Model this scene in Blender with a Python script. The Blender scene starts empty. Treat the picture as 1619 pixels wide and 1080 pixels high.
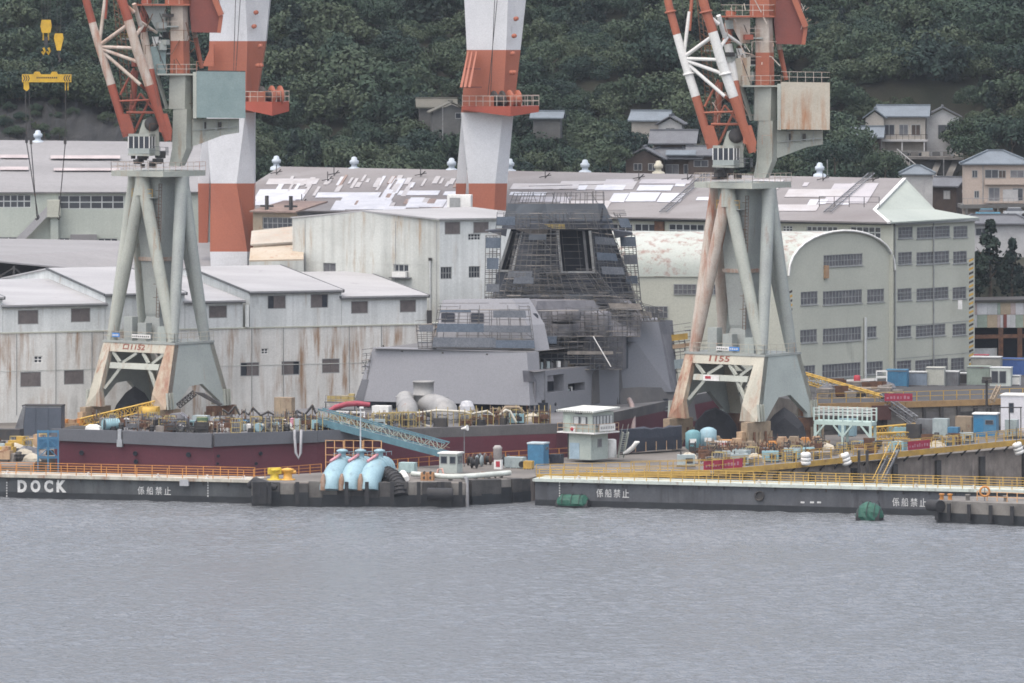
import bpy, math, random
from mathutils import Vector as V, Matrix, noise
random.seed(7)
SC = bpy.context.scene
COL = SC.collection
F, D, H, HOR = 10400.0, 800.0, 62.0, -16.0      # focal length in photo pixels, metres to the dock gate, eye height, horizon row
CAM = V((0, -D, H))
# ---------------------------------------------------------------- camera
cd = bpy.data.cameras.new('camera'); cam = bpy.data.objects.new('camera', cd); COL.objects.link(cam)
cam.location = CAM; cam.rotation_euler = (math.radians(90), 0, 0)
cd.sensor_width = 36; cd.lens = 36*F/1619; cd.shift_y = -(540-HOR)/1619
cd.clip_start = 5; cd.clip_end = 6000
SC.camera = cam
# ---------------------------------------------------------------- world, sun, exposure
SUN_EL, SUN_ROT = math.radians(70), math.radians(222)
w = bpy.data.worlds.new('World'); SC.world = w; w.use_nodes = True
nt = w.node_tree; bg = nt.nodes['Background']
sky = nt.nodes.new('ShaderNodeTexSky'); sky.sky_type = 'NISHITA'; sky.sun_disc = False
sky.sun_elevation = SUN_EL; sky.sun_rotation = SUN_ROT
sky.air_density = 1.0; sky.dust_density = 6.0; sky.ozone_density = 1.0
hs = nt.nodes.new('ShaderNodeHueSaturation'); hs.inputs['Saturation'].default_value = .82
nt.links.new(sky.outputs[0], hs.inputs['Color']); nt.links.new(hs.outputs[0], bg.inputs[0]); bg.inputs[1].default_value = 0.15
sd = bpy.data.lights.new('sun', 'SUN'); sd.energy = 1.5; sd.angle = math.radians(150); sd.color = (1.0, .97, .92)
sun = bpy.data.objects.new('sun', sd); COL.objects.link(sun)
_az = SUN_ROT
_sv = V((math.sin(_az)*math.cos(SUN_EL), math.cos(_az)*math.cos(SUN_EL), math.sin(SUN_EL)))
sun.rotation_euler = _sv.to_track_quat('Z', 'Y').to_euler(); sun.location = (0, 0, 300)
vs = SC.view_settings
vs.view_transform = 'Standard'; vs.look = 'None'; vs.gamma = 1; vs.use_curve_mapping = False; vs.exposure = 0.84
SC.cycles.volume_bounces = 0; SC.cycles.filter_width = 1.7; SC.cycles.max_bounces = 6; SC.cycles.transparent_max_bounces = 8
# ---------------------------------------------------------------- pixel <-> place
def P(px, py, d): return V(((px-809.5)*d/F, d-D, H-(py-HOR)*d/F))
def G(px, py, z): return P(px, py, F*(H-z)/(py-HOR))
def X2(px, d, z=0.0): return V(((px-809.5)*d/F, d-D, z))
def ray(px, py): return V(((px-809.5)/F, 1.0, -(py-HOR)/F))
# ---------------------------------------------------------------- objects
LOC = {}
def tag(o, label=None, cat=None, group=None, kind=None):
    if label: o['label'] = label
    if cat: o['category'] = cat
    if group: o['group'] = group
    if kind: o['kind'] = kind
    return o
def thing(name, loc, label, cat, group=None):
    o = bpy.data.objects.new(name, None); COL.objects.link(o); o.empty_display_size = .5
    o.location = loc; LOC[o.name] = V(loc)
    return tag(o, label, cat, group)
def link_mesh(name, me, parent=None, at=None):
    o = bpy.data.objects.new(name, me); COL.objects.link(o)
    if parent is not None: o.parent = parent
    LOC[o.name] = LOC.get(parent.name, V((0,0,0))) if parent is not None else V((0,0,0))
    if at is not None: o.location = V(at) - (LOC[o.name] if parent is not None else V((0,0,0)))
    return o
class MB:
    """collects faces, then links them as ONE mesh object"""
    def __init__(s): s.v=[]; s.f=[]; s.m=[]; s.sm=[]
    def add(s, pts, faces, mat=0, smooth=False):
        b=len(s.v); s.v += [V(p) for p in pts]
        for f in faces: s.f.append([b+i for i in f]); s.m.append(mat); s.sm.append(smooth)
        return s
    def poly(s, pts, mat=0): return s.add(pts, [list(range(len(pts)))], mat)
    def par(s, o, a, b, c, mat=0):
        o,a,b,c=V(o),V(a),V(b),V(c)
        return s.add([o,o+a,o+a+b,o+b,o+c,o+a+c,o+a+b+c,o+b+c],[(0,3,2,1),(4,5,6,7),(0,1,5,4),(1,2,6,5),(2,3,7,6),(3,0,4,7)],mat)
    def box(s, c, sx, sy, sz, rz=0, mat=0):
        """c = centre of the base"""
        u=V((math.cos(rz),math.sin(rz),0)); n=V((-math.sin(rz),math.cos(rz),0)); c=V(c)
        return s.par(c-u*sx/2-n*sy/2, u*sx, n*sy, V((0,0,sz)), mat)
    def tube(s, a, b, r, r2=None, n=8, mat=0, smooth=True, cap=True):
        a,b=V(a),V(b); r2=r if r2 is None else r2; d=(b-a)
        if d.length<1e-6: return s
        d.normalize(); u=d.orthogonal().normalized(); w_=d.cross(u)
        pts=[]
        for c,rr in ((a,r),(b,r2)):
            for i in range(n):
                t=2*math.pi*i/n+math.pi/n; pts.append(c+(u*math.cos(t)+w_*math.sin(t))*rr)
        s.add(pts,[(i,(i+1)%n,n+(i+1)%n,n+i) for i in range(n)],mat,smooth)
        if cap: s.add(pts,[list(range(n-1,-1,-1)),list(range(n,2*n))],mat)
        return s
    def bar(s, a, b, wd, ht=None, mat=0, up=None):
        a,b=V(a),V(b); ht=ht or wd; d=(b-a)
        if d.length<1e-6: return s
        up=V(up) if up else (V((0,0,1)) if abs(d.normalized().z)<.95 else V((0,1,0)))
        n=d.cross(up).normalized(); k=n.cross(d).normalized()
        return s.par(a-n*wd/2-k*ht/2, d, n*wd, k*ht, mat)
    def path(s, pts, r, n=6, mat=0):
        pts=[V(p) for p in pts]; rings=[]; ref=None
        rr = r if isinstance(r,(list,tuple)) else [r]*len(pts)
        for i,p in enumerate(pts):
            d=(pts[min(i+1,len(pts)-1)]-pts[max(i-1,0)]).normalized()
            if ref is None: ref=d.orthogonal().normalized()
            ref=(ref-d*ref.dot(d)).normalized(); w_=d.cross(ref)
            rings.append([p+(ref*math.cos(2*math.pi*j/n)+w_*math.sin(2*math.pi*j/n))*rr[i] for j in range(n)])
        allp=[q for rg in rings for q in rg]; fs=[]
        for i in range(len(pts)-1):
            for j in range(n): fs.append((i*n+j,i*n+(j+1)%n,(i+1)*n+(j+1)%n,(i+1)*n+j))
        s.add(allp,fs,mat,True)
        s.add(rings[0],[list(range(n-1,-1,-1))],mat); s.add(rings[-1],[list(range(n))],mat)
        return s
    def prism(s, pts, ext, mat=0):
        pts=[V(p) for p in pts]; ext=V(ext); n=len(pts)
        s.add(pts+[p+ext for p in pts],[list(range(n-1,-1,-1)),list(range(n,2*n))]+[(i,(i+1)%n,n+(i+1)%n,n+i) for i in range(n)],mat)
        return s
    def loft(s, rings, mat=0, cap=True, smooth=False, closed=True):
        n=len(rings[0]); allp=[V(p) for r in rings for p in r]; fs=[]
        for i in range(len(rings)-1):
            for j in range(n if closed else n-1):
                k=(j+1)%n; fs.append((i*n+j,i*n+k,(i+1)*n+k,(i+1)*n+j))
        s.add(allp,fs,mat,smooth)
        if cap: s.add(rings[0],[list(range(n-1,-1,-1))],mat); s.add(rings[-1],[list(range(n))],mat)
        return s
    def lathe(s, c, prof, n=16, mat=0, axis=None, smooth=True):
        """prof = [(radius, height)] about axis (default z) from c"""
        ax=V(axis).normalized() if axis else V((0,0,1)); u=ax.orthogonal().normalized(); w_=ax.cross(u); c=V(c)
        return s.loft([[c+ax*h+(u*math.cos(2*math.pi*j/n)+w_*math.sin(2*math.pi*j/n))*max(r,1e-3) for j in range(n)] for r,h in prof],mat,True,smooth)
    def mesh(s, name, mats, off=V((0,0,0))):
        me=bpy.data.meshes.new(name)
        me.from_pydata([tuple(p-off) for p in s.v],[],s.f)
        for m in (mats if isinstance(mats,(list,tuple)) else [mats]): me.materials.append(m)
        me.polygons.foreach_set('material_index', s.m); me.polygons.foreach_set('use_smooth', s.sm)
        me.update(); return me
    def build(s, name, mats, parent=None):
        if not s.f: return None
        off = LOC.get(parent.name, V((0,0,0))) if parent is not None else V((0,0,0))
        return link_mesh(name, s.mesh(name, mats, off), parent)
    def solo(s, name, mats, label, cat, group=None):
        """a thing that is one mesh: its origin sits at the middle of its base"""
        lo=V((min(p.x for p in s.v),min(p.y for p in s.v),min(p.z for p in s.v))); hi=V((max(p.x for p in s.v),max(p.y for p in s.v),lo.z))
        c=(lo+hi)/2; c.z=lo.z
        o=bpy.data.objects.new(name, s.mesh(name, mats, c)); COL.objects.link(o); o.location=c; LOC[o.name]=V(c)
        return tag(o,label,cat,group)
def dup(root, loc, rz=0.0, label=None, group=None, sc=None):
    def cp(o, par):
        c=o.copy(); COL.objects.link(c)
        if par is not None: c.parent=par
        LOC[c.name]=V(loc)
        for k in kids.get(o.name,[]): cp(k,c)
        return c
    kids={}
    st=[root]
    while st:
        q=st.pop(); kids[q.name]=list(q.children); st+=kids[q.name]
    r=cp(root,None); r.location=loc; r.rotation_euler=(0,0,rz)
    if sc: r.scale=(sc,sc,sc) if not isinstance(sc,(tuple,list)) else sc
    if label: r['label']=label
    if group: r['group']=group
    return r
def inst(me, name, parent, loc, rz=0, scale=None):
    o=link_mesh(name, me, parent); o.location=V(loc)-LOC[o.name]; o.rotation_euler=(0,0,rz)
    if scale: o.scale=scale
    return o
# ---------------------------------------------------------------- materials
MATS={}
RUST=(.20,.075,.03)
def mat(name, c, c2=None, sc=.35, rough=.7, rust=0.0, streak=0.0, rustc=RUST, metal=0.0, bump=.0, fine=.12, spec=.4, stretch=(1,1,1), grime=0.0, lines=0.0, linesc=1.2):
    """colour pair blotched by noise, vertical rust streaks, dark grime, fine grain; all in place coordinates"""
    if name in MATS: return MATS[name]
    m=bpy.data.materials.new(name); m.use_nodes=True; MATS[name]=m
    N=m.node_tree.nodes; L=m.node_tree.links; b=N['Principled BSDF']
    b.inputs['Roughness'].default_value=rough; b.inputs['Metallic'].default_value=metal; b.inputs['Specular IOR Level'].default_value=spec
    geo=N.new('ShaderNodeNewGeometry')
    def nz(scale, st, det=4, rg=.6):
        mp=N.new('ShaderNodeMapping'); mp.inputs['Scale'].default_value=st; L.new(geo.outputs['Position'],mp.inputs[0])
        n=N.new('ShaderNodeTexNoise'); n.inputs['Scale'].default_value=scale; n.inputs['Detail'].default_value=det; n.inputs['Roughness'].default_value=rg
        L.new(mp.outputs[0],n.inputs['Vector']); return n.outputs['Fac']
    def ramp(fac,a,bb):
        r=N.new('ShaderNodeMapRange'); r.inputs[1].default_value=a; r.inputs[2].default_value=bb; L.new(fac,r.inputs[0]); return r.outputs[0]
    def mix(fac,a,bcol,kind='MIX'):
        x=N.new('ShaderNodeMix'); x.data_type='RGBA'; x.blend_type=kind
        if isinstance(fac,float): x.inputs[0].default_value=fac
        else: L.new(fac,x.inputs[0])
        for i,cc in ((6,a),(7,bcol)):
            if isinstance(cc,tuple): x.inputs[i].default_value=(*cc,1)
            else: L.new(cc,x.inputs[i])
        return x.outputs[2]
    if c2 is None: c2=tuple(x*.78 for x in c)
    col=mix(ramp(nz(sc,stretch),.36,.66),c,c2)
    if lines: 
        f=ramp(nz(linesc,(1,1,.012),2,.5),.42,.62); k=N.new('ShaderNodeMath'); k.operation='MULTIPLY'; k.inputs[1].default_value=lines; L.new(f,k.inputs[0])
        col=mix(k.outputs[0],col,tuple(x*.45 for x in c))
    if grime:
        col=mix(ramp(nz(sc*2.3,(1,1,.25)),.72-grime*.4,.85),col,tuple(x*.35+.01 for x in c))
    if rust:
        st=(1,1,.10) if streak else (1,1,1)
        f=ramp(nz(.9 if streak else .8,st,6,.68),.74-rust*.34,.86-rust*.28)
        if streak:
            f2=ramp(nz(.13,(1,1,1),2),.38,.6); k=N.new('ShaderNodeMath'); k.operation='MULTIPLY'; L.new(f,k.inputs[0]); L.new(f2,k.inputs[1]); f=k.outputs[0]
        col=mix(f,col,rustc)
    if fine:
        g=ramp(nz(5.0,(1,1,1),5,.75),.3,.7); x=N.new('ShaderNodeMix'); x.data_type='RGBA'; x.blend_type='MULTIPLY'; x.inputs[0].default_value=fine*2
        L.new(col,x.inputs[6]); cr=N.new('ShaderNodeCombineColor')
        for i in range(3): L.new(g,cr.inputs[i])
        L.new(cr.outputs[0],x.inputs[7]); col=x.outputs[2]
    L.new(col,b.inputs['Base Color'])
    if bump:
        bp=N.new('ShaderNodeBump'); bp.inputs['Strength'].default_value=bump; bp.inputs['Distance'].default_value=.15; L.new(nz(2.0,(1,1,1),6,.7),bp.inputs['Height']); L.new(bp.outputs[0],b.inputs['Normal'])
    return m
def emis(name, c, s):
    m=mat(name,c,rough=.5,fine=0); b=m.node_tree.nodes['Principled BSDF']; b.inputs['Emission Color'].default_value=(*c,1); b.inputs['Emission Strength'].default_value=s; return m
# ---------------------------------------------------------------- lettering
def text(s, size, name, m, origin, xd, parent=None, up=V((0,0,1)), ext=.012, bold=0.0, wfit=None, hfit=None):
    """raised flat lettering; origin = lower left corner; wfit/hfit = metres the ink must fill"""
    cu=bpy.data.curves.new(name,'FONT'); cu.body=s; cu.size=size; cu.extrude=ext; cu.offset=bold; cu.resolution_u=3
    ob=bpy.data.objects.new('t',cu); me=bpy.data.meshes.new_from_object(ob); bpy.data.objects.remove(ob)
    xs=[v.co.x for v in me.vertices] or [0]; ys=[v.co.y for v in me.vertices] or [0]
    x0,x1,y0,y1=min(xs),max(xs),min(ys),max(ys)
    sx=wfit/(x1-x0) if wfit else 1; sy=hfit/(y1-y0) if hfit else sx
    if hfit and not wfit: sx=sy
    xd=V(xd).normalized(); up=V(up).normalized(); nn=xd.cross(up)
    off=LOC.get(parent.name,V((0,0,0))) if parent is not None else V((0,0,0))
    for v in me.vertices:
        x,y,z=v.co; v.co=V(origin)+xd*((x-x0)*sx)+up*((y-y0)*sy)+nn*z-off
    me.name=name; me.materials.clear(); me.materials.append(m)
    return link_mesh(name,me,parent)
# ---------------------------------------------------------------- walls with real openings
class Wall:
    """vertical wall plane through plan points A -> B (seen left to right); windows are found by looking through photo pixels"""
    def __init__(s, A, B):
        s.A=V((A[0],A[1],0)); s.B=V((B[0],B[1],0)); s.L=(s.B-s.A).length; s.u=(s.B-s.A)/s.L; s.n=V((s.u.y,-s.u.x,0))
    def uz(s, px, py):
        r=ray(px,py); t=(s.A-CAM).dot(s.n)/r.dot(s.n); q=CAM+r*t; return (q-s.A).dot(s.u), q.z
    def pt(s, u, z, o=0.0): return s.A+s.u*u+V((0,0,z))+s.n*o
    def rect(s, x0,y0,x1,y1):
        u0,za=s.uz(x0,(y0+y1)/2); u1,zb=s.uz(x1,(y0+y1)/2); xm=(x0+x1)/2
        return (u0, s.uz(xm,y1)[1], u1, s.uz(xm,y0)[1])
    def mesh(s, mb, u0,z0,u1,z1, holes=(), depth=.25, mat=0):
        hs=[(max(a,u0+.02),max(b,z0+.02),min(c,u1-.02),min(d,z1-.02)) for a,b,c,d in holes]
        us=sorted({u0,u1}|{h[0] for h in hs}|{h[2] for h in hs}); zs=sorted({z0,z1}|{h[1] for h in hs}|{h[3] for h in hs})
        for i in range(len(us)-1):
            run=None
            for j in range(len(zs)-1):
                cu,cz=(us[i]+us[i+1])/2,(zs[j]+zs[j+1])/2
                if any(h[0]<cu<h[2] and h[1]<cz<h[3] for h in hs): continue
                mb.poly([s.pt(us[i],zs[j]),s.pt(us[i+1],zs[j]),s.pt(us[i+1],zs[j+1]),s.pt(us[i],zs[j+1])],mat)
        for a,b,c,d in hs:
            q=[(a,b),(c,b),(c,d),(a,d)]
            for k in range(4):
                p,r=q[k],q[(k+1)%4]; mb.poly([s.pt(*p),s.pt(*r),s.pt(r[0],r[1],-depth),s.pt(p[0],p[1],-depth)],mat)
        return mb
    def window(s, h, nx, ny, fm, gm, parent, depth=.25, bar=.09, name='window', label=None, sill=None, panes=True):
        a,b,c,d=h; mb=MB(); t=.11
        def pc(x0,z0,x1,z1,o0,o1): mb.par(s.pt(x0,z0,o0),s.u*(x1-x0),s.n*(o1-o0),V((0,0,z1-z0)))
        o0,o1=-depth+.02,-depth+.14
        pc(a,b,a+t,d,o0,o1); pc(c-t,b,c,d,o0,o1); pc(a+t,b,c-t,b+t,o0,o1); pc(a+t,d-t,c-t,d,o0,o1)
        for i in range(1,nx): x=a+(c-a)*i/nx; pc(x-bar/2,b+t,x+bar/2,d-t,o0+.004,o1-.01)
        for j in range(1,ny): z=b+(d-b)*j/ny; pc(a+t,z-bar/2,c-t,z+bar/2,o0+.006,o1-.02)
        if sill: pc(a-.1,b-.12,c+.1,b-.002,-.06,.12)
        w_=mb.build(name,fm,parent)
        if label: w_['label']=label
        if panes:
            g=MB(); g.par(s.pt(a+.01,b+.01,-depth+.0),s.u*(c-a-.02),s.n*.05,V((0,0,d-b-.02))); g.build('pane',gm,w_)
        return w_
# ================================================================ materials in use
m_conc=mat('stained concrete',(.20,.19,.175),(.10,.095,.09),sc=.25,rough=.9,rust=.25,streak=1,rustc=(.05,.045,.04),grime=.5,bump=.4)
m_conc_dark=mat('wet dark concrete',(.075,.072,.07),(.03,.03,.032),sc=.35,rough=.8,rust=.35,streak=1,rustc=(.16,.12,.09),grime=.5,bump=.4)
m_yard=mat('yard concrete',(.185,.17,.155),(.105,.098,.09),sc=.12,rough=.95,rust=.2,rustc=(.16,.11,.075),grime=.3,bump=.2)
m_asph=mat('asphalt',(.06,.06,.062),(.045,.045,.047),sc=.2,rough=.95)
m_gate=mat('gate grey paint',(.088,.096,.100),(.050,.056,.062),sc=.3,rough=.75,rust=.6,streak=1,rustc=(.04,.038,.04),grime=.7)
m_gate2=mat('gate slate paint',(.10,.105,.115),(.065,.07,.08),sc=.25,rough=.75,rust=.6,streak=1,rustc=(.045,.045,.05),grime=.65)
m_weed=mat('tidal weed band',(.022,.026,.030),(.012,.014,.018),sc=.7,rough=.6,grime=.3)
m_lip=mat('cream lip paint',(.50,.48,.41),(.36,.34,.29),sc=.6,rough=.7,rust=.6,streak=1,grime=.5)
m_lip2=mat('pale green lip paint',(.50,.55,.50),(.40,.44,.41),sc=.6,rough=.7,rust=.5,streak=1,grime=.4)
m_orange=mat('orange rail paint',(.58,.25,.06),(.42,.19,.06),sc=.8,rough=.6,rust=.25)
m_yellow=mat('yellow rail paint',(.54,.34,.07),(.40,.26,.07),sc=.8,rough=.6,rust=.28)
m_white=mat('white paint',(.78,.78,.76),(.62,.62,.60),sc=.5,rough=.6,rust=.15,grime=.1)
m_letter=mat('lettering white',(.74,.74,.72),(.55,.55,.54),sc=1.5,rough=.7,fine=.2)
m_black=mat('black rubber',(.018,.019,.022),(.03,.03,.032),sc=1,rough=.75)
m_steel=mat('grey steel',(.18,.19,.20),(.10,.10,.11),sc=.8,rough=.55,rust=.3)
m_dark=mat('dark iron',(.035,.036,.04),(.06,.055,.05),sc=1,rough=.7,rust=.35)
m_rust=mat('rusty iron',(.17,.085,.05),(.09,.05,.035),sc=1.2,rough=.9,grime=.3)
m_glass=mat('window glass',(.030,.035,.045),(.055,.06,.07),sc=.6,rough=.12,spec=.6,fine=0)
m_glass2=mat('dusty window glass',(.10,.105,.12),(.17,.17,.18),sc=.55,rough=.3,spec=.5,fine=.2)
m_tarpg=mat('green tarpaulin',(.02,.11,.075),(.015,.07,.05),sc=1.2,rough=.6,bump=.8)
m_tarpb=mat('navy tarpaulin',(.022,.028,.042),(.03,.035,.05),sc=.7,rough=.6,bump=.6)
m_blue=mat('blue enamel',(.06,.20,.33),(.05,.15,.26),sc=.7,rough=.5,grime=.2)
m_sky=mat('pale blue paint',(.27,.41,.465),(.21,.33,.385),sc=.5,rough=.55,rust=.5,streak=1,grime=.35,rustc=(.24,.22,.19))
m_teal=mat('teal steel paint',(.10,.205,.245),(.07,.15,.19),sc=.8,rough=.6,rust=.25)
m_red=mat('red paint',(.42,.04,.06),(.30,.035,.05),sc=.8,rough=.6)
m_soil=mat('hillside soil',(.055,.05,.036),(.028,.034,.02),sc=.08,rough=1,fine=.3,bump=.5)
m_rock=mat('dark rock face',(.026,.027,.029),(.013,.015,.016),sc=.12,rough=.95,rust=.35,streak=1,rustc=(.13,.12,.11),bump=1.0,stretch=(1,1,.35))
# water: dark body, sky mirrored in short wind ripples
m=bpy.data.materials.new('harbour water'); m.use_nodes=True; m_water=m
N=m.node_tree.nodes; L=m.node_tree.links; b=N['Principled BSDF']
b.inputs['Base Color'].default_value=(.14,.150,.162,1); b.inputs['Roughness'].default_value=.16; b.inputs['IOR'].default_value=1.33
geo=N.new('ShaderNodeNewGeometry'); prev=None
for sc_,dist,st in ((1.5,.30,(1,.7,1)),(4.0,.12,(1,.8,1))):
    mp=N.new('ShaderNodeMapping'); mp.inputs['Scale'].default_value=st; mp.inputs['Rotation'].default_value=(0,0,.25); L.new(geo.outputs['Position'],mp.inputs[0])
    n=N.new('ShaderNodeTexNoise'); n.inputs['Scale'].default_value=sc_; n.inputs['Detail'].default_value=3; n.inputs['Roughness'].default_value=.55; L.new(mp.outputs[0],n.inputs['Vector'])
    bp=N.new('ShaderNodeBump'); bp.inputs['Strength'].default_value=1; bp.inputs['Distance'].default_value=dist; L.new(n.outputs['Fac'],bp.inputs['Height'])
    if prev: L.new(prev.outputs[0],bp.inputs['Normal'])
    prev=bp
L.new(prev.outputs[0],b.inputs['Normal'])
# ================================================================ setting: water, ground, dock pits
def sheet(name, pts, m, z=None, kind='structure'):
    o=MB().poly([V((p[0],p[1],p[2] if z is None else z)) for p in pts]).build(name,m); o['kind']=kind; return o
import numpy as np
_r=np.random.RandomState(4); _nx,_ny=680,760
_x=np.linspace(-92,92,_nx); _y=-262+274*np.linspace(0,1,_ny); _X,_Y=np.meshgrid(_x,_y); _Z=np.zeros_like(_X)
_nw=110; _s=.125*np.sqrt(2/_nw)
for _k in range(_nw):
    _l=.6*(3.8/.6)**_r.rand(); _t=math.radians(-80+_r.randn()*38); _kv=2*math.pi/_l
    _Z+=_s/_kv*np.sin(_kv*(_X*math.cos(_t)+_Y*math.sin(_t))+_r.rand()*6.28)
_g=np.zeros_like(_X)
for _k in range(14):
    _l=18+70*_r.rand(); _t=_r.rand()*6.28; _g+=np.sin(2*math.pi/_l*(_X*math.cos(_t)*.6+_Y*math.sin(_t))+_r.rand()*6.28)/3.7
_A=np.clip(1+.25*_g,.5,1.7)
for _p,_sx,_sy,_k in ((X2(205,765),17,9,-1.5),(X2(1150,748),15,12,-1.5),(X2(700,700),26,8,.25),(X2(330,640),30,7,.2)): _A*=1-_k*np.exp(-((_X-_p.x)/_sx)**2-((_Y-_p.y)/_sy)**2)
_Z*=_A
_me=bpy.data.meshes.new('water'); _vv=np.stack([_X,_Y,_Z],-1).reshape(-1,3); _id=np.arange(_nx*_ny).reshape(_ny,_nx)
_q=np.stack([_id[:-1,:-1],_id[:-1,1:],_id[1:,1:],_id[1:,:-1]],-1).reshape(-1,4)
_me.vertices.add(len(_vv)); _me.vertices.foreach_set('co',_vv.ravel()); _me.loops.add(_q.size); _me.loops.foreach_set('vertex_index',_q.ravel())
_me.polygons.add(len(_q)); _me.polygons.foreach_set('loop_start',np.arange(len(_q))*4); _me.polygons.foreach_set('use_smooth',np.ones(len(_q),bool)); _me.update(calc_edges=True); _me.materials.append(m_water)
_o=link_mesh('water',_me); _o['kind']='structure'
sheet('open_water',[(-2400,-2500,-.45),(2500,-2500,-.45),(2500,14,-.45),(-2500,14,-.45)],m_water)
GL0,GL1=G(-45,748.2,2.9),G(401,758,2.9)          # left gate, front top edge
GR0,GR1=G(846,756,3.3),G(1640,775.2,3.3)         # right gate
ZY=3.2; ZT=7.0                                   # yard level, upper terrace level
QF=[X2(398,790),X2(736,789),X2(742,791.5),X2(838,797)]      # pump quay, water side
WK=[X2(846,799),X2(1000,801),X2(1120,803),X2(1250,813),X2(1429,831),X2(1619,850),X2(1900,882)]   # edge of the second dock
DE=[X2(398,799),X2(640,815),X2(980,838),X2(1250,876),X2(1500,925)]                 # ship dock, near edge
DW=[X2(52,812),X2(60,826),X2(560,888),X2(830,935),X2(1180,985)]                     # ship dock, far edge
TE=[X2(1180,900),X2(1290,874),X2(1430,878),X2(1619,886),X2(1950,905)]              # terrace edge
def zz(l,z): return [V((p.x,p.y,z)) for p in l]
def block(name, top, z, zb, m, mtop=None):
    mb=MB(); t=zz(top,z); n=len(t); mb.poly(t,1 if mtop else 0)
    for i in range(n): a,b_=t[i],t[(i+1)%n]; mb.poly([V((a.x,a.y,zb)),V((b_.x,b_.y,zb)),b_,a])
    o=mb.build(name,[m,mtop] if mtop else m); o['kind']='structure'; return o
m_dockw=mat('brown stained dock wall',(.36,.31,.27),(.20,.17,.15),sc=.3,rough=.9,rust=.8,streak=1,rustc=(.055,.045,.042),grime=.6,bump=.5)
block('quay',QF+[WK[0]]+WK[1:]+[X2(1900,905)]+[X2(1500,925),X2(1250,876),X2(980,838),X2(640,815),X2(398,799)],ZY-.35,-9,m_dockw,m_yard)
block('yard',[X2(-700,812),DW[0],DW[1],DW[2],DW[3],DW[4],X2(1100,1060),X2(-700,1060)],ZY,-9,m_conc,m_yard)
block('terrace',TE+[X2(1950,1040),X2(1180,1040)],ZT,-2,m_conc,m_asph)
sheet('dock_floor',[(-300,5,-8.6),(300,-15,-8.6),(300,300,-8.6),(-300,300,-8.6)],m_conc_dark)
# hillside behind the yard
def hill(x,y):
    d=y+D
    z=13+max(0,d-1052)*.30+ noise.noise(V((x*.02,d*.02,3)))*5+noise.noise(V((x*.055,d*.055,9)))*2
    if d<1056: z=min(z,11)
    px=809.5+x*F/d      # level terraces cut for the hillside houses
    for x0,x1,dh,yb,back in ((1362,1532,1126,302,250),(1512,1800,1068,384,322),(662,746,1121,190,189),(842,892,1118,191,190),(984,1136,1090,286,281),(1000,1082,1122,213,211),(1338,1400,1122,246,242),(1476,1530,1078,330,322)):
        if x0<px<x1:
            if d<dh: z=min(z,H-(yb-HOR)*d/F)
            elif d<dh+22: z=min(z,H-(back-HOR)*dh/F+max(0,d-dh-12)*.8)
    return z
mb=MB(); nx,ny=260,180; xs=[-330+660*i/nx for i in range(nx+1)]; ys=[240+(520)*(j/ny)**1.3 for j in range(ny+1)]
mb.add([V((x,y,hill(x,y))) for y in ys for x in xs],[(j*(nx+1)+i,j*(nx+1)+i+1,(j+1)*(nx+1)+i+1,(j+1)*(nx+1)+i) for j in range(ny) for i in range(nx)],0,True)
o=mb.build('hillside',m_soil); o['kind']='structure'
sheet('ground',[(-3000,180,1.5),(3000,180,1.5),(3000,3000,1.5),(-3000,3000,1.5)],m_yard)

# air between the camera and the yard
_hm=bpy.data.materials.new('harbour haze'); _hm.use_nodes=True; _n=_hm.node_tree.nodes; _n.remove(_n['Principled BSDF'])
_pv=_n.new('ShaderNodeVolumePrincipled'); _pv.inputs['Color'].default_value=(.80,.88,1.0,1); _pv.inputs['Density'].default_value=.00004; _pv.inputs['Anisotropy'].default_value=.2
_hm.node_tree.links.new(_pv.outputs[0],_n['Material Output'].inputs['Volume'])
_hz=MB().par((-3400,-2700,-10),(6800,0,0),(0,6000,0),(0,0,240)).build('haze',_hm); _hz['kind']='stuff'
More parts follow.
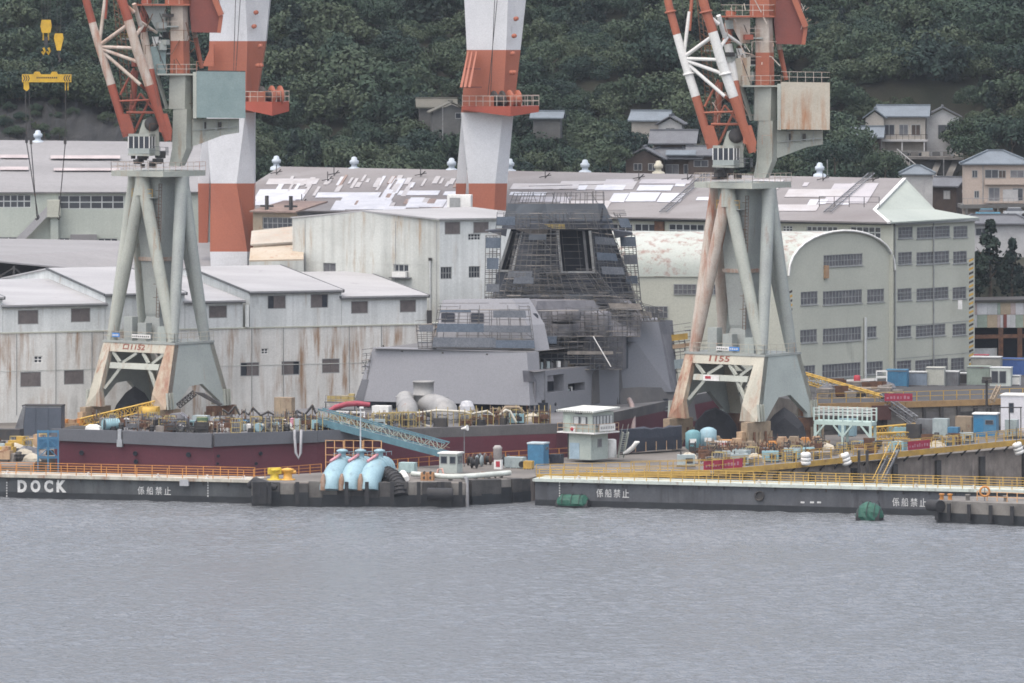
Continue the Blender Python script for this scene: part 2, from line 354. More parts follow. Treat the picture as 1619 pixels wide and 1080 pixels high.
# ================================================================ rails, gates
def railing(name, pts, h, step, nr, m, label, group=None, th=.055, cat='railing', skip=None):
    """posts and horizontal rails along a polyline of floor points"""
    pts=[V(p) for p in pts]; r=thing(name, pts[0], label, cat, group)
    pm=MB().box((0,0,0),th*1.5,th*1.5,h).mesh('post',m)
    for i in range(len(pts)-1):
        a,b_=pts[i],pts[i+1]; n=max(1,round((b_-a).length/step)); rz=math.atan2((b_-a).y,(b_-a).x)
        for k in range(n+(1 if i==len(pts)-2 else 0)):
            inst(pm,'post',r,a+(b_-a)*k/n,rz)
    for j in range(nr):
        z=h*(j+1)/nr; mb=MB()
        for i in range(len(pts)-1): mb.bar(pts[i]+V((0,0,z-.03)),pts[i+1]+V((0,0,z-.03)),th*.9,th*1.1)
        mb.build('rail',m,r)
    return r
def gate(A,B,ztop,mbody,mlip,label,name='dock_gate'):
    W=Wall(A,B); root=thing(name,(A.x,A.y,0),label,'dock gate'); th=4.2; L_=W.L
    mb=MB(); W.mesh(mb,0,.75,L_,ztop-.38); mb.poly([W.pt(0,.75,-th),W.pt(L_,.75,-th),W.pt(L_,ztop-.38,-th),W.pt(0,ztop-.38,-th)][::-1])
    for u in (0,L_): mb.poly([W.pt(u,.75),W.pt(u,.75,-th),W.pt(u,ztop-.38,-th),W.pt(u,ztop-.38)])
    mb.build('body',mbody,root)
    MB().par(W.pt(0,-3,.02),W.u*L_,-W.n*(th+.04),V((0,0,3.75))).build('tidal_band',m_weed,root)
    MB().par(W.pt(-.2,ztop-.38,.42),W.u*(L_+.4),-W.n*(th+.84),V((0,0,.36))).build('deck_lip',mlip,root)
    mb=MB(); u=1.6
    bm=MB().box((0,0,0),.16,.14,.5).mesh('drain_spout',m_dark)
    while u<L_:
        inst(bm,'drain_spout',root,W.pt(u,ztop-.85,.06),math.atan2(W.u.y,W.u.x)); u+=3.15
    sm=MB().box((0,0,0),.05,.03,ztop-1.4).mesh('seam',mbody); u=3.2
    while u<L_:
        inst(sm,'seam',root,W.pt(u,.77,.012),math.atan2(W.u.y,W.u.x)); u+=6.3
    return W,root
WL,gateL=gate(GL0,GL1,2.9,m_gate,m_lip,'long dark grey dock gate lettered DOCK in large white capitals')
WR,gateR=gate(GR0,GR1,3.3,m_gate2,m_lip2,'long slate grey dock gate with a green tarped float moored at each end')
def paint_text(W,root,s,x0,y0,x1,y1,name='lettering',bold=.0,m=m_letter):
    a,b_,c,d=W.rect(x0,y0,x1,y1); return text(s,1,name,m,W.pt(a,b_,.03),W.u,root,wfit=c-a,hfit=d-b_,bold=bold,ext=.01)
for ch,x0,x1 in (('D',28,42.5),('O',48.5,64),('C',70,84),('K',89.5,105)): paint_text(WL,gateL,ch,x0,759,x1,778.5,bold=.05)
for i,ch in enumerate('係船禁止'):
    x=218+i*14; paint_text(WL,gateL,ch,x,769.2+i*.2,x+10.2,781.8+i*.2,bold=.0)
    x=943+i*13.7; paint_text(WR,gateR,ch,x,773+i*.2,x+10.5,786.2+i*.2,bold=.0)
    x=1411+i*14.4; paint_text(WR,gateR,ch,x,787+i*.25,x+10.8,800.4+i*.25,bold=.0)
for W,rt,xs in ((WL,gateL,(10,)),(WL,gateL,(328,)),(WR,gateR,(884,))):
    for x in xs:
        for k in range(6):
            a,b_,c,d=W.rect(x,762+k*4.2,x+1.6,764.4+k*4.2); MB().par(W.pt(a,b_,.03),W.u*(c-a),-W.n*.02,V((0,0,d-b_))).build('draught_mark',m_letter,rt)
for x in (1266,1281,1292):
    a,b_,c,d=WR.rect(x,793,x+6,795.6); MB().par(WR.pt(a,b_,.03),WR.u*(c-a),-WR.n*.02,V((0,0,d-b_))).build('faded_letter_stroke',m_letter,gateR)
a,b_,c,d=WR.rect(1192,778,1210,790)
mb=MB(); mb.lathe(WR.pt((a+c)/2,(b_+d)/2,-.05),[(.62,0),(.62,.3),(.46,.3),(.46,.1)],14,axis=WR.n); mb.build('pipe_port',m_dark,gateR)
a,b_,c,d=WL.rect(286,758,300,768); MB().par(WL.pt(a,b_,0),WL.u*(c-a),WL.n*.5,V((0,0,d-b_))).build('vent_box',mat('grey galvanised',(.36,.37,.39),sc=.8,rough=.5),gateL)
for x in (12,140,250,328,386):
    u,z=WL.uz(x,750); MB().box(WL.pt(u,2.84,.05),.5,.35,.28,.3).box(WL.pt(u,3.1,.05),.2,.2,.25,.3).build('mooring_cleat',m_white,gateL)
for x in (915,952,1200,1448,1540):
    u,z=WR.uz(x,760); MB().box(WR.pt(u,3.24,.05),.5,.35,.28,.3).box(WR.pt(u,3.5,.05),.2,.2,.25,.3).build('mooring_cleat',m_white,gateR)
LL=WL.L; LR=WR.L
railing('railing',[WL.pt(0,2.83,.2),WL.pt(LL-1.2,2.83,.2)],1.22,2.0,4,m_orange,'orange railing on the water side of the DOCK gate','orange railings')
railing('railing',[WL.pt(0,2.83,-4.0),WL.pt(LL-1.2,2.83,-4.0)],1.22,2.15,4,m_orange,'orange railing on the ship side of the DOCK gate','orange railings')
railing('railing',[WR.pt(.6,3.23,.2),WR.pt(LR,3.23,.2)],1.22,1.5,4,m_yellow,'yellow railing on the water side of the slate grey gate','yellow railings')
railing('railing',[WR.pt(.6,3.23,-4.0),WR.pt(LR,3.23,-4.0)],1.22,1.7,4,m_yellow,'yellow railing on the inner side of the slate grey gate','yellow railings')
# ================================================================ pump quay
ZQ=ZY-.35
mb=MB(); r0=random.Random(3)
def quay_front(a,b_,n,seed):
    rr=random.Random(seed); root=thing('quay_wall',a,'broken tar-stained concrete quay wall below the pump pipes' if seed==1 else 'plain stained quay wall between the pump quay and gate','quay wall')
    d=(b_-a); nn=V((d.y,-d.x,0)).normalized(); 
    for i in range(n):
        p=a+d*(i/n); q=a+d*((i+1)/n); pr=rr.uniform(.15,.7); h=rr.uniform(-.1,.18)
        MB().par(V((p.x,p.y,1.0))+nn*pr*.8,d/n*.97,-nn*(pr+.5),V((0,0,ZQ-1.0+h))).build('concrete_block',[m_conc,m_conc_dark][rr.random()<.7],root)
        MB().par(V((p.x,p.y,-2.5))+nn*(pr*.8+.06),d/n,-nn*(pr+.5),V((0,0,3.75+rr.uniform(-.2,.7)))).build('tidal_band',m_weed,root)
    return root,nn
quay_front(QF[0],QF[1],15,1); quay_front(QF[2],QF[3],6,2)
# fender timbers on that wall
fm=MB().box((0,0,0),.45,.4,2.6).mesh('timber_fender',m_black)
for i,x in enumerate((402,407,413,419,426,470,548,580,620,662,700,728)):
    o=link_mesh('timber_fender',fm); o.location=X2(x,787.4,.5); tag(o,'black timber fender bolted upright on the broken quay wall','fender','timber fenders on the quay wall')
MB().path([X2(676,786.6,1.7),X2(716,786.4,1.7)],.75,10).solo('rubber_fender',m_black,'fat black cylinder fender lying along the quay wall right of the pipes'.replace(' right of the pipes',' beside its corner'),'fender')
mb=MB(); mb.path([X2(396,793,2.3),X2(404,790.2,2.9),X2(420,789,2.6),X2(437,788.6,2.3)],[.45,.6,.55,.3],10); mb.solo('rubber_fender',m_black,'slumped black rubber fender where the DOCK gate meets the quay','fender')
# three pump discharge elbows
def pump(px,lab):
    base=X2(px,791.5,ZQ); root=thing('pump_outlet',base,lab,'pump outlet','pale blue pump outlets in a row')
    q=lambda x,z,dy=0: P(px+x, 0, 791.5+dy)*V((1,1,0)) if False else V((X2(px+x,791.5+dy).x, X2(px+x,791.5+dy).y, z))
    pts=[q(11,4.0,5.5),q(10,4.1,4.2),q(5,4.2,2.4),q(-4,3.95,.6),q(-10,3.2,-1.2),q(-13,2.5,-2.0),q(-13.5,1.95,-2.2)]
    # smooth the run
    run=[]
    for i in range(len(pts)-1):
        p0,p1,p2,p3=pts[max(i-1,0)],pts[i],pts[i+1],pts[min(i+2,len(pts)-1)]
        for k in range(4):
            t=k/4; run.append(.5*((2*p1)+(p2-p0)*t+(2*p0-5*p1+4*p2-p3)*t*t+(3*p1-p0-3*p2+p3)*t**3))
    run.append(pts[-1])
    MB().path(run,1.32,18).build('elbow_pipe',m_sky,root)
    for i in (3,9): 
        d=(run[i+1]-run[i]).normalized(); MB().lathe(run[i]-d*.09,[(1.33,0),(1.52,0),(1.52,.18),(1.33,.18)],18,axis=d).build('flange',m_sky,root)
    # rust eaten slot on the flank
    MB().path([q(-24.5,3.9,-2.5),q(-25.2,3.2,-3.0),q(-25.5,2.0,-3.1)],[.16,.33,.34],10).build('rust_stain',mat('rust slot',(.20,.12,.075),(.30,.24,.2),sc=1.5,rough=.9),root)
    c=q(5,5.3,2.2); MB().lathe(c,[(.5,0),(.55,.1),(.45,.3),(.45,.9),(.7,1.0),(.7,1.15),(.3,1.3)],12).build('valve',m_sky,root)
    MB().path([q(-14,5.2,.6),q(-5,5.6,1.2),q(5,6.1,2.2)],.19,8).build('handle_pipe',mat('faded pink paint',(.55,.25,.28),(.45,.22,.25),sc=1,rough=.6),root)
    mb=MB()
    for k in range(5): mb.bar(q(-8+8*k,5.75,.2+.9*k),q(-8+8*k,6.25,.2+.9*k),.05)
    mb.bar(q(-8,6.2,.2),q(24,6.2,3.8),.06); mb.build('handrail',m_sky,root)
    return root
for px,l in ((536,'pale blue pump outlet elbow nearest the yellow bollards'),(565,'middle pale blue pump outlet elbow of the three on the quay'),(595,'pale blue pump outlet elbow beside the black ribbed bend')): pump(px,l)
# frames behind the pumps
for i,x in enumerate((529,559,589)):
    a=X2(x-14,800,ZQ); railing('valve_platform_railing',[a,X2(x+14,799,ZQ)],4.4,1.1,5,mat('peach frame paint',(.66,.36,.16),(.5,.3,.15),sc=1,rough=.6,rust=.3),'tall peach guard frame behind the row of pump outlets','peach guard frames',cat='guard frame')
# black ribbed bend and its stub
rt=thing('ribbed_bend',X2(628,792,ZQ),'black ribbed hose bend dropping over the quay edge','hose bend')
cp=[X2(600,794,3.7),X2(612,792.5,3.7),X2(624,791,3.3),X2(631,789.5,2.5),X2(633,788.8,1.3)]
MB().path(cp[1:],.85,14).build('hose',m_black,rt)
MB().path(cp[:2],.86,14).build('stub_pipe',m_sky,rt)
for i in range(9):
    t=i/8*3; k=min(int(t),2); p=cp[1+k].lerp(cp[2+k],t-k); d=(cp[2+k]-cp[1+k]).normalized()
    MB().lathe(p-d*.06,[(.85,0),(.97,.02),(.97,.1),(.85,.12)],14,axis=d).build('rib',m_black,rt)
mb=MB(); mb.path([X2(630,796,ZQ+.35),X2(637,794,ZQ+.7),X2(643,791.5,ZQ+.3)],[.3,.5,.35],9); mb.solo('tarp_roll',m_white,'rolled white tarpaulin beside the black ribbed bend','tarpaulin')
# yellow mooring bollards
for x,l,c in ((434,'squat bright yellow bollard with square head by the orange rail',mat('bollard yellow',(.68,.50,.04),(.5,.36,.04),sc=1,rough=.5,rust=.2)),(455,'round orange-yellow bollard with two horns by the orange rail',mat('bollard amber',(.75,.40,.07),(.55,.3,.06),sc=1,rough=.5,rust=.25))):
    c0=X2(x,794,ZQ); rt=thing('bollard',c0,l,'bollard')
    MB().lathe(c0,[(.9,0),(.9,.12),(.55,.16),(.5,.9),(.75,1.1),(.8,1.3),(.3,1.42)],14).build('shaft',c,rt)
    if x<440: MB().box(c0+V((0,0,.7)),1.5,.9,.75,.3).build('head',c,rt)
    else: MB().tube(c0+V((-1.0,.2,.95)),c0+V((1.0,-.2,.95)),.2,n=10).build('horn',c,rt)
railing('railing',[X2(401,796,ZQ),X2(508,801,ZQ+.3)],1.15,1.7,3,m_orange,'orange railing behind the yellow bollards on the quay','orange railings')
railing('railing',[X2(612,811,ZQ),X2(695,819,ZQ)],1.2,2.2,2,m_orange,'sagging orange railing left of the guard booth'.replace('left of','between the pumps and'),'orange railings')
railing('railing',[X2(735,822,ZQ),X2(905,833,ZQ)],1.2,2.2,2,m_orange,'orange railing at the dock edge behind the blue cabin','orange railings')
# lamp pole
c0=X2(570,796,ZQ); rt=thing('lamp_pole',c0,'thin white lamp pole rising between the pump outlets','lamp pole')
MB().tube(c0,c0+V((0,0,8.6)),.11,.07,8).build('pole',mat('galvanised',(.52,.55,.57),(.4,.42,.44),sc=.8,rough=.5),rt); MB().box(c0+V((.12,0,8.5)),.5,.25,.2).build('lamp_head',m_white,rt)
# pale pipe along the quay edge
rt=thing('quay_pipe',X2(715,790,ZQ),'pale green-white water pipe lying along the quay edge','pipe')
MB().path([X2(652,797,ZQ+.5),X2(705,792.5,ZQ+.5),X2(735,792,ZQ+.55),X2(806,798,ZQ+.55)],.33,10).build('pipe',mat('pale pipe',(.56,.60,.56),(.42,.45,.42),sc=.6,rough=.6,rust=.2),rt)
MB().path([X2(735,792,ZQ+.5),X2(738,789.4,ZQ+.4),X2(739,788.6,-.2)],.22,8).build('down_pipe',m_steel,rt)
for k in range(5): MB().box(X2(712+k*20,793+k*1.1,ZQ),.3,.6,.3,.4).build('pipe_saddle',m_conc,rt)
# guard booth
def hut(name,c,sx,sy,h,rz,mw,mr,label,cat,over=.18,wins=(),door=None,group=None,rh=.18,wm=None,ribs=0):
    """small box hut with a slab roof; wins/door = (side, along, z, width, height), side 0 = front, 1 = right, 3 = left"""
    r=thing(name,c,label,cat,group); c=V(c)
    u=V((math.cos(rz),math.sin(rz),0)); n=V((math.sin(rz),-math.cos(rz),0))
    MB().box(c,sx,sy,h,rz).build('wall',mw,r)
    if ribs:
        rm=MB().box((0,0,0),.07,.07,h-.3).mesh('rib',mw)
        for k in range(ribs+1):
            inst(rm,'rib',r,c+u*(-sx/2+.06+(sx-.12)*k/ribs)+n*(sy/2+.03)+V((0,0,.15)),rz)
        [MB().par(c-u*sx/2+n*(sy/2+.002)+V((0,0,z_)),u*sx,n*.06,V((0,0,.14))).build('corner_rail',m_steel,r) for z_ in (0,h-.15)]
    MB().box(c+V((0,0,h)),sx+2*over,sy+2*over,rh,rz).build('roof',mr,r)
    def fr(side):
        return {0:(c+n*sy/2,u,n,sx),1:(c+u*sx/2,-n,u,sy),3:(c-u*sx/2,n,-u,sy)}[side]
    for s_,al,z,w_,hh in wins:
        o,uu,nn,_=fr(s_); p=o+uu*(al-w_/2)+V((0,0,z))
        f=MB().par(p+nn*.002,uu*w_,nn*.06,V((0,0,.07))).par(p+nn*.002+V((0,0,hh-.07)),uu*w_,nn*.06,V((0,0,.07))).par(p+nn*.002+V((0,0,.07)),uu*.07,nn*.06,V((0,0,hh-.14))).par(p+nn*.002+uu*(w_-.07)+V((0,0,.07)),uu*.07,nn*.06,V((0,0,hh-.14))).build('window',wm or m_steel,r)
        MB().par(p+uu*.07+V((0,0,.07))+nn*.003,uu*(w_-.14),nn*.025,V((0,0,hh-.14))).build('pane',m_glass,f)
    if door:
        s_,al,w_,hh,dm=door; o,uu,nn,_=fr(s_); p=o+uu*(al-w_/2)+V((0,0,.05))
        MB().par(p+nn*.002,uu*w_,nn*.05,V((0,0,hh))).build('door',dm,r)
    return r
m_booth=mat('booth green-grey',(.42,.46,.43),(.34,.38,.36),sc=.6,rough=.6,grime=.2)
hut('guard_booth',X2(713,806,ZQ),2.3,2.0,2.35,-.35,m_booth,m_white,'grey-green guard booth with windows on two sides at the gangway foot','guard booth',wins=((0,-.55,1.15,.85,.9),(0,.6,1.15,.8,.9),(1,0,1.15,1.3,.9),(3,.4,1.15,.8,.9)),door=(3,-.45,.75,2.0,m_white))
# loudspeaker on a post
c0=X2(734,816,ZQ); rt=thing('loudspeaker',c0,'white horn loudspeaker on a post above the guard booth','loudspeaker')
MB().tube(c0,c0+V((0,0,4.9)),.06,n=6).build('post',m_steel,rt); MB().lathe(c0+V((-.35,0,4.7)),[(.1,0),(.12,.25),(.2,.55),(.38,.85),(.34,.84)],12,axis=V((1,-.5,.2))).build('horn',m_white,rt)
# round grey tank on a red and white stand
c0=X2(788,812,ZQ); rt=thing('marker_post',c0,'white box with red square panel under a round grey cap','marker post')
MB().box(c0,.95,.7,1.15,-.3).build('stand',m_white,rt); MB().box(c0+V((-.07,-.38,.28)),.5,.03,.7,-.3).build('red_panel',m_red,rt)
MB().lathe(c0+V((-.1,.1,1.15)),[(.35,0),(.55,.2),(.55,1.3),(.62,1.45),(.35,1.75)],12).build('cap',mat('cap grey',(.38,.36,.35),(.3,.28,.27),sc=.8,rough=.7),rt)
# blue cabin
hut('portable_cabin',X2(851,819,ZQ),2.1,2.0,2.65,-.35,m_blue,mat('cabin roof',(.5,.58,.62),sc=.6,rough=.5),'bright blue portable cabin with pale roof on the quay','cabin',over=.08,wins=((1,.2,1.9,.9,.35),))
# scattered quay gear
def crate(c,sx,sy,sz,rz,m,label,cat='crate',name='crate',group=None,slats=3):
    r=thing(name,c,label,cat,group); c=V(c)
    MB().box(c+V((0,0,.08)),sx,sy,sz-.08,rz).build('body',m,r)
    mb=MB(); u=V((math.cos(rz),math.sin(rz),0)); n=V((math.sin(rz),-math.cos(rz),0))
    for i in range(slats+1): mb.par(c+u*(-sx/2+(sx-.08)*i/slats)+n*(sy/2+.002),u*.08,n*.04,V((0,0,sz)))
    mb.build('batten',m,r); MB().box(c,sx*.9,sy*.9,.08,rz).build('skid',m_dark,r)
    return r
m_crate=mat('pale grey crate',(.36,.42,.42),(.28,.33,.34),sc=.8,rough=.7,rust=.2)
crate(X2(645,806,ZQ),2.0,1.2,1.25,-.3,mat('pale teal tank',(.38,.50,.50),(.3,.4,.4),sc=.8,rough=.6,rust=.25),'pale teal steel tank left of the guard booth'.replace('left of','near'),'tank','tank')
crate(X2(815,814,ZQ),2.4,1.4,1.35,-.35,m_crate,'grey machine cabinet with round porthole on the quay','machine cabinet','machine_cabinet')
MB().lathe(X2(822,813,ZQ+.55)+V((.2,-.55,0)),[(.4,0),(.4,.12),(.3,.12),(.3,.02)],12,axis=V((.3,-.95,0))).solo('porthole_ring',m_dark,'dark round hose ring leaning on the grey machine cabinet','hose ring')
crate(X2(880,821,ZQ),1.5,1.2,1.2,-.35,m_tarpb,'dark navy tarped box beside the blue cabin','box','box')
crate(X2(836,812,ZQ),1.1,.9,1.0,-.35,m_yellow,'small yellow tool box between cabinet and blue cabin','tool box','tool_box')
for i,(x,d,c) in enumerate(((744,818,m_rust),(752,819,m_dark),(763,820,m_steel),(772,819,m_rust),(800,818,m_dark),(758,816,m_crate),(750,813,m_dark))):
    r=thing('cable_reel',X2(x,d,ZQ),'rusty cable reel stacked at the rail behind the booth','cable reel','cable reels by the rail')
    for s_ in (-.32,.26): MB().lathe(X2(x,d,ZQ+.72)+V((s_,0,0)),[(.1,0),(.72,0),(.72,.06),(.1,.06)],14,axis=V((1,-.3,0))).build('flange',c,r)
    MB().lathe(X2(x,d,ZQ+.72)+V((-.3,0,0)),[(.4,0),(.4,.58)],12,axis=V((1,-.3,0))).build('coil',m_black,r)
r=thing('orange_gear_frame',X2(677,793,ZQ),'orange welded pipe rack with round ports on the quay edge','pipe rack')
for k in range(2):
    MB().box(X2(671+k*10,793,ZQ),.75,.7,1.0,-.3).build('cell',mat('dull orange rack',(.42,.22,.10),(.30,.17,.09),sc=1,rust=.4),r)
    for j in range(2): MB().lathe(X2(671+k*10,793,ZQ+.35+j*.6)+V((0,-.36,0)),[(.2,0),(.2,.05)],10,axis=V((.3,-1,0))).build('port',m_dark,r)
MB().path([X2(690,799,ZQ+.05),X2(693,799,ZQ+.9),X2(699,799,ZQ+1.0),X2(702,799,ZQ+.05)],.12,7).solo('pipe_hoop',mat('salmon paint',(.6,.34,.28),sc=1,rough=.6),'salmon pink pipe hoop on the quay before the guard booth','pipe hoop')
for i,(x,d) in enumerate(((747,796),(757,798),(766,796.5))):
    MB().path([X2(x,d,ZQ+.1),X2(x+5,d+.5,ZQ+.55),X2(x+12,d+.2,ZQ+.5),X2(x+18,d,ZQ+.1)],.13,6).solo('hose',[m_yellow,m_rust,m_dark][i],['yellow hose arched over the quay edge','brown hose lying on the quay edge','black hose lying on the quay edge'][i],'hose')
# green tarped floats
def float_tarp(px,d,L_,r,ball,label):
    c=X2(px,d,0); rt=thing('mooring_float',c,label,'float'); rr=random.Random(px)
    u=V((.96,-.28,0)); n=V((.28,.96,0)); rings=[]
    K=9
    for i in range(K):
        t=i/(K-1)*2-1; R=r*(math.sqrt(max(0,1-t*t*.96)) if ball else (1 if abs(t)<.86 else .62))
        rings.append([c+u*t*L_/2+n*math.cos(a)*R*rr.uniform(.9,1.06)+V((0,0,.12+max(-.25,math.sin(a))*R*rr.uniform(.93,1.05)+.35)) for a in [j*2*math.pi/16 for j in range(16)]])
    MB().loft(rings).build('tarpaulin',m_tarpg,rt)
    MB().path([c-u*L_*(.42 if ball else .53)+V((0,0,.1)),c+u*L_*(.42 if ball else .53)+V((0,0,.1))],r*.78,14).build('float_body',m_black,rt)
    mb=MB()
    for t in (-.6,0,.55):
        mb.path([c+u*t*L_/2+n*math.cos(a)*r*1.07+V((0,0,.5+math.sin(a)*r*1.05)) for a in [math.pi*k/8+math.pi for k in range(9)][::-1]] if False else [c+u*t*L_/2-n*math.cos(math.pi*k/8)*r*1.07+V((0,0,.47+math.sin(math.pi*k/8)*r*1.07)) for k in range(9)],.04,5)
    mb.build('rope',m_black,rt); return rt
float_tarp(906,788.5,3.7,1.05,False,'long float under a creased green tarpaulin beside the pier corner')
float_tarp(1375,769,3.3,1.65,True,'domed float under a green tarpaulin near the low concrete pier')
# low concrete pier at the edge
root=thing('concrete_pier',X2(1480,766,0),'low stained concrete pier with black fenders in front of gate','pier')
PT=[X2(1481,766),X2(1700,757),X2(1700,770),X2(1490,772.5)]
mb=MB(); t=zz(PT,2.55)
mb.poly(t)
for i in range(4): a,b_=t[i],t[(i+1)%4]; mb.poly([V((a.x,a.y,.9)),V((b_.x,b_.y,.9)),b_,a])
mb.build('body',[m_conc],root)
mb=MB()
for i in range(4):
    a,b_=PT[i],PT[(i+1)%4]; c_=(PT[0]+PT[2])/2; e=lambda p:(p-c_)*1.004+c_
    mb.poly([V((e(a).x,e(a).y,-2)),V((e(b_).x,e(b_).y,-2)),V((e(b_).x,e(b_).y,1.15)),V((e(a).x,e(a).y,1.15))])
mb.build('tidal_band',m_weed,root)
for x in (1481,1500,1532,1566,1600): MB().box(X2(x,765.4-(x-1480)*.04,.3),.4,.5,2.0,-.2).build('fender_pile',m_black,root)
MB().path([X2(1470,767,1.9),X2(1487,765,1.95)],.7,10).build('corner_fender',m_black,root)
for x in (1489,1502,1530,1590): MB().lathe(X2(x,767.5-(x-1480)*.03,2.55),[(.25,0),(.22,.5),(.35,.6),(.3,.7)],8).build('bollard',m_orange if x<1520 else m_conc,root)
c0=X2(1557,764.5,2.55); r=thing('life_ring',c0,'orange life ring hung on a post at the low pier','life ring')
MB().tube(c0+V((0,.15,0)),c0+V((0,.15,1.7)),.05,n=6).build('post',m_steel,r)
MB().path([c0+V((math.cos(a)*.55,0,1.15+math.sin(a)*.55)) for a in [2*math.pi*k/16 for k in range(17)]],.13,8).build('ring',m_orange,r)
railing('railing',[X2(1545,766,2.55),X2(1640,761.5,2.55)],1.1,1.3,2,mat('peach frame paint',(.6,.3,.1)),'short peach railing round the life ring on the low pier')
# ================================================================ forest on the hillside
def leafmat(name, stops):
    m=bpy.data.materials.new(name); m.use_nodes=True; N=m.node_tree.nodes; L=m.node_tree.links; b=N['Principled BSDF']
    oi=N.new('ShaderNodeObjectInfo'); geo=N.new('ShaderNodeNewGeometry')
    n=N.new('ShaderNodeTexNoise'); n.inputs['Scale'].default_value=.35; n.inputs['Detail'].default_value=3; L.new(geo.outputs['Position'],n.inputs['Vector'])
    a=N.new('ShaderNodeMath'); a.operation='MULTIPLY_ADD'; a.inputs[1].default_value=.95; a.inputs[2].default_value=-.2; L.new(oi.outputs['Random'],a.inputs[0])
    s=N.new('ShaderNodeMath'); s.operation='MULTIPLY_ADD'; s.inputs[1].default_value=.5; L.new(n.outputs['Fac'],s.inputs[0]); L.new(a.outputs[0],s.inputs[2])
    r=N.new('ShaderNodeValToRGB'); e=r.color_ramp.elements
    e[0].position=0; e[0].color=(*stops[0],1); e[1].position=1; e[1].color=(*stops[-1],1)
    for i,c in enumerate(stops[1:-1]): k=e.new((i+1)/(len(stops)-1)); k.color=(*c,1)
    L.new(s.outputs[0],r.inputs[0]); L.new(r.outputs[0],b.inputs['Base Color']); b.inputs['Roughness'].default_value=.75; b.inputs['Specular IOR Level'].default_value=.15
    return m
m_leaf=leafmat('broadleaf foliage',[(.013,.025,.022),(.020,.037,.028),(.029,.048,.031),(.048,.064,.038),(.034,.054,.035)])
m_leafd=leafmat('dark conifer foliage',[(.010,.020,.018),(.014,.025,.020),(.019,.031,.023)])
m_bark=mat('bark',(.09,.07,.05),(.05,.04,.03),sc=2,rough=1)
def crown_mesh(seed, R, Hh, nclump, per, leaf, kind='dome', m=m_leaf):
    rr=random.Random(seed); mb=MB(); cl=[]
    for i in range(nclump):
        if kind=='dome':
            a=rr.uniform(0,2*math.pi); e=math.asin(rr.uniform(-.15,1)); k=rr.uniform(.62,.95)
            cl.append((V((math.cos(a)*math.cos(e)*R*k,math.sin(a)*math.cos(e)*R*k,Hh*.45+math.sin(e)*Hh*.5*k)),R*rr.uniform(.28,.46)))
        else:
            t=rr.random()**.8; a=rr.uniform(0,2*math.pi); cl.append((V((math.cos(a)*R*(1-t)*.75,math.sin(a)*R*(1-t)*.75,Hh*(.12+.86*t))),R*(.18+.3*(1-t))))
    for c,r in cl:
        for k in range(per):
            d=V((rr.gauss(0,1),rr.gauss(0,1),rr.gauss(.25,1))).normalized()
            p=c+V((d.x*r,d.y*r,d.z*r*.75))*rr.uniform(.75,1.08)
            nrm=(d+V((rr.gauss(0,.45),rr.gauss(0,.45),rr.gauss(.1,.45)))).normalized(); u=nrm.orthogonal().normalized(); u.rotate(Matrix.Rotation(rr.uniform(0,6.28),3,nrm)); w_=nrm.cross(u)
            s=leaf*rr.uniform(.6,1.3); q=s*rr.uniform(.4,.8)
            mb.add([p-u*s-w_*q*.3,p-u*.1*s-w_*q,p+u*s+w_*.2*q,p+w_*q],[(0,1,2,3)])
    return mb.mesh('crown',m)
CROWNS=[crown_mesh(11+i,3.1+.35*i,4.6+.3*i,20+2*i,100,.23) for i in range(4)]+[crown_mesh(31,2.2,7.5,30,42,.28,'cone',m_leafd),crown_mesh(37,2.3,2.6,13,84,.21)]
fc=bpy.data.collections.new('crown_kinds')
for i,me in enumerate(CROWNS):
    o=bpy.data.objects.new('crown_kind_%d'%i,me); fc.objects.link(o)
CLEAR=[(1372,1526,206,300),(1322,1400,200,246),(990,1130,214,300),(1525,1700,250,420),(668,742,158,192),(846,888,176,194),(1005,1078,188,214),(1470,1530,284,330),(1432,1470,284,320)]
def project(p): d=p.y+D; return 809.5+p.x*F/d, HOR+(H-p.z)*F/d
LOW=[(664,744,190,245),(842,892,192,245),(1000,1082,212,250),(1340,1402,244,262)]
rf=random.Random(21); pts=[]; at=[[],[],[]]; grid={}
for k in range(26000):
    x=rf.uniform(-150,160); d=1048+330*rf.random()**1.1; y=d-D
    z=hill(x,y); px,py=project(V((x,y,z)))
    if px<-80 or px>1700 or py>330 or py<-75: continue
    if any(a<=px<=b_ and c<=py<=e for a,b_,c,e in CLEAR): continue
    nn=noise.noise(V((x*.05,d*.05,5)))
    s=rf.choice([rf.uniform(.4,.7),rf.uniform(.7,1.1),rf.uniform(.9,1.5),rf.uniform(1.0,1.9)])*(1+.35*noise.noise(V((x*.03,d*.03,1))))
    low=any(a<=px<=b_ and c<=py<=e for a,b_,c,e in LOW)
    if low: s=rf.uniform(.3,.55)
    r_=(2.3 if s>.75 else 1.7)*s; cx_,cy_=int(x//8),int(y//8)
    if any((x-a)**2+(y-b_)**2<(.70*(r_+q))**2 for i in (-1,0,1) for jj in (-1,0,1) for a,b_,q in grid.get((cx_+i,cy_+jj),())): continue
    grid.setdefault((cx_,cy_),[]).append((x,y,r_))
    q=rf.random()
    kind=5 if low else 4 if (q<.04+.12*(nn>.25)) else (5 if q>.9 else rf.randrange(4))
    pts.append((x,y,z-.5)); at[0].append(s); at[1].append(rf.uniform(0,6.28)); at[2].append(kind)
me=bpy.data.meshes.new('forest'); me.from_pydata(pts,[],[])
for nme,ty,vals in (('scl','FLOAT',at[0]),('rot','FLOAT',at[1]),('idx','INT',at[2])):
    A=me.attributes.new(nme,ty,'POINT'); A.data.foreach_set('value',vals)
forest=bpy.data.objects.new('forest',me); COL.objects.link(forest); forest['kind']='stuff'
ng=bpy.data.node_groups.new('forest_scatter','GeometryNodeTree')
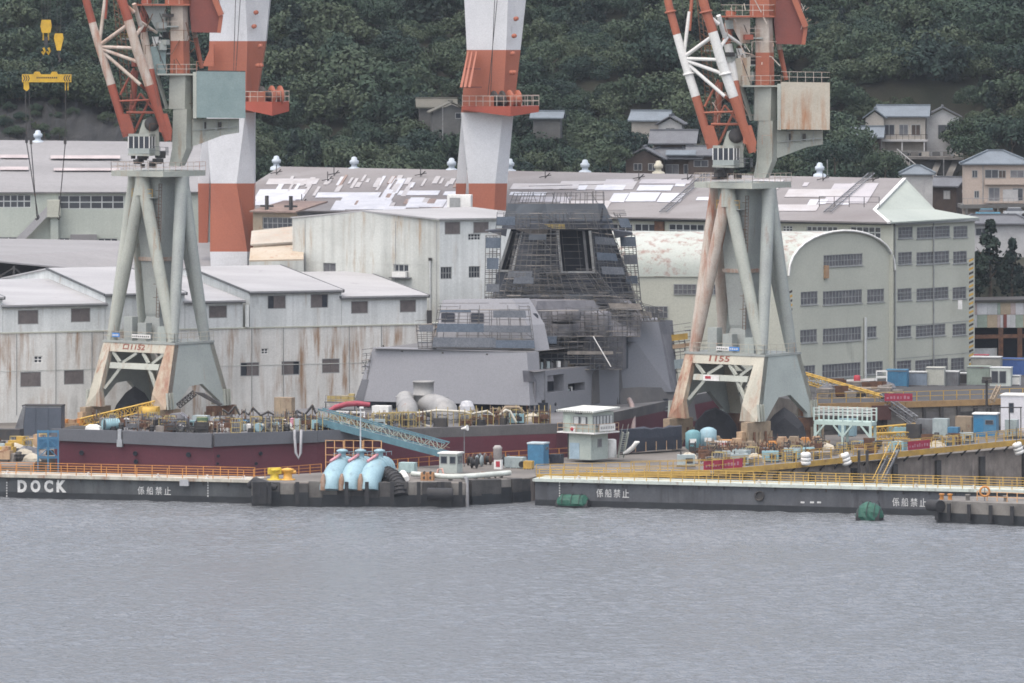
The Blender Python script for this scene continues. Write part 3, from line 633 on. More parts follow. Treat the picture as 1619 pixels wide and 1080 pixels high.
ng.interface.new_socket('Geometry',in_out='INPUT',socket_type='NodeSocketGeometry'); ng.interface.new_socket('Geometry',in_out='OUTPUT',socket_type='NodeSocketGeometry')
gi=ng.nodes.new('NodeGroupInput'); go=ng.nodes.new('NodeGroupOutput'); ip=ng.nodes.new('GeometryNodeInstanceOnPoints'); ci=ng.nodes.new('GeometryNodeCollectionInfo')
ci.inputs['Collection'].default_value=fc; ci.inputs['Separate Children'].default_value=True; ci.inputs['Reset Children'].default_value=True
def attr(n,t):
    q=ng.nodes.new('GeometryNodeInputNamedAttribute'); q.data_type=t; q.inputs['Name'].default_value=n
    return next(s for s in q.outputs if s.enabled and s.name=='Attribute')
cx=ng.nodes.new('ShaderNodeCombineXYZ'); ng.links.new(attr('rot','FLOAT'),cx.inputs[2])
ng.links.new(gi.outputs[0],ip.inputs['Points']); ng.links.new(ci.outputs[0],ip.inputs['Instance']); ip.inputs['Pick Instance'].default_value=True
ng.links.new(attr('idx','INT'),ip.inputs['Instance Index']); ng.links.new(cx.outputs[0],ip.inputs['Rotation']); ng.links.new(attr('scl','FLOAT'),ip.inputs['Scale'])
ng.links.new(ip.outputs[0],go.inputs[0])
md=forest.modifiers.new('scatter','NODES'); md.node_group=ng
def tree(px,py,d,h,kind,label,group=None,name='broadleaf_tree'):
    """single tree whose foot shows (or would show) at the pixel"""
    c=P(px,py,d); r=thing(name,c,label,'tree',group)
    me=CROWNS[kind]; hh={0:4.6,1:4.9,2:5.2,3:5.5,4:7.5,5:2.6}[kind]; s=h/hh
    mb=MB(); mb.tube(c,c+V((0,0,h*.6)),.05*h*.5+.05,.03,7)
    for k in range(4):
        a=k*1.7; mb.tube(c+V((0,0,h*(.25+.08*k))),c+V((math.cos(a)*h*.2,math.sin(a)*h*.2,h*(.5+.08*k))),.04*h*.4,.02,5)
    mb.build('trunk',m_bark,r)
    o=inst(me,'crown',r,c,random.random()*6,(s,s,s)); return r
# ================================================================ yard buildings
m_shed=mat('white corrugated sheet',(.71,.71,.685),(.58,.58,.555),sc=.16,rough=.75,rust=.8,streak=1,rustc=(.30,.19,.115),grime=.25,lines=.2,linesc=1.0)
m_shed2=mat('white sheet upper storey',(.68,.705,.70),(.57,.60,.595),sc=.2,rough=.7,rust=.45,streak=1,rustc=(.33,.25,.18),grime=.2,lines=.25,linesc=1.3)
m_gable=mat('pale weathered sheet',(.56,.58,.55),(.44,.455,.43),sc=.14,rough=.75,rust=.65,streak=1,rustc=(.36,.27,.18),grime=.2,lines=.30,linesc=1.2)
m_sroof=mat('pale grey sheet roof',(.37,.37,.38),(.295,.295,.305),sc=.12,rough=.7,rust=.15,rustc=(.45,.42,.38),grime=.15,stretch=(.4,1.4,1))
m_big=mat('mauve grey slate roof',(.265,.262,.268),(.215,.212,.217),sc=.1,rough=.85,rust=.2,rustc=(.22,.19,.19),stretch=(.3,1,1.5),lines=.12)
m_big2=mat('brown grey old roof',(.17,.155,.155),(.24,.23,.23),sc=.09,rough=.9,rust=.35,rustc=(.14,.10,.09),stretch=(.4,1,1))
m_greenw=mat('pale green-grey sheet wall',(.46,.50,.45),(.40,.44,.40),sc=.1,rough=.8,rust=.16,streak=1,rustc=(.33,.33,.29),grime=.15,lines=.10)
m_cream=mat('cream grey wall',(.48,.49,.42),(.42,.43,.37),sc=.1,rough=.8,rust=.15,streak=1,rustc=(.33,.32,.28),grime=.15)
m_patch_w=mat('new white roof sheet',(.56,.565,.60),(.44,.45,.49),sc=.5,rough=.55,grime=.1)
m_patch_g=mat('grey replaced roof sheet',(.36,.34,.34),(.42,.41,.42),sc=.5,rough=.7)
m_patch_b=mat('brown rusted roof sheet',(.21,.155,.14),(.28,.21,.18),sc=.6,rough=.9)
m_shut=mat('brown-grey shutter',(.155,.135,.13),(.115,.10,.10),sc=.9,rough=.7,grime=.3)
m_frame=mat('white window frame',(.55,.57,.56),(.44,.46,.46),sc=1,rough=.6)
m_framed=mat('grey window frame',(.30,.31,.31),(.24,.25,.25),sc=1,rough=.6)
m_groof=mat('pale green roof sheet',(.35,.385,.35),(.30,.335,.305),sc=.15,rough=.65,rust=.1,rustc=(.35,.4,.36))
m_archroof=mat('mint roof with old red showing',(.37,.405,.37),(.43,.45,.425),sc=.12,rough=.75,rust=.68,rustc=(.27,.18,.155),stretch=(1,1,.7))
m_rroof=mat('rust washed cream roof',(.40,.33,.25),(.46,.41,.34),sc=.2,rough=.8,rust=.5,rustc=(.30,.13,.07),stretch=(1,1,.4))
m_gutter=mat('dark gutter',(.10,.11,.115),(.07,.075,.08),sc=.8,rough=.6)
def roofpan(root,a,b_,c,d,m,name='roof',th=.22,eave=None):
    """roof slab through four corner points (a,b = eave; c,d = ridge), with thickness"""
    a,b_,c,d=map(V,(a,b_,c,d)); n=(b_-a).cross(d-a).normalized()
    if n.z<0: n=-n
    return MB().prism([a,b_,c,d] ,n*th).build(name,m,root)
def shutter_window(W,h,root,open_part=0):
    """sliding shutters over an opening, one side may stand open and dark"""
    a,b_,c,d=h; mb=MB(); mid=(a+c)/2
    f=MB()
    for (x0,x1,z0,z1) in ((a,a+.1,b_,d),(c-.1,c,b_,d),(a+.1,c-.1,b_,b_+.1),(a+.1,c-.1,d-.1,d)): f.par(W.pt(x0,z0,-.16),W.u*(x1-x0),W.n*.14,V((0,0,z1-z0)))
    fo=f.build('window',m_framed,root)
    g=MB()
    parts=[(a+.1,mid,-.1),(mid,c-.1,-.06)]
    if open_part==1: parts=[(a+.1,a+.1+(c-a)*.62,-.08)]
    if open_part==2: parts=[(c-.1-(c-a)*.62,c-.1,-.08)]
    for x0,x1,o in parts:
        MB().par(W.pt(x0,b_+.1,o-.04),W.u*(x1-x0),W.n*.05,V((0,0,d-b_-.2))).build('shutter',m_shut,fo)
    MB().par(W.pt(a+.02,b_+.02,-.24),W.u*(c-a-.04),W.n*.04,V((0,0,d-b_-.04))).build('pane',m_glass,fo)
# ---- long white shed along the far dock side
A0=X2(0,893); a24=math.radians(23)
S1=V((math.cos(a24),math.sin(a24),0)); S2=V((-math.sin(a24),math.cos(a24),0))
FW=Wall(A0-S1*30,A0+S1*75)
root=thing('corrugated_shed',FW.pt(0,ZY),'long rust-streaked white corrugated shed behind the moored crane and hull'.replace('moored ',''),'shed')
uL,_=FW.uz(-300,500); uR,_=FW.uz(735,500)
ztop=15.3
lowwin=[(32,588,65,612,0),(101,585,133,608,0),(380,573,410,595,2),(445,571,474,593,1),(509,567,537,590,0)]
small=[(54,563,67,574),(413,551,424,560)]
hl=[FW.rect(*w[:4]) for w in lowwin]; hs=[FW.rect(*w) for w in small]
mb=MB(); FW.mesh(mb,uL,ZY,uR,ztop,hl+hs); mb.build('lower_wall',m_shed,root)
for w,h in zip(lowwin,hl): shutter_window(FW,h,root,w[4])
for h in hs: FW.window(h,2,2,m_white,m_glass,root,bar=.12)
MB().par(FW.pt(uL,ztop,.12),FW.u*(uR-uL),-FW.n*3,V((0,0,.18))).build('ledge',m_cream,root)
for x0 in (26,88,145,398,448,552,603): # downpipes and sheet joints
    u,_=FW.uz(x0,560); MB().tube(FW.pt(u,ZY+1,.06),FW.pt(u,ztop,.06),.05,n=6).build('downpipe',m_framed,root)
u0,_=FW.uz(4,560); MB().par(FW.pt(uL,10.15,.001),FW.u*(uR-uL),FW.n*.04,V((0,0,.1))).build('sheet_joint',m_gable,root)
u,_=FW.uz(605,560); MB().path([FW.pt(u,12.6,.1),FW.pt(u+.4,11.9,.1),FW.pt(u+.9,11.2,.1),FW.pt(u+.9,6.5,.1)],.07,6).build('drain_pipe',m_dark,root)
def bay(px0,px1,eave_px,ridge_rise,depth,wins,zb=ztop+.18,left=True,right=True,wm=m_shed2,sill=True,inset=.0,front_only=False,cap=True):
    u0,_=FW.uz(px0,490); u1,_=FW.uz(px1,490); _,ze=FW.uz((px0+px1)/2,eave_px)
    hh=[FW.rect(*w[:4]) for w in wins]
    mb=MB(); FW.mesh(mb,u0,zb,u1,ze,hh); 
    zr=ze+ridge_rise
    for u,on in ((u0,left),(u1,right)):
        if on: mb.poly([FW.pt(u,zb-2),FW.pt(u,ze),FW.pt(u,zr,-depth),FW.pt(u,ze,-2*depth),FW.pt(u,zb-2,-2*depth)])
    mb.build('bay_wall',wm,root)
    roofpan(root,FW.pt(u0-.25,ze+.02,.45),FW.pt(u1+.25,ze+.02,.45),FW.pt(u1+.25,zr+.02,-depth),FW.pt(u0-.25,zr+.02,-depth),m_sroof,'bay_roof')
    roofpan(root,FW.pt(u0-.25,zr,-depth-.01),FW.pt(u1+.25,zr,-depth-.01),FW.pt(u1+.25,ze,-2*depth),FW.pt(u0-.25,ze,-2*depth),m_sroof,'bay_roof')
    MB().par(FW.pt(u0-.25,ze-.16,.5),FW.u*(u1-u0+.5),-FW.n*.12,V((0,0,.15))).build('gutter',m_gutter,root)
    for w,h in zip(wins,hh): shutter_window(FW,h,root,w[4])
    if cap:
        for u in (u0-.3,u1+.18): MB().bar(FW.pt(u,ze+.12,.5),FW.pt(u,zr+.16,-depth),.16,.3).build('verge',m_gutter,root)
bay(-210,4,474,2.4,24,[(-60,486,-30,508,0)])
bay(4.5,166,483.5,2.4,24,[(28,490,61,513,0),(112,487,143,509.5,0)],cap=False)
bay(166.5,292,466,2.6,24,[(236,480,262,500,0)])
bay(292.5,384,478,2.4,24,[(330,483,359,503,0)],cap=False)
bay(395,540,462,2.5,24,[(423,467,452,488.5,2),(491,465,519,487,1)])
bay(540.5,675,470,2.4,24,[(555,476,582,496,0),(632,474,658,494,0)])
MB().bar(FW.pt(FW.uz(390,490)[0],15.5,.2),FW.pt(FW.uz(390,490)[0],18.6,.2),.5,.5).build('rain_head',m_shed2,root)
u,_=FW.uz(678,490); MB().bar(FW.pt(u,15.4,.2),FW.pt(u,17.3,.2),.7,.6).build('service_box',m_dark,root)
# ---- truss-fronted low roof behind the sheds
root=thing('open_truss_shed',X2(60,938,ZY),'wide low shed with mauve grey roof and dark open trussed front','shed')
def pz(px,py,d): return P(px,py,d)
a,b_,c,d=pz(-60,410,938),pz(345,447,950),pz(345,386,985),pz(-60,378,985)
roofpan(root,a,b_,c,d,m_big)
mb=MB(); 
for i in range(11):
    p=a.lerp(b_,i/10); mb.bar(p-V((0,0,.3)),V((p.x,p.y,12)),.3)
    if i<10:
        q=a.lerp(b_,(i+1)/10); mb.bar(p-V((0,0,.5)),q-V((0,0,3.2)),.2); mb.bar(p-V((0,0,3.2)),q-V((0,0,.5)),.2); mb.bar(p-V((0,0,3.3)),q-V((0,0,3.3)),.25)
mb.build('truss',m_dark,root)
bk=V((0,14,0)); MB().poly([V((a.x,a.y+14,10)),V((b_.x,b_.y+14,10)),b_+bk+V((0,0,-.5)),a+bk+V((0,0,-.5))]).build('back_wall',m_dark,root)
for x0,x1 in ((6,43),(85,122)): 
    t=lambda x,f:(pz(x,0,0) if False else a.lerp(b_,(x+60)/405).lerp(d.lerp(c,(x+60)/405),f))
    MB().prism([t(x0,.48),t(x1,.48),t(x1,.66),t(x0,.66)],V((0,0,.3))).build('roof_light',mat('cream roof light',(.58,.55,.48),sc=.5),root)
MB().poly([b_+V((-8,.2,-.1)),b_+V((6,.2,-.1)),V((b_.x+6,b_.y+.2,10)),V((b_.x-8,b_.y+.2,10))]).build('front_wall',m_gable,root)
# ---- tall shed at the picture's far side
LW=Wall(X2(-160,1000),X2(318,1003))
root=thing('tall_shed',LW.pt(0,ZY),'tall pale green shed with mauve grey roof and ribbon windows under the eave','shed')
wins=[(-95,308,-55,328,5,2),(-48,308,49,328.5,9,2),(91.5,309,196,330.5,6,2),(200,310,300,331,6,2),(-30,375,28,381.5,4,1),(94,376.5,110,382,2,1),(155,377,186,383,3,1)]
hh=[LW.rect(*w[:4]) for w in wins]; uR,_=LW.uz(300,330); _,ze=LW.uz(100,305.5)
mb=MB(); LW.mesh(mb,0,ZY,LW.L,ze,hh); mb.build('wall',m_greenw,root)
for w,h in zip(wins,hh): LW.window(h,w[4],w[5],m_frame,m_glass,root,bar=.16)
rl=P(-160,222,1030); rr_=P(318,227,1033)
roofpan(root,LW.pt(-.2,ze,.6),LW.pt(LW.L+.2,ze,.6),rr_,rl,m_big)
roofpan(root,rr_+V((0,30,-8)),rl+V((0,30,-8)),rl+V((0,.01,0)),rr_+V((0,.01,0)),m_big)
for x0,x1,y0,y1 in ((0,45,245,250),(80,190,246,251),(0,45,264,269),(85,190,266,270)):
    q=lambda x,y: ray(x,y)
    n=(LW.pt(0,ze,.6)-rl).cross(LW.u).normalized(); nn=n if n.z>0 else -n
    def on(x,y):
        r=ray(x,y); t=(rl+nn*.24-CAM).dot(nn)/r.dot(nn); return CAM+r*t
    MB().prism([on(x0,y1),on(x1,y1),on(x1,y0),on(x0,y0)],nn*.05).build('roof_strip',mat('pinkish roof strip',(.42,.37,.37),sc=.3),root)
MB().poly([LW.pt(LW.L,ZY),LW.pt(LW.L,ze),rr_,rr_+V((0,30,-8)),rr_+V((0,30,-30))]).build('gable_wall',m_greenw,root)
# sloped conveyor stair on that wall
mb=MB(); p0=LW.uz(30,380); p1=LW.uz(86,322)
mb.bar(LW.pt(*p0,1.2),LW.pt(*p1,1.2),1.2,1.1); mb.build('covered_stair',m_sroof,root)
u,z=LW.uz(84,320); MB().par(LW.pt(u-.9,z-2.2,2.0),LW.u*2.0,-LW.n*2.0,V((0,0,2.6))).build('stair_head',m_cream,root)
MB().par(LW.pt(u-.4,ZY,1.4),LW.u*1.2,-LW.n*1.0,V((0,0,z-2.2-ZY))).build('stair_column',m_greenw,root)
u,z=LW.uz(132,383); MB().par(LW.pt(u-2.0,z-5,.8),LW.u*4.0,-LW.n*.8,V((0,0,6.2))).build('annex',m_big,root)
def roof_vent(c,label,s=1.0,m=None):
    r=thing('roof_vent',c,label,'roof vent','ridge ventilators'); m=m or mat('blue-white vent',(.50,.56,.62),(.42,.48,.54),sc=1,rough=.5)
    MB().lathe(c,[(1.0*s,-.35),(.95*s,.1),(.45*s,.35),(.45*s,.7*s)],12).build('base',m,r)
    MB().lathe(c,[(.45*s,.68*s),(.68*s,.74*s),(.72*s,1.2*s),(.45*s,1.42*s),(.42*s,1.7*s),(.2*s,1.85*s)],12).build('hood',m,r); return r
roof_vent(P(60,224.5,1031),'blue-white ridge vent on the tall mauve roofed shed')
# ---- long patchwork roof shed
BW=Wall(X2(345,979),X2(1412,931))
root=thing('patchwork_roof_shed',BW.pt(0,ZT),'very long shed whose old brown roof is patched with white sheets','shed')
_,zeL=BW.uz(400,345); ze=29.2
zr=ze+5.6; dep=27
def bw_on(px,py):
    e=BW.pt(0,ze,.5); rv=BW.pt(0,zr,-dep); n=(rv-e).cross(BW.u).normalized(); n=n if n.z>0 else -n
    r=ray(px,py); t=(e+n*.26-CAM).dot(n)/r.dot(n); return CAM+r*t,n
wl=[(965,354,1000,377,3,2),(1003,354,1036,377,3,2),(1057,354.5,1113,374,5,2),(1114.5,355,1150,374,4,2),(1237,357,1253,366,3,2),(1275,358,1324,366,6,1),(1344,358.5,1392.5,377,5,2),(417,344,462,364,4,2)]
hh=[BW.rect(*w[:4]) for w in wl]
mb=MB(); BW.mesh(mb,0,ZT,BW.L,ze,hh); mb.build('wall',m_cream,root)
for w,h in zip(wl,hh): BW.window(h,w[4],w[5],m_frame,m_glass,root,bar=.14)
MB().par(BW.pt(-.3,ze-.5,.62),BW.u*(BW.L+.3),-BW.n*.3,V((0,0,.6))).build('gutter',m_gutter,root)
u,_=BW.uz(1042,360); MB().par(BW.pt(u-.6,ZT+10,.35),BW.u*1.5,-BW.n*.3,V((0,0,ze-.5-ZT-10))).build('rusty_pier',m_rust,root)
eL,rL=BW.pt(-.4,ze,.6),BW.pt(-4,zr,-dep)
def onroof(x,y): q,n=bw_on(x,y); return q-n*.26
VA,VM,VE=onroof(1430,281.5),onroof(1382,331),onroof(1405,351)
roofpan(root,eL,VE,VA,rL,m_big2) if 0 else MB().prism([eL,VE,VM,VA,rL],(VE-eL).cross(VM-eL).normalized()*.22).build('roof',m_big2,root)
roofpan(root,rL+V((0,.02,0)),VA+V((0,.02,0)),VA+V((0,26,-6)),rL+V((0,26,-6)),m_big2)
rp=random.Random(5)
def patch(x0,x1,y0,y1,m,lean=.62,jit=0):
    """replaced roof sheet; its long edges follow the roof fall, so they lean in the view"""
    s=(y1-y0)*lean
    c=[bw_on(x0-0,y1),bw_on(x1-0,y1),bw_on(x1+s,y0),bw_on(x0+s,y0)]; n=c[0][1]
    MB().prism([q[0] for q in c],n*(.05+rp.random()*.04)).build('roof_sheet',m,root)
# white sheets, read off the roof
for x0,x1,y0,y1 in ((401,478,300,316),(400,462,316,325),(498,598,305,313),(530,600,313,332),(522,545,318,333),(560,612,318,332),(598,618,300,318),(628,692,302,309),(640,662,313,329),(662,700,316,328),(606,640,327,332.5),(700,712,318,330),(616,628,283,306),(610,615,282,300),(646,652,289,297),(590,594,284,294),(700,722,303,309),(812,862,304.5,309.5),(805,818,304,309),(912,925,293,301),(1006,1060,293,302),(1066,1082,287,295),(988,1036,305,319),(962,986,306,320),(1038,1075,306,320),(1100,1120,312,317),(1276,1290,316,324),(1293,1305,316,323),(1322,1342,316,324)): patch(x0,x1,y0,y1,m_patch_w)
for i in range(46):
    x=rp.uniform(430,725); y=rp.uniform(276,296); h=rp.uniform(5,16); patch(x,x+rp.choice([4,5,8]),y,y+h,rp.choice([m_patch_w,m_patch_g,m_patch_g,m_patch_b]))
for i in range(16):
    x=rp.uniform(540,700); y=rp.uniform(305,326); patch(x,x+rp.choice([4,7,12]),y,y+rp.uniform(4,8),rp.choice([m_patch_b,m_patch_g]))
mpk=mat('pale lilac roof sheet',(.40,.38,.40),(.34,.33,.35),sc=.4,rough=.7)
for x0,x1,y0,y1,m in ((880,1000,287,300,m_patch_g),(955,1000,284,290,mpk),(1010,1090,284,291,mpk),(940,985,293,301,m_patch_w),(1126,1200,300,309,mpk),(1130,1200,312,318,m_patch_b),(1300,1370,291,322,mpk),(1282,1296,302,309,mpk),(1330,1372,290,318,mpk),(1268,1276,289,295,mpk),(1180,1230,285,300,m_patch_g),(1195,1290,324,334,m_patch_g),(1240,1330,300,312,m_patch_g),(806,890,291,300,m_patch_g),(820,900,312,320,mpk),(880,960,318,330,m_patch_g),(420,500,283,292,m_patch_g)): patch(x0,x1,y0,y1,m)
for x in (1110,1370): # roof ladders
    q=[bw_on(x+s,y) for s,y in ((8,277),(-62,338))]; n=q[0][1]; mb=MB()
    for o in (-.5,.5): mb.bar(q[0][0]+BW.u*o+n*.3,q[1][0]+BW.u*o+n*.3,.12)
    for k in range(26): p=q[0][0].lerp(q[1][0],k/25)+n*.3; mb.bar(p-BW.u*.5,p+BW.u*.5,.09)
    mb.build('roof_ladder',m_steel,root)
for i,x in enumerate((437,560,714,925,1041,1296,806)):
    r_=ray(x,270); t=(BW.pt(0,0,-dep)-CAM).dot(BW.n)/r_.dot(BW.n); c=CAM+r_*t; c.z=zr
    roof_vent(c,('pale yellow ridge vent on the long patched roof' if x==1041 else 'blue-white ridge vent on the long patched roof'),m=mat('yellowed vent',(.55,.52,.42),sc=1) if x==1041 else None)
def aerial(px,py,lab):
    c,n=bw_on(px,py); r=thing('roof_anchor',c,lab,'roof anchor','dark roof anchors')
    mb=MB().tube(c,c+V((0,0,1.5)),.07,n=5); mb.bar(c+V((-.9,0,.15)),c+V((.9,0,.5)),.12); mb.bar(c+V((0,0,.1)),c+V((.7,-.6,.8)),.12); mb.build('post',m_dark,r)
for x,y in ((437,276),(518,287),(528,278),(665,279),(862,282),(1010,284),(1087,285),(1301,286),(1380,287),(477,323)): aerial(x,y,'dark bracket standing on the long patched roof')
# railed catwalk on the roof
c0,n=bw_on(1328,332); c1,_=bw_on(1395,333); railing('roof_catwalk',[c0+V((-3,-1,.5)),c1+V((-.5,-1,.5))],1.5,2.2,2,m_dark,'dark railed catwalk near the eave of the patched roof',cat='catwalk')
# ---- low brick-brown workshop and rusty roof
W5=Wall(X2(400,956),X2(470,953)); root=thing('brown_workshop',W5.pt(0,ZY),'grimy brown workshop with dark roof beside the red and white leg','workshop')
h5=[W5.rect(415,343.5,462,362.5)]
_,z5=W5.uz(430,336); mb=MB(); W5.mesh(mb,0,ZY,W5.L,z5,h5); mb.build('wall',mat('grimy brown wall',(.28,.24,.18),(.20,.16,.12),sc=.3,rust=.4,rough=.9),root)
W5.window(h5[0],6,2,m_framed,m_glass,root)
roofpan(root,W5.pt(-.3,z5,.5),W5.pt(W5.L,z5,.5),W5.pt(W5.L,z5+1.2,-10),W5.pt(0,z5+1.2,-10),m_patch_b)
for x in (417,455):
    u,_=W5.uz(x,330); mb=MB().tube(W5.pt(u,z5,-1),W5.pt(u,z5+2.4,-1),.3,n=8); mb.bar(W5.pt(u-1,z5+.9,-1),W5.pt(u+1,z5+.9,-1),.3); mb.build('chimney_pipe',m_dark,root)
root=thing('rusty_roof_shed',X2(430,940,ZY),'low shed with a rust-washed cream roof behind the white bays','shed')
a,b_,c,d=P(394,414,938),P(480,412,938),P(480,366,952),P(398,375,952)
roofpan(root,a,b_,b_.lerp(c,.5),a.lerp(d,.5),m_rroof); roofpan(root,a.lerp(d,.5)+V((0,0,.5)),b_.lerp(c,.5)+V((0,0,.5)),c+V((0,0,.7)),d+V((0,0,.7)),mat('cream roof',(.45,.42,.37),(.38,.34,.29),sc=.2,rust=.6,rustc=(.45,.33,.25)))
MB().poly([a,b_,V((b_.x,b_.y,10)),V((a.x,a.y,10))]).build('wall',m_gable,root)
# ---- white gabled building behind the hull
CW=Wall(X2(462.5,942),X2(695,932)); CR=Wall(X2(695,932),X2(870,938))
root=thing('white_gabled_building',CW.pt(0,ZY),'tall white corrugated building with a shallow gable behind the warship hangar','building')
h=[CW.rect(511,416,531,434),CW.rect(622,418,646,440)]
_,z0=CW.uz(463,345); _,z1=CW.uz(695,350.5); u2,zp=CW.uz(572,335); ze=min(z0,z1)
mb=MB(); CW.mesh(mb,0,ZY,CW.L,ze,h); mb.poly([CW.pt(0,ze),CW.pt(CW.L,ze),CW.pt(CW.L,z1),CW.pt(u2+4,zp-.15),CW.pt(u2,zp),CW.pt(0,z0)]); mb.build('gable_wall',m_gable,root)
CW.window(h[0],2,1,m_framed,m_glass2,root); CW.window(h[1],3,2,m_frame,m_glass,root)
a,b_,c,d=CW.rect(622,430,646,438); r_=thing('air_conditioner',CW.pt((a+c)/2,b_-.2,.5),'white air conditioner on a bracket under the gable window','air conditioner')
MB().par(CW.pt(a+.2,b_,.15),CW.u*(c-a-.3),CW.n*.7,V((0,0,.75))).build('case',m_white,r_); MB().par(CW.pt(a-.3,b_-.15,0),CW.u*(c-a+.8),CW.n*.9,V((0,0,.13))).build('bracket',m_steel,r_)
hr=[CR.rect(703,350.5,728,371),CR.rect(748,350.5,773,369),CR.rect(696.5,422,714.5,441.5),CR.rect(741,421,759,439.5),CR.rect(740,369.5,760,380),CR.rect(793,420,812,439)]
_,zc=CR.uz(760,347); mb=MB(); CR.mesh(mb,0,ZY,CR.L,zc,hr); mb.build('side_wall',m_shed2,root)
for i,h in enumerate(hr):
    if i<2: shutter_window(CR,h,root,0)
    else: CR.window(h,[3,3,4,4,4,4][i],2,m_frame if i==4 else m_framed,m_glass,root)
rl=CW.pt(u2,zp); rr_=rl+(CR.u*CR.L)+V((0,0,.3))
roofpan(root,CR.pt(-.3,zc,.5),CR.pt(CR.L,zc,.5),rr_,rl,m_sroof)
roofpan(root,CW.pt(-.2,z0,.2),rl+V((0,0,.01)),rr_+V((-2,0,0)),CW.pt(-.2,z0,.2)+CR.u*CR.L,m_sroof,th=.18)
for x in (472,681):
    u,z=CW.uz(x,412); MB().tube(CW.pt(u,ZY+6,.18),CW.pt(u,z,.18),.14,n=8).build('vent_pipe',m_frame,root); MB().box(CW.pt(u,z,.18),.5,.4,.4).build('vent_cowl',m_dark,root)
for x in (482,625,690): u,_=CW.uz(x,400); MB().par(CW.pt(u,ZY,.0),CW.u*.09,CW.n*.03,V((0,0,ze-ZY))).build('sheet_joint',m_framed,root)
u,z=CW.uz(500,409); MB().par(CW.pt(0,CW.uz(500,415)[1],.0),CW.u*CW.L,CW.n*.02,V((0,0,.1))).build('sheet_joint',m_gable,root)
# rooftop box by the red leg
c0=P(727,332,945); r=thing('rooftop_unit',c0,'white rooftop cooling unit beside the base of the red and white leg','cooling unit')
MB().box(c0,3.4,2.5,2.2,-.1).build('case',m_white,r); MB().box(c0+V((-.7,-1.27,.3)),1.5,.06,1.5,-.1).build('grille',m_framed,r)
# ---- round roofed workshop and the four storey end building
AW=Wall(X2(1244,913),X2(1412,932)); root=thing('round_roof_workshop',AW.pt(0,ZT),'cream workshop with a barrel roof and ribbon windows','workshop')
w_=[(1302,402,1364,421,13),(1266,461,1293,482,5),(1301,459,1363,481,12),(1371,457,1398,478,5),(1265,521,1292,542,5),(1301,518,1362,540,12),(1371,516,1386,534,3),(1263,578,1289,598,5),(1300,574.5,1361,597,12),(1369,571.5,1396,592,5)]
hh=[AW.rect(*w[:4]) for w in w_]
_,zs=AW.uz(1250,433); _,zt=AW.uz(1326,366.5); uc=AW.uz(1328,400)[0]; L_=AW.L
_,zbase=AW.uz(1320,606)
mb=MB(); _z=zs-.4; AW.mesh(mb,0,ZT-1,L_,_z,[h for h in hh if h[3]<_z],depth=.18)
# arched gable with its own opening
top=hh[0]; prof=[]
K=16; R=L_/2*1.0
for k in range(K+1):
    t=math.pi*k/K; prof.append((L_/2-math.cos(t)*L_/2, _z+(zt-_z)*math.sin(t)**.85))
pts=[AW.pt(u,z) for u,z in prof]
AW.mesh(mb,top[0]-1.2,_z,top[2]+1.2,top[3]+.4,[top],depth=.18)
def zprof(u):
    t=math.acos(max(-1,min(1,(L_/2-u)/(L_/2)))); return _z+(zt-_z)*math.sin(t)**.85
for ua,ub,zb in ((0,top[0]-1.2,_z),(top[0]-1.2,top[2]+1.2,top[3]+.4),(top[2]+1.2,L_,_z)):
    n=8; us=[ua+(ub-ua)*k/n for k in range(n+1)]
    mb.poly([AW.pt(ua,zb),AW.pt(ub,zb)]+[AW.pt(u,max(zb+.01,zprof(u))) for u in us[::-1]])
mb.build('front_wall',m_cream,root)
for w,h in zip(w_,hh): AW.window(h,w[4],2,m_framed,m_glass2,root,depth=.18,bar=.10,sill=True)
RD=V((-.999,.03,0))*33   # the barrel roof runs back along the yard
mb=MB(); q=[AW.pt(u-.0,z+.05,.35) for u,z in prof]; mb.loft([q,[p+RD for p in q]],closed=False,cap=False,smooth=True); mb.build('barrel_roof',m_archroof,root)
mb=MB(); mb.path([p+V((0,0,.1)) for p in q],.16,6); mb.build('roof_edge',m_white,root)
mb=MB(); mb.poly([AW.pt(0,ZT-1),AW.pt(0,_z),AW.pt(0,_z)+RD,AW.pt(0,ZT-1)+RD]); mb.build('side_wall',m_cream,root)
SW=Wall((AW.pt(0,0)+RD)[:],AW.pt(0,0)[:])
for h in (SW.rect(1065,449,1101,466),SW.rect(1020,484,1056,503),SW.rect(1115,449,1180,466)): SW.window(h,5,2,m_framed,m_glass2,root,depth=-.02)
u,z=AW.uz(1305,440); MB().par(AW.pt(u-.4,z,.0),AW.u*.8,AW.n*.35,V((0,0,1.8))).build('rusty_box',mat('tan vent',(.42,.27,.16),sc=1,rust=.3),root)
u,_=AW.uz(1366,560); MB().tube(AW.pt(u,ZT,.25),AW.pt(u,AW.uz(1366,502)[1],.25),.2,n=8).build('flue',m_frame,root)
EW=Wall(X2(1412,932.3),X2(1541,950)); root=thing('end_building',EW.pt(0,ZT),'four storey cream building with pale green hipped roof and striped corner','building')
w_=[]
for y0,y1,dy,cols in ((358.5,377,-.8,((1420,1443,4),(1449.5,1502,9),(1507.5,1530,4))),(398.5,418,-.9,((1420,1442,4),(1449,1501,9),(1507,1529,4))),(456,475,-1.4,((1419,1441.5,4),(1449,1500,9),(1506,1528,4))),(515,533.5,-2,((1418.5,1441,4),(1448,1495,8),(1506,1528,4))),(570,589.5,-2.6,((1418,1441,4),(1447,1499,9),(1503.5,1525,4)))):
    for i,(x0,x1,nx) in enumerate(cols): w_.append((x0,y0+dy*i*.8,x1,y1+dy*i*.8,nx))
hh=[EW.rect(*w[:4]) for w in w_]; _,ze=EW.uz(1475,349.5); L_=EW.L
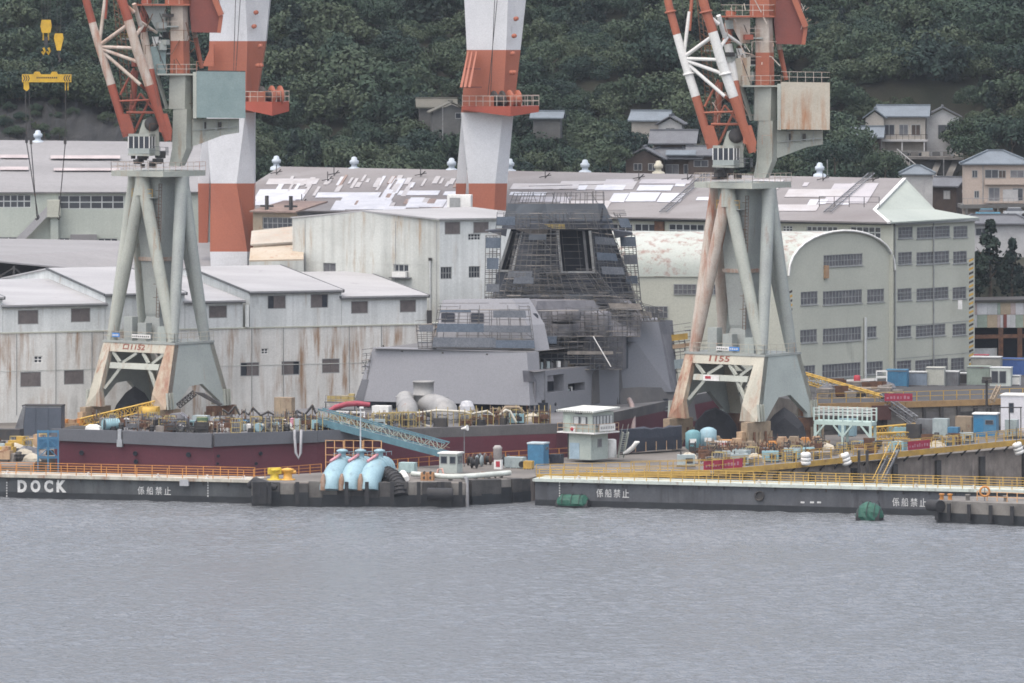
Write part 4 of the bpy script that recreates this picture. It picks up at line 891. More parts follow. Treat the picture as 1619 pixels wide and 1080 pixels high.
mb=MB(); EW.mesh(mb,0,ZT-1,L_,ze,hh,depth=.18); mb.poly([EW.pt(L_,ZT-1),EW.pt(L_,ZT-1,-20),EW.pt(L_,ze,-20),EW.pt(L_,ze)]); mb.build('front_wall',m_cream,root)
for w,h in zip(w_,hh): EW.window(h,w[4],3,m_framed,m_glass2,root,depth=.18,bar=.08,sill=True)
for x in (1414,1475): u,_=EW.uz(x,450); MB().tube(EW.pt(u,ZT,.14),EW.pt(u,ze,.14),.10,n=6).build('downpipe',m_framed,root)
for zf in (.12,.33,.54,.74): MB().par(EW.pt(0,ZT+(ze-ZT)*zf,0),EW.u*L_,EW.n*.03,V((0,0,.06))).build('wall_joint',m_framed,root)
gA,gB,gC=EW.pt(-.3,ze,.5),EW.pt(L_+.5,ze,.5),EW.pt(L_+.5,ze,-17)
gA=V((VE.x,VE.y,VE.z))
br=P(1477,333,949)
MB().prism([gA,gB,br,VM],V((0,0,.2))).build('lower_roof',m_groof,root)
MB().prism([VM+V((0,.1,0)),br+V((0,.1,0)),VA+V((0,.1,0))],V((.3,.5,0))).build('roof_gable',m_groof,root)
MB().poly([br,gB,gC,P(1477,333,975)]).poly([br,P(1477,333,975),VA+V((.3,24,0)),VA]).build('far_slope',m_groof,root)
mb=MB()
for a,b_ in ((VM,VA),(VM,gA)): mb.bar(a+V((0,-.1,.15)),b_+V((0,-.1,.15)),.45,.25)
mb.build('verge',m_white,root); MB().par(EW.pt(-.3,ze-.3,.55),EW.u*(L_+.8),-EW.n*.2,V((0,0,.32))).build('gutter',m_framed,root)
# striped corner post: black and yellow bands one by one
def striped(px,py0,py1,d,label):
    t,b_=P(px,py0,d),P(px,py1,d); n=int((t.z-b_.z)/.62); r=thing('striped_post',V((b_.x,b_.y,b_.z)),label,'hazard post')
    sm=MB()
    for c,nm in ((m_yellow,'yellow_band'),(m_dark,'black_band')):
        me=MB().add([V((-.32,-.1,0)),V((.32,-.1,.30)),V((.32,-.1,.62)),V((-.32,-.1,.32)),V((-.32,.1,0)),V((.32,.1,.30)),V((.32,.1,.62)),V((-.32,.1,.32))],[(0,1,2,3),(7,6,5,4),(4,5,1,0),(5,6,2,1),(6,7,3,2),(7,4,0,3)]).mesh(nm,c)
        for k in range(n):
            if (k%2==0)==(nm=='yellow_band'): inst(me,nm,r,V((b_.x,b_.y,b_.z+k*.32*1.94/1)),0)
striped(1535.5,402,592,946,'tall yellow and black striped post on the building corner')
striped(1249,452,545,893,'yellow and black striped post behind the right-hand crane legs'.replace('right-hand ','second '))
MB().box(P(1518,489,944),.6,.3,1.3).solo('wall_lamp',m_white,'small white lamp box high on the end building wall','lamp')
# ================================================================ level luffing portal cranes
m_cgrey=mat('crane grey-green paint',(.40,.42,.375),(.33,.35,.315),sc=.25,rough=.6,rust=.55,streak=1,rustc=(.30,.20,.12),grime=.15)
m_cgrey2=mat('crane cool grey paint',(.34,.37,.35),(.29,.31,.30),sc=.25,rough=.6,rust=.4,streak=1,grime=.15)
m_cblue=mat('crane blue grey plate',(.37,.41,.39),(.31,.345,.33),sc=.2,rough=.6,rust=.45,streak=1,rustc=(.34,.26,.18))
m_cream2=mat('crane cream paint',(.45,.43,.36),(.38,.37,.31),sc=.3,rough=.65,rust=.75,streak=1,rustc=(.26,.10,.05),grime=.2)
m_rustleg=mat('rust flaked crane leg',(.44,.39,.31),(.36,.27,.19),sc=.35,rough=.8,rust=.95,streak=1,rustc=(.24,.085,.05))
m_cred=mat('crane red paint',(.30,.075,.045),(.24,.065,.042),sc=.35,rough=.55,rust=.25,streak=1,rustc=(.16,.07,.05))
m_corange=mat('crane orange red paint',(.36,.115,.065),(.31,.10,.06),sc=.35,rough=.55,rust=.25,streak=1,rustc=(.20,.08,.05))
m_cdred=mat('crane dull red plate',(.20,.055,.042),(.16,.05,.04),sc=.3,rough=.6)
m_cwhite=mat('crane white paint',(.70,.70,.68),(.60,.60,.58),sc=.3,rough=.55,rust=.12,streak=1)
m_cwrust=mat('rust stained white',(.52,.47,.42),(.42,.35,.29),sc=.45,rough=.7,rust=.85,streak=1,rustc=(.33,.13,.07),grime=.2)
m_teal2=mat('machine house teal grey',(.19,.26,.26),(.23,.30,.30),sc=.5,rough=.6)
m_mhr=mat('rust run machine house',(.50,.46,.38),(.42,.38,.31),sc=.3,rough=.7,rust=.85,streak=1,rustc=(.36,.17,.08))
m_peach=mat('peach primer',(.46,.32,.20),(.36,.25,.16),sc=.8,rough=.7,rust=.6)
m_tan=mat('tan machine paint',(.33,.26,.18),(.24,.185,.13),sc=.8,rough=.7,rust=.35)
A_=math.radians(37.5); E1=V((math.cos(A_),-math.sin(A_),0)); E2=V((math.sin(A_),math.cos(A_),0))
def portal_crane(px,dy,d,zg,kind,label):
    """dy = photo rows the crane sits lower than the first one; kind 0 = rusty jib, 1 = clean jib"""
    C=X2(px,d); root=thing('portal_crane',V((C.x,C.y,zg)),label,'crane','portal cranes beside the docks')
    def zof(y,dd=d): return H-(y+dy-HOR)*dd/F
    def L(a,b_,z): return C+E1*a+E2*b_+V((0,0,z))
    def at(x,y,o=0.0): # photo pixel of the first crane, o metres nearer than the crane axis
        return P(x-250.5+px,y+dy,d-o)
    zt,zf=zof(541),zof(641); zb=zof(555)
    TA,TB,BA,BB=6.3,4.05,7.1,6.8
    leg=m_cream2
    def corner(sa,sb,z):
        t=(zt-z)/(zt-zf); return (sa*(TA+(BA-TA)*t), sb*(TB+(BB-TB)*t))
    # side plates with arched cut-outs
    for sa,nm in ((1,'side_plate'),(-1,'side_plate')):
        prof=[(-BB,zf),(-4.9,zf),(-1.6,zf+2.9),(1.1,zf+3.1),(4.6,zf+.6),(4.6,zf),(BB,zf),(TB,zt),(-TB,zt)]
        pts=[L(sa*(TA+(BA-TA)*(zt-z)/(zt-zf)),b_,z) for b_,z in prof]
        MB().prism(pts,-E1*sa*.7).build(nm,m_cblue,root)
    mb=MB()
    # slanted box legs on front and back frames
    for sb in (-1,1):
        for sa in (-1,1):
            a0,b0=corner(sa,sb,zt); a1,b1=corner(sa,sb,zf)
            wdt=2.6
            pts=[L(a0,b0,zt),L(a1,b1,zf),L(a1-sa*(wdt+.2),b1,zf),L(a1-sa*(wdt-.2),b1,zf+2.1),L(a0-sa*1.35,b0,zt)]
            lm=m_rustleg if (sb<0 and ((kind==0 and sa>0) or (kind==1 and sa<0))) else leg
            MB().prism(pts,E2*-sb*.9-V((0,0,0))).build('leg',lm,root)
            g=MB()
            for k in range(3):
                o=k*.55; g.prism([L(a1-sa*.35*0,b1-sb*(.25+o),zf),L(a1+sa*.25,b1-sb*(.25+o),zf),L(a1+sa*.25-sa*.15,b1-sb*(.25+o),zf+2.2),L(a1-sa*.25,b1-sb*(.25+o),zf+2.2)],E2*-sb*.12)
            g.build('stiffener',m_cgrey,root)
        def on(a,z): return L(a,sb*(TB+(BB-TB)*(zt-z)/(zt-zf))+(.0),z)
        t2=zof(572); t3=zof(581)
        aL=lambda z:(TA+(BA-TA)*(zt-z)/(zt-zf))
        MB().prism([on(-aL(zt)+1.3,zt),on(aL(zt)-1.3,zt),on(aL(zb)-1.4,zb),on(-aL(zb)+1.4,zb)],E2*-sb*.7).build('top_beam',m_cream2 if sb<0 else m_cgrey,root)
        MB().prism([on(-aL(t2)+2.2,t2),on(aL(t2)-2.2,t2),on(aL(t3)-2.3,t3),on(-aL(t3)+2.3,t3)],E2*-sb*.6).build('cross_beam',m_cgrey,root)
        br=MB(); zz2=zb-.1; zz3=t2+.05
        for x0,x1 in ((-4.4,-2.9),(-.2,-2.3),(.9,2.2),(4.6,2.9)): br.bar(on(x0,zz2)-E2*sb*.3,on(x1,zz3)-E2*sb*.3,.36)
        for sa in (-1,1): br.bar(on(sa*2.6,t3)-E2*sb*.3,on(sa*(4.6),zf+2.4)-E2*sb*.3,.38)
        br.build('bracing',m_cgrey,root)
    MB().prism([L(-TA-.1,-TB-.1,zt),L(TA+.1,-TB-.1,zt),L(TA+.1,TB+.1,zt),L(-TA-.1,TB+.1,zt)],V((0,0,.3))).build('portal_deck',m_cgrey2,root)
    # bogies: equaliser beams, wheels, guards
    wm=MB().lathe((0,0,0),[(.1,0),(.5,0),(.55,.1),(.5,.22),(.1,.22)],12,axis=V((1,0,0))).mesh('wheel',m_dark)
    for sa in (-1,1):
        for sb in (-1,1):
            a1,b1=sa*(BA-.9),sb*(BB-1.0)
            bm=MB(); bm.par(L(a1-.5,b1-2.6,zg+1.15),E1*1.0,E2*5.2,V((0,0,zf-zg-1.2)))
            for k in (-2,-.7,.7,2): bm.par(L(a1-.6,b1+k-.45,zg+.35),E1*1.2,E2*.9,V((0,0,.9)))
            bg=bm.build('bogie',m_tan if sb<0 else m_rust,root)
            for k in range(5): 
                [MB().par(L(a1+o_,b1-2.7+k*1.25,zg+.3),E1*.12,E2*.35,V((0,0,1.6))).build('rail_guard',m_rust if k%2 else m_tan,bg) for o_ in (-.75,.63)]
            for k in (-2,-.7,.7,2): 
                w_=link_mesh('wheel',wm,bg); w_.location=L(a1-.12,b1+k,zg+.5)-LOC[bg.name]; w_.rotation_euler=(0,0,-A_)
            MB().box(L(a1-sa*.2,b1-sb*-2.9,zg+.5),.9,1.0,1.5,-A_).build('drive_motor',m_peach,bg)
    # centre column and tubular A-frames
    zp=zof(278); z5=zof(545)
    MB().loft([[L(sx*2.0,sy*2.0,z5) for sx,sy in ((-1,-1),(1,-1),(1,1),(-1,1))] ,[L(sx*1.15,sy*1.15,zof(500)) for sx,sy in ((-1,-1),(1,-1),(1,1),(-1,1))],[L(sx*1.25,sy*1.25,zof(495)) for sx,sy in ((-1,-1),(1,-1),(1,1),(-1,1))],[L(sx*2.35,sy*2.35,zp) for sx,sy in ((-1,-1),(1,-1),(1,1),(-1,1))]]).build('centre_column',m_cgrey2,root)
    MB().loft([[L(sx*1.86,sy*1.86,zof(412)) for sx,sy in ((-1,-1),(1,-1),(1,1),(-1,1))],[L(sx*1.95,sy*1.95,zof(406)) for sx,sy in ((-1,-1),(1,-1),(1,1),(-1,1))]]).build('column_band',m_cwrust,root)
    apex=[(0,-3.3),(4.2,0),(0,3.3),(-4.2,0)]; feet=[(-TA+.9,-TB+.7),(TA-.9,-TB+.7),(TA-.9,TB-.7),(-TA+.9,TB-.7)]
    zs=zof(322)
    for i,(a,b_) in enumerate(apex):
        m_=m_cwrust if (kind==1 and i==3) else m_cgrey if i in (0,3) else m_cgrey2
        st=MB(); st.tube(L(a,b_,zp),L(a,b_,zs+1.2),.95,1.0,12); st.build('apex_post',m_,root)
        for j in (i,(i+1)%4):
            fx=feet[j]
            MB().tube(L(a,b_,zs+3.4),L(fx[0],fx[1],zt+.3),.88,.72,12).build('tube_leg',(m_cwrust if (kind==1 and i in (0,3) and j==0) else m_),root)
    MB().prism([L(-4.6,-4.4,zp),L(4.6,-4.4,zp),L(4.9,0,zp),L(4.6,4.4,zp),L(-4.6,4.4,zp),L(-4.9,0,zp)],V((0,0,.75))).build('slew_platform',m_cgrey,root)
    def rail(pts,h=1.15,m=m_cwrust,step=1.3,name='handrail',o=root):
        mb=MB()
        for i in range(len(pts)-1):
            p,q=pts[i],pts[i+1]; n=max(1,round((q-p).length/step))
            for k in range(n+1): mb.bar(p.lerp(q,k/n),p.lerp(q,k/n)+V((0,0,h)),.06)
            for f in (.5,1): mb.bar(p+V((0,0,h*f)),q+V((0,0,h*f)),.06)
        return mb.build(name,m,o)
    zq=zp+.75
    rail([L(-4.6,4.4,zq),L(-4.7,-4.3,zq),L(4.6,-4.3,zq),L(4.7,4.3,zq)])
    rail([L(-TA,TB,zt+.3),L(-TA,-TB,zt+.3),L(TA,-TB,zt+.3),L(TA,TB,zt+.3)],1.2,m_cream2)
    mb=MB(); p0,p1=L(1.9,-2.4,zof(500)),L(2.4,-2.4,zp-1) # ladder up the column
    for s_ in (-.25,.25): mb.bar(p0+E1*s_,p1+E1*s_,.07)
    for k in range(40): p=p0.lerp(p1,k/39); mb.bar(p-E1*.25,p+E1*.25,.05)
    for s_ in range(9): p=p0.lerp(p1,.15+.1*s_); mb.bar(p-E1*.4-E2*.5,p+E1*.4-E2*.5,.06)
    mb.build('ladder',m_rust,root)
    pz_=zof(312); MB().par(L(-1.6,-3.6,pz_),E1*3.6,E2*1.2,V((0,0,.12))).build('landing',m_cgrey2,root); rail([L(-1.6,-3.6,pz_+.1),L(2.0,-3.6,pz_+.1)],1.1,m_yellow,.9)
    for (x,b0,hh,mm) in ((-2.4,-2.9,3.2,m_cgrey2),(-.2,-2.6,2.4,m_cgrey2),(3.0,-2.2,2.0,m_cblue)):
        MB().box(L(x,b0,zt+.3),1.5,1.2,hh,-A_).build('cabinet',mm,root)
    # ---------------- slewing upper works
    W=lambda pts,ext,m,name: MB().prism(pts,ext).build(name,m,root)
    bk=V((0,1,0))
    # mast: lower grey box, flared foot
    q=lambda x,y,o=0: at(x,y,o)
    def box_run(name,m,secs,dep):
        """secs = (left px, right px, row); a box of depth dep metres centred on the crane axis"""
        rings=[]
        for x0,x1,y in secs:
            a,b_=q(x0,y),q(x1,y); ch=(b_.x-a.x)*.30
            rings.append([a+V((0,-dep/2+.0,0)),a.lerp(b_,.72)+V((0,-dep/2-.5,0)),b_+V((0,-dep/2+.7,0)),b_+V((0,dep/2,0)),a+V((0,dep/2,0))])
        return MB().loft(rings).build(name,m,root)
    box_run('mast_foot',m_cgrey,[(268,292,262),(273,304,235),(275,305,172)],3.4)
    box_run('mast_lower',m_cgrey,[(268,303,172),(269,304,118)],3.3)
    box_run('mast_band',m_corange,[(270,300,118),(270.5,299,64.5)],3.0)
    box_run('mast_upper',m_cwrust,[(270.5,299,64.5),(271,297,9)],3.0)
    box_run('mast_head',m_corange,[(262,302,9),(262,302,-45)],3.6)
    # mast deck with rail
    dk=[q(248,119,3),q(310,119,2.4),q(312,119,-2.6),q(250,119,-2.6)]
    W(dk,V((0,0,.22)),m_cgrey,'mast_deck'); rail([p+V((0,0,.22)) for p in (dk[3],dk[0],dk[1],dk[2])],1.25)
    dk=[q(216,9,3),q(300,9,2.6),q(300,9,-2.6),q(216,9,-2.6)]
    W(dk,V((0,0,.22)),m_corange,'upper_deck'); rail([p+V((0,0,.22)) for p in (dk[3],dk[0],dk[1],dk[2])],1.4)
    # machine house and its bracket
    mh=m_teal2 if kind==0 else m_mhr
    hs=[q(311,186,3.4),q(388,187,2.4),q(388,187,-3.6),q(311,186,-3.0)]
    W(hs,V((0,0,zof(113)-zof(186))),mh,'machine_house')
    MB().prism([p+V((0,0,zof(113)-zof(186))) for p in hs],V((0,0,.14))).build('house_roof',m_dark if kind==0 else m_mhr,root)
    W([hs[0]+V((-.5,-.02,-.1)),hs[0]+V((-.02,-.02,-.1)),hs[3]+V((-.02,0,-.1)),hs[3]+V((-.5,0,-.1))],V((0,0,zof(113)-zof(186))),m_cgrey,'house_end')
    if kind==1: rail([p+V((0,0,zof(113)-zof(186)+.12)) for p in (hs[3],hs[0],hs[1],hs[2])],1.35,m_cwrust,1.1)
    else: rail([p+V((0,0,zof(113)-zof(186)+.12)) for p in (hs[0],hs[1])],1.2,m_corange,1.6)
    W([q(304,188,1.2),q(377,188,1.0),q(377,210,1.0),q(352,214,1.0),q(304,232,1.2)],V((0,2.2,0)),m_cgrey,'house_bracket')
    mb=MB()
    for x in (322,342,362): mb.bar(q(x,189,1.35),q(x,214 if x<340 else 208,1.35),.14)
    mb.bar(q(305,206,1.4),q(376,200,1.4),.12); mb.build('bracket_rib',m_cgrey2,root)
    for x in (321,345): W([q(x,193,1.34),q(x+5,193,1.34),q(x+5,204,1.34),q(x,204,1.34)],V((0,.1,0)),m_dark,'hatch')
    # sloped red roof panel of the top house
    W([q(296,-45,1),q(335,-45,1),q(350,22,1.2),q(346,52,1.2),q(303,51,1.2),q(300,20,1.2)],V((0,3,0)),m_cdred,'tail_plate')
    MB().bar(q(322,-45,1.3),q(350,24,1.5),.9,.7,).build('tail_girder',m_corange,root); MB().bar(q(350,24,1.4),q(346,52,1.4),.5).build('tail_edge',m_corange,root)
    mb=MB()
    rr=random.Random(kind+4)
    for k in range(9): 
        p=q(344+rr.uniform(-6,8),rr.uniform(-8,30),1.4); mb.bar(p,p+V((rr.uniform(-.3,.7),0,rr.uniform(.3,.9))),.06)
    mb.build('tail_fitting',m_cwrust,root)
    # slanting stay on the far side
    MB().tube(q(296,-5,-1.5),q(309,60,-1.5),.38,.34,10).build('stay',m_corange if 0 else m_cwrust,root); MB().tube(q(309,60,-1.5),q(319,108,-1.5),.34,.30,10).build('stay',m_corange,root)
    # cab
    W([q(202,246,6.4),q(236,247,5.6),q(246,246,3.2),q(212,245,3.8)],V((0,0,.25)),m_cgrey,'cab_floor')
    cb=[q(203,243,6.2),q(236,243,5.5),q(245,243,3.4),q(212,243,4.0)]
    ch=zof(213)-zof(243)
    MB().prism(cb,V((0,0,ch*.28))).build('cab',m_cblue,root)
    MB().prism([p+V((0,0,ch*.9)) for p in cb],V((0,0,ch*.14))).build('cab_roof',m_cgrey,root)
    MB().prism([p.lerp((cb[0]+cb[2])/2,.04)+V((0,0,ch*.28)) for p in cb],V((0,0,ch*.62))).build('cab_glass',m_glass,root)
    mb=MB()
    for i in range(4):
        p,r_=cb[i],cb[(i+1)%4]; n=4 if i%2==0 else 2
        for k in range(n): mb.bar(p.lerp(r_,k/n)+V((0,0,ch*.28)),p.lerp(r_,k/n)+V((0,0,ch*.9)),.13)
    mb.build('cab_pillar',m_cwhite,root)
    rail([q(236,244,5.4),q(262,246,4.5),q(266,246,2)],1.1,m_steel,.8)
    # machinery under cab, dark
    mb=MB()
    for k in range(12):
        p=q(208+rr.uniform(0,46),248+rr.uniform(0,18),rr.uniform(0,3.5)); mb.box(p,rr.uniform(.4,1.4),rr.uniform(.4,1.2),rr.uniform(.4,1.0),rr.random())
    mb.build('slew_machinery',m_dark,root)
    # jib: two bent main tubes, struts, feet
    jr,jw=(m_cred,m_cwrust) if kind==0 else (m_corange,m_cwhite)
    ofs=0 if kind==0 else 2
    tA=[(124,-60,2.2),(134,-8,2.4),(146,36,2.6),(157,74,2.8),(176,134,3.0),(200,216,3.2)]
    tB=[(178,-60,5.2),(190,-8,5.2),(203,32,5.2),(217,80,5.2),(236,135,5.0),(266,222,4.6)]
    def seg_tube(pts,rads,ms,name):
        for i in range(len(pts)-1):
            MB().tube(q(*pts[i]),q(*pts[i+1]),rads[i],rads[i+1],14).build(name,ms[i],root)
    seg_tube(tA,[.5,.52,.52,.55,.58,.5],[jr,jr,jw,jw,jr],'jib_tube')
    seg_tube(tB,[.6,.62,.62,.66,.64,.55],[jr,jr,jw,jw,jr],'jib_tube')
    if kind==1:
        for x,y,o,r_ in ((136,0,2.4,.75),(165,98,2.85,.78),(192,0,5.2,.85),(223,98,5.15,.85)):
            p=q(x,y,o); MB().lathe(p,[(r_*.8,-.12),(r_,-.1),(r_,.12),(r_*.8,.14)],14,axis=V((.2,0,-1))).build('flange',jw if y>20 else jr,root)
    for pts,r_,m_ in ((((157,72,2.8),(204,38,5.2)),.27,jw),(((157,74,2.8),(210,76,5.2)),.24,jw),(((157,76,2.8),(218,98,5.1)),.25,jw),(((160,80,2.8),(222,134,5.0)),.24,jw),(((222,134,5),(238,148,3)),.2,jr),(((157,70,2.8),(166,0,2.0)),.25,jw if kind else jw),(((166,30,2.2),(172,-50,1.6)),.24,jr),
                     (((212,20,4.5),(193,4,5)),.3,jw),(((212,6,4.3),(222,40,3)),.32,jw),(((222,34,3),(248,52,1.5)),.2,jw),(((200,178,3.5),(250,178,3.6)),.18,jr),(((184,160,3.2),(236,158,4.6)),.14,jr),(((205,182,3),(222,148,3.6)),.14,jr),(((222,148,3.6),(248,180,4)),.14,jr),(((190,150,3),(212,108,3.2)),.16,jr),(((212,210,2.6),(240,150,2.6)),.18,jr),(((226,40,2.6),(213,60,4.2)),.26,jw)):
        MB().tube(q(*pts[0]),q(*pts[1]),r_,n=8).build('jib_brace',m_,root)
    # luffing strut pair (red below, stained above)
    MB().tube(q(227,52,1),q(238,110,1.8),.55,.5,12).build('luffing_strut',jw,root); MB().tube(q(238,110,1.8),q(256,196,3.6),.5,.42,12).build('luffing_strut',jr,root)
    MB().tube(q(214,112,0),q(209,178,1),.45,.45,10).build('rear_strut',jr,root); MB().tube(q(232,0,.5),q(224,52,1),.7,.55,12).build('head_strut',jr,root)
    MB().tube(q(246,110,-1),q(264,172,-1),.3,.25,8).build('rear_stay',m_cgrey,root)
    # jib feet
    for x,o in ((196,3.2),(256,4.6)):
        W([q(x-4,180,o+.5),q(x+8,180,o+.5),q(x+16,206,o+.5),q(x+14,224,o+.5),q(x+6,212,o+.5),q(x-5,208,o+.5)],V((0,1.3,0)),jr,'jib_foot')
    W([q(209,246,3.4),q(252,246,3.4),q(250,190,3.2),q(236,186,3.2),q(226,190,3.2)],V((0,1.2,0)),m_cgrey,'pedestal'); MB().lathe(q(240,196,3.45),[(1.0,0),(1.0,.06),(.2,.08)],14,axis=V((0,-1,0))).build('pedestal_opening',m_dark,root)
    # hoist ropes / rack between the tubes, dark and rusty
    mb=MB()
    for s_ in (0,1,2):
        a,b_=q(176+s_*5,-40,1.6),q(196+s_*9,190,2.0); mb.bar(a,b_,.12)
    for k in range(26):
        t=k/25; mb.bar(q(176+20*t,-40+230*t,1.6),q(186+29*t,-30+222*t,1.7),.11)
    mb.build('rack',m_rust,root)
    # service decks inside the head
    for x0,x1,y,o in ((190,212,63,1.5),(240,272,86,1.2),(258,282,43,2.2)):
        a=q(x0,y,o); b_=q(x1,y,o); W([a,b_,b_+V((0,2.4,0)),a+V((0,2.4,0))],V((0,0,.18)),m_cgrey2,'service_deck'); rail([a+V((0,0,.18)),b_+V((0,0,.18))],1.2,m_yellow if x0<200 else m_cwrust,.8)
    W([q(238,118,1.5),q(262,118,1.5),q(262,72,1.5),q(238,74,1.5)],V((0,2.0,0)),m_teal2 if kind==0 else m_mhr,'winch_house')
    W([q(240,58,1.2),q(256,58,1.2),q(252,52,1.2),q(256,78,1.2),q(250,66,1.2),q(244,78,1.2)],V((0,.6,0)),m_cwhite,'yoke')
    W([q(225,6,1.6),q(262,6,1.6),q(262,50,1.4),q(248,50,1.4)],V((0,1.6,0)),m_cwrust if kind else m_cgrey2,'mast_shroud')
    for k in range(10):
        p=q(rr.uniform(214,268),rr.uniform(20,112),rr.uniform(-1,2.4)); MB().box(p,rr.uniform(.5,1.3),rr.uniform(.5,1.2),rr.uniform(.4,1.2),rr.random()).build('winch_gear',rr.choice([m_cred,m_dark,m_rust,m_cgrey2]),root)
    mb=MB()
    for k in range(46):
        x,y=rr.uniform(200,300),rr.uniform(-5,200)
        if y>118 and x>262: continue
        p=q(x,y,rr.uniform(-1,4)); mb.bar(p,p+V((rr.uniform(-1.2,1.2),rr.uniform(-.6,.6),rr.uniform(-2.2,2.2))),rr.uniform(.05,.13))
    for k in range(14):
        x=rr.uniform(206,300); p=q(x,rr.choice([62,86,117,178,210]),rr.uniform(1,4)); mb.bar(p,p+V((0,0,1.2)),.07); mb.bar(p+V((0,0,1.2)),p+V((rr.uniform(1,2),0,1.2)),.06)
    pw=mb.build('pipework',m_rust if kind==0 else m_cwrust,root); pw['kind']='stuff'
    mb=MB()
    for x0,y0,x1,y1 in ((214,-20,262,112),(236,-20,268,60),(152,-30,188,190),(170,-40,258,180),(206,30,240,190)): mb.tube(q(x0,y0,1),q(x1,y1,2),.045,n=4)
    mb.build('rope',m_dark,root)
    return root,L,at,zof,zt,zb,TA,TB,BA,BB,zf
def crane_marks(cr,num,x0,x1,signs):
    root,L,at,zof,zt,zb,TA,TB,BA,BB,zf=cr
    zm=(zt+zb)/2; bo=-(TB+(BB-TB)*(zt-zm)/(zt-zf)); tilt=(BB-TB)/(zt-zf)
    up=(V((0,0,1))-E2*-tilt*-1*-1) if False else (V((0,0,1))+E2*tilt).normalized()
    wd=(x1-x0)/11.75/.793
    text(num,1,'crane_number',mat('faded red number',(.20,.04,.03),(.24,.09,.06),sc=2,rough=.7),L(-.7-wd/2,bo-.05-.12*tilt*0,zb+.32)-E2*0.0+E2*tilt*-.0-E2*.06,E1,root,up=up,wfit=wd,hfit=.78,bold=.02)
    for a,w_,z,h_,m_,nd in signs:
        b_=-(TB+.12); o=L(a,b_,z); s=MB().par(o,E1*w_,-E2*.06,V((0,0,h_))).build('sign_board',m_,root)
        dk=m_letter if m_.name.startswith('blue') else m_dark
        mb=MB(); n=nd; rr=random.Random(int(a*10))
        for k in range(n): 
            x=.12+(w_-.24)*k/n; mb.par(L(a+x,b_-.065,z+h_*.28),E1*(w_/n*.55),-E2*.01,V((0,0,h_*rr.uniform(.3,.45))))
        mb.build('sign_stroke',dk,s)
m_bsign=mat('blue sign face',(.07,.22,.55),(.06,.2,.5),sc=1,rough=.5,fine=.05)
crA=portal_crane(250.5,0,888,ZY,0,'grey portal crane numbered 1152 with rusty jib and teal machine house')
crane_marks(crA,'ロ1152',203,239,((-4.6,1.3,crA[4]+.75,.55,m_bsign,4),(-1.1,3.3,crA[4]+.72,.5,m_white,9)))
crB=portal_crane(1174.5,18.5,856,ZY,1,'grey portal crane numbered 1155 with clean red and white jib tubes and rust-run machine house')
crane_marks(crB,'1155',1128,1158,((-1.2,2.0,crB[4]+.62,.5,m_white,6),(.82,1.6,crB[4]+.62,.5,m_bsign,4)))
zz_=crB[3](577); MB().par(crB[1](-2.6,-(4.05+2.75*(crB[4]-zz_)/(crB[4]-crB[10]))-.1,zz_-.35),E1*2.5,-E2*.05,V((0,0,.75))).build('sign_board',m_white,crB[0])
MB().par(crB[1](-2.3,-(4.05+2.75*(crB[4]-zz_)/(crB[4]-crB[10]))-.16,zz_-.1),E1*.9,-E2*.02,V((0,0,.35))).build('sign_stroke',m_red,crB[0])
# ---- hook blocks and lifting beam hanging from the rusty jib
m_hook=mat('hook yellow',(.62,.38,.03),(.48,.3,.03),sc=1,rough=.5,rust=.2)
def hang(px,py,d): return P(px,py,d)
dH=884
c0=P(73,52,dH); r=thing('hook_block',c0,'yellow sheave block with two small hooks above the lifting beam','hook block')
MB().prism([c0+V((x,-.35,z)) for x,z in ((-.55,0),(.55,0),(.75,.9),(.6,1.75),(-.6,1.75),(-.75,.9))],V((0,.7,0))).build('block',m_hook,r)
for s in (-.38,.3): MB().path([c0+V((s,0,0)),c0+V((s,0,-1.0))],.1,6).path([c0+V((s,0,-2.0)),c0+V((s+.22,0,-2.45)),c0+V((s,0,-2.9)),c0+V((s-.2,0,-2.5))],.16,6).build('hook',m_hook,r)
MB().box(c0+V((0,0,-1.75)),.5,.4,1.2).build('link',m_dark,r)
mb=MB()
for s in (-.5,-.15,.2,.5): mb.tube(c0+V((s,0,1.7)),P(73,-60,dH)+V((s*1.6,0,0)),.03,n=4)
mb.build('rope',m_dark,r)
c1=P(93,80,dH-2); r=thing('hook_block',c1,'smaller yellow drop-shaped hook block hanging lower beside the sheave block','hook block')
MB().prism([c1+V((x,-.3,z)) for x,z in ((-.25,0),(.25,0),(.65,1.7),(.5,2.3),(-.5,2.3),(-.65,1.7))],V((0,.6,0))).build('block',m_hook,r); MB().path([c1,c1+V((0,0,-.9)),c1+V((.25,0,-1.2)),c1+V((0,0,-1.5))],.14,6).build('hook',m_dark,r)
mb=MB(); 
for s in (-.25,.25): mb.tube(c1+V((s,0,2.2)),P(94,-60,dH-2)+V((s,0,0)),.03,n=4)
mb.build('rope',m_dark,r)
c2=P(74,130,dH); r=thing('lifting_beam',c2,'yellow lifting beam with black chevron ends under the hook block','lifting beam')
MB().par(c2+V((-3.3,-.4,0)),V((6.6,0,0)),V((0,.8,0)),V((0,0,1.05))).build('beam',m_hook,r)
for x in (-1.3,1.0): MB().prism([c2+V((x-.5,-.3,1.05)),c2+V((x+.5,-.3,1.05)),c2+V((x+.3,-.3,1.4)),c2+V((x-.3,-.3,1.4))],V((0,.6,0))).build('lug',m_hook,r)
for s in (-1,1):
    for k in range(3): MB().add([c2+V((s*(3.2-k*.3),-.41,.1)),c2+V((s*(3.05-k*.3),-.41,.1)),c2+V((s*(2.85-k*.3),-.41,.52)),c2+V((s*(3.05-k*.3),-.41,.94)),c2+V((s*(3.2-k*.3),-.41,.94)),c2+V((s*(3.0-k*.3),-.41,.52))],[(0,1,2,5),(5,2,3,4)]).build('chevron',m_dark,r)
mb=MB()
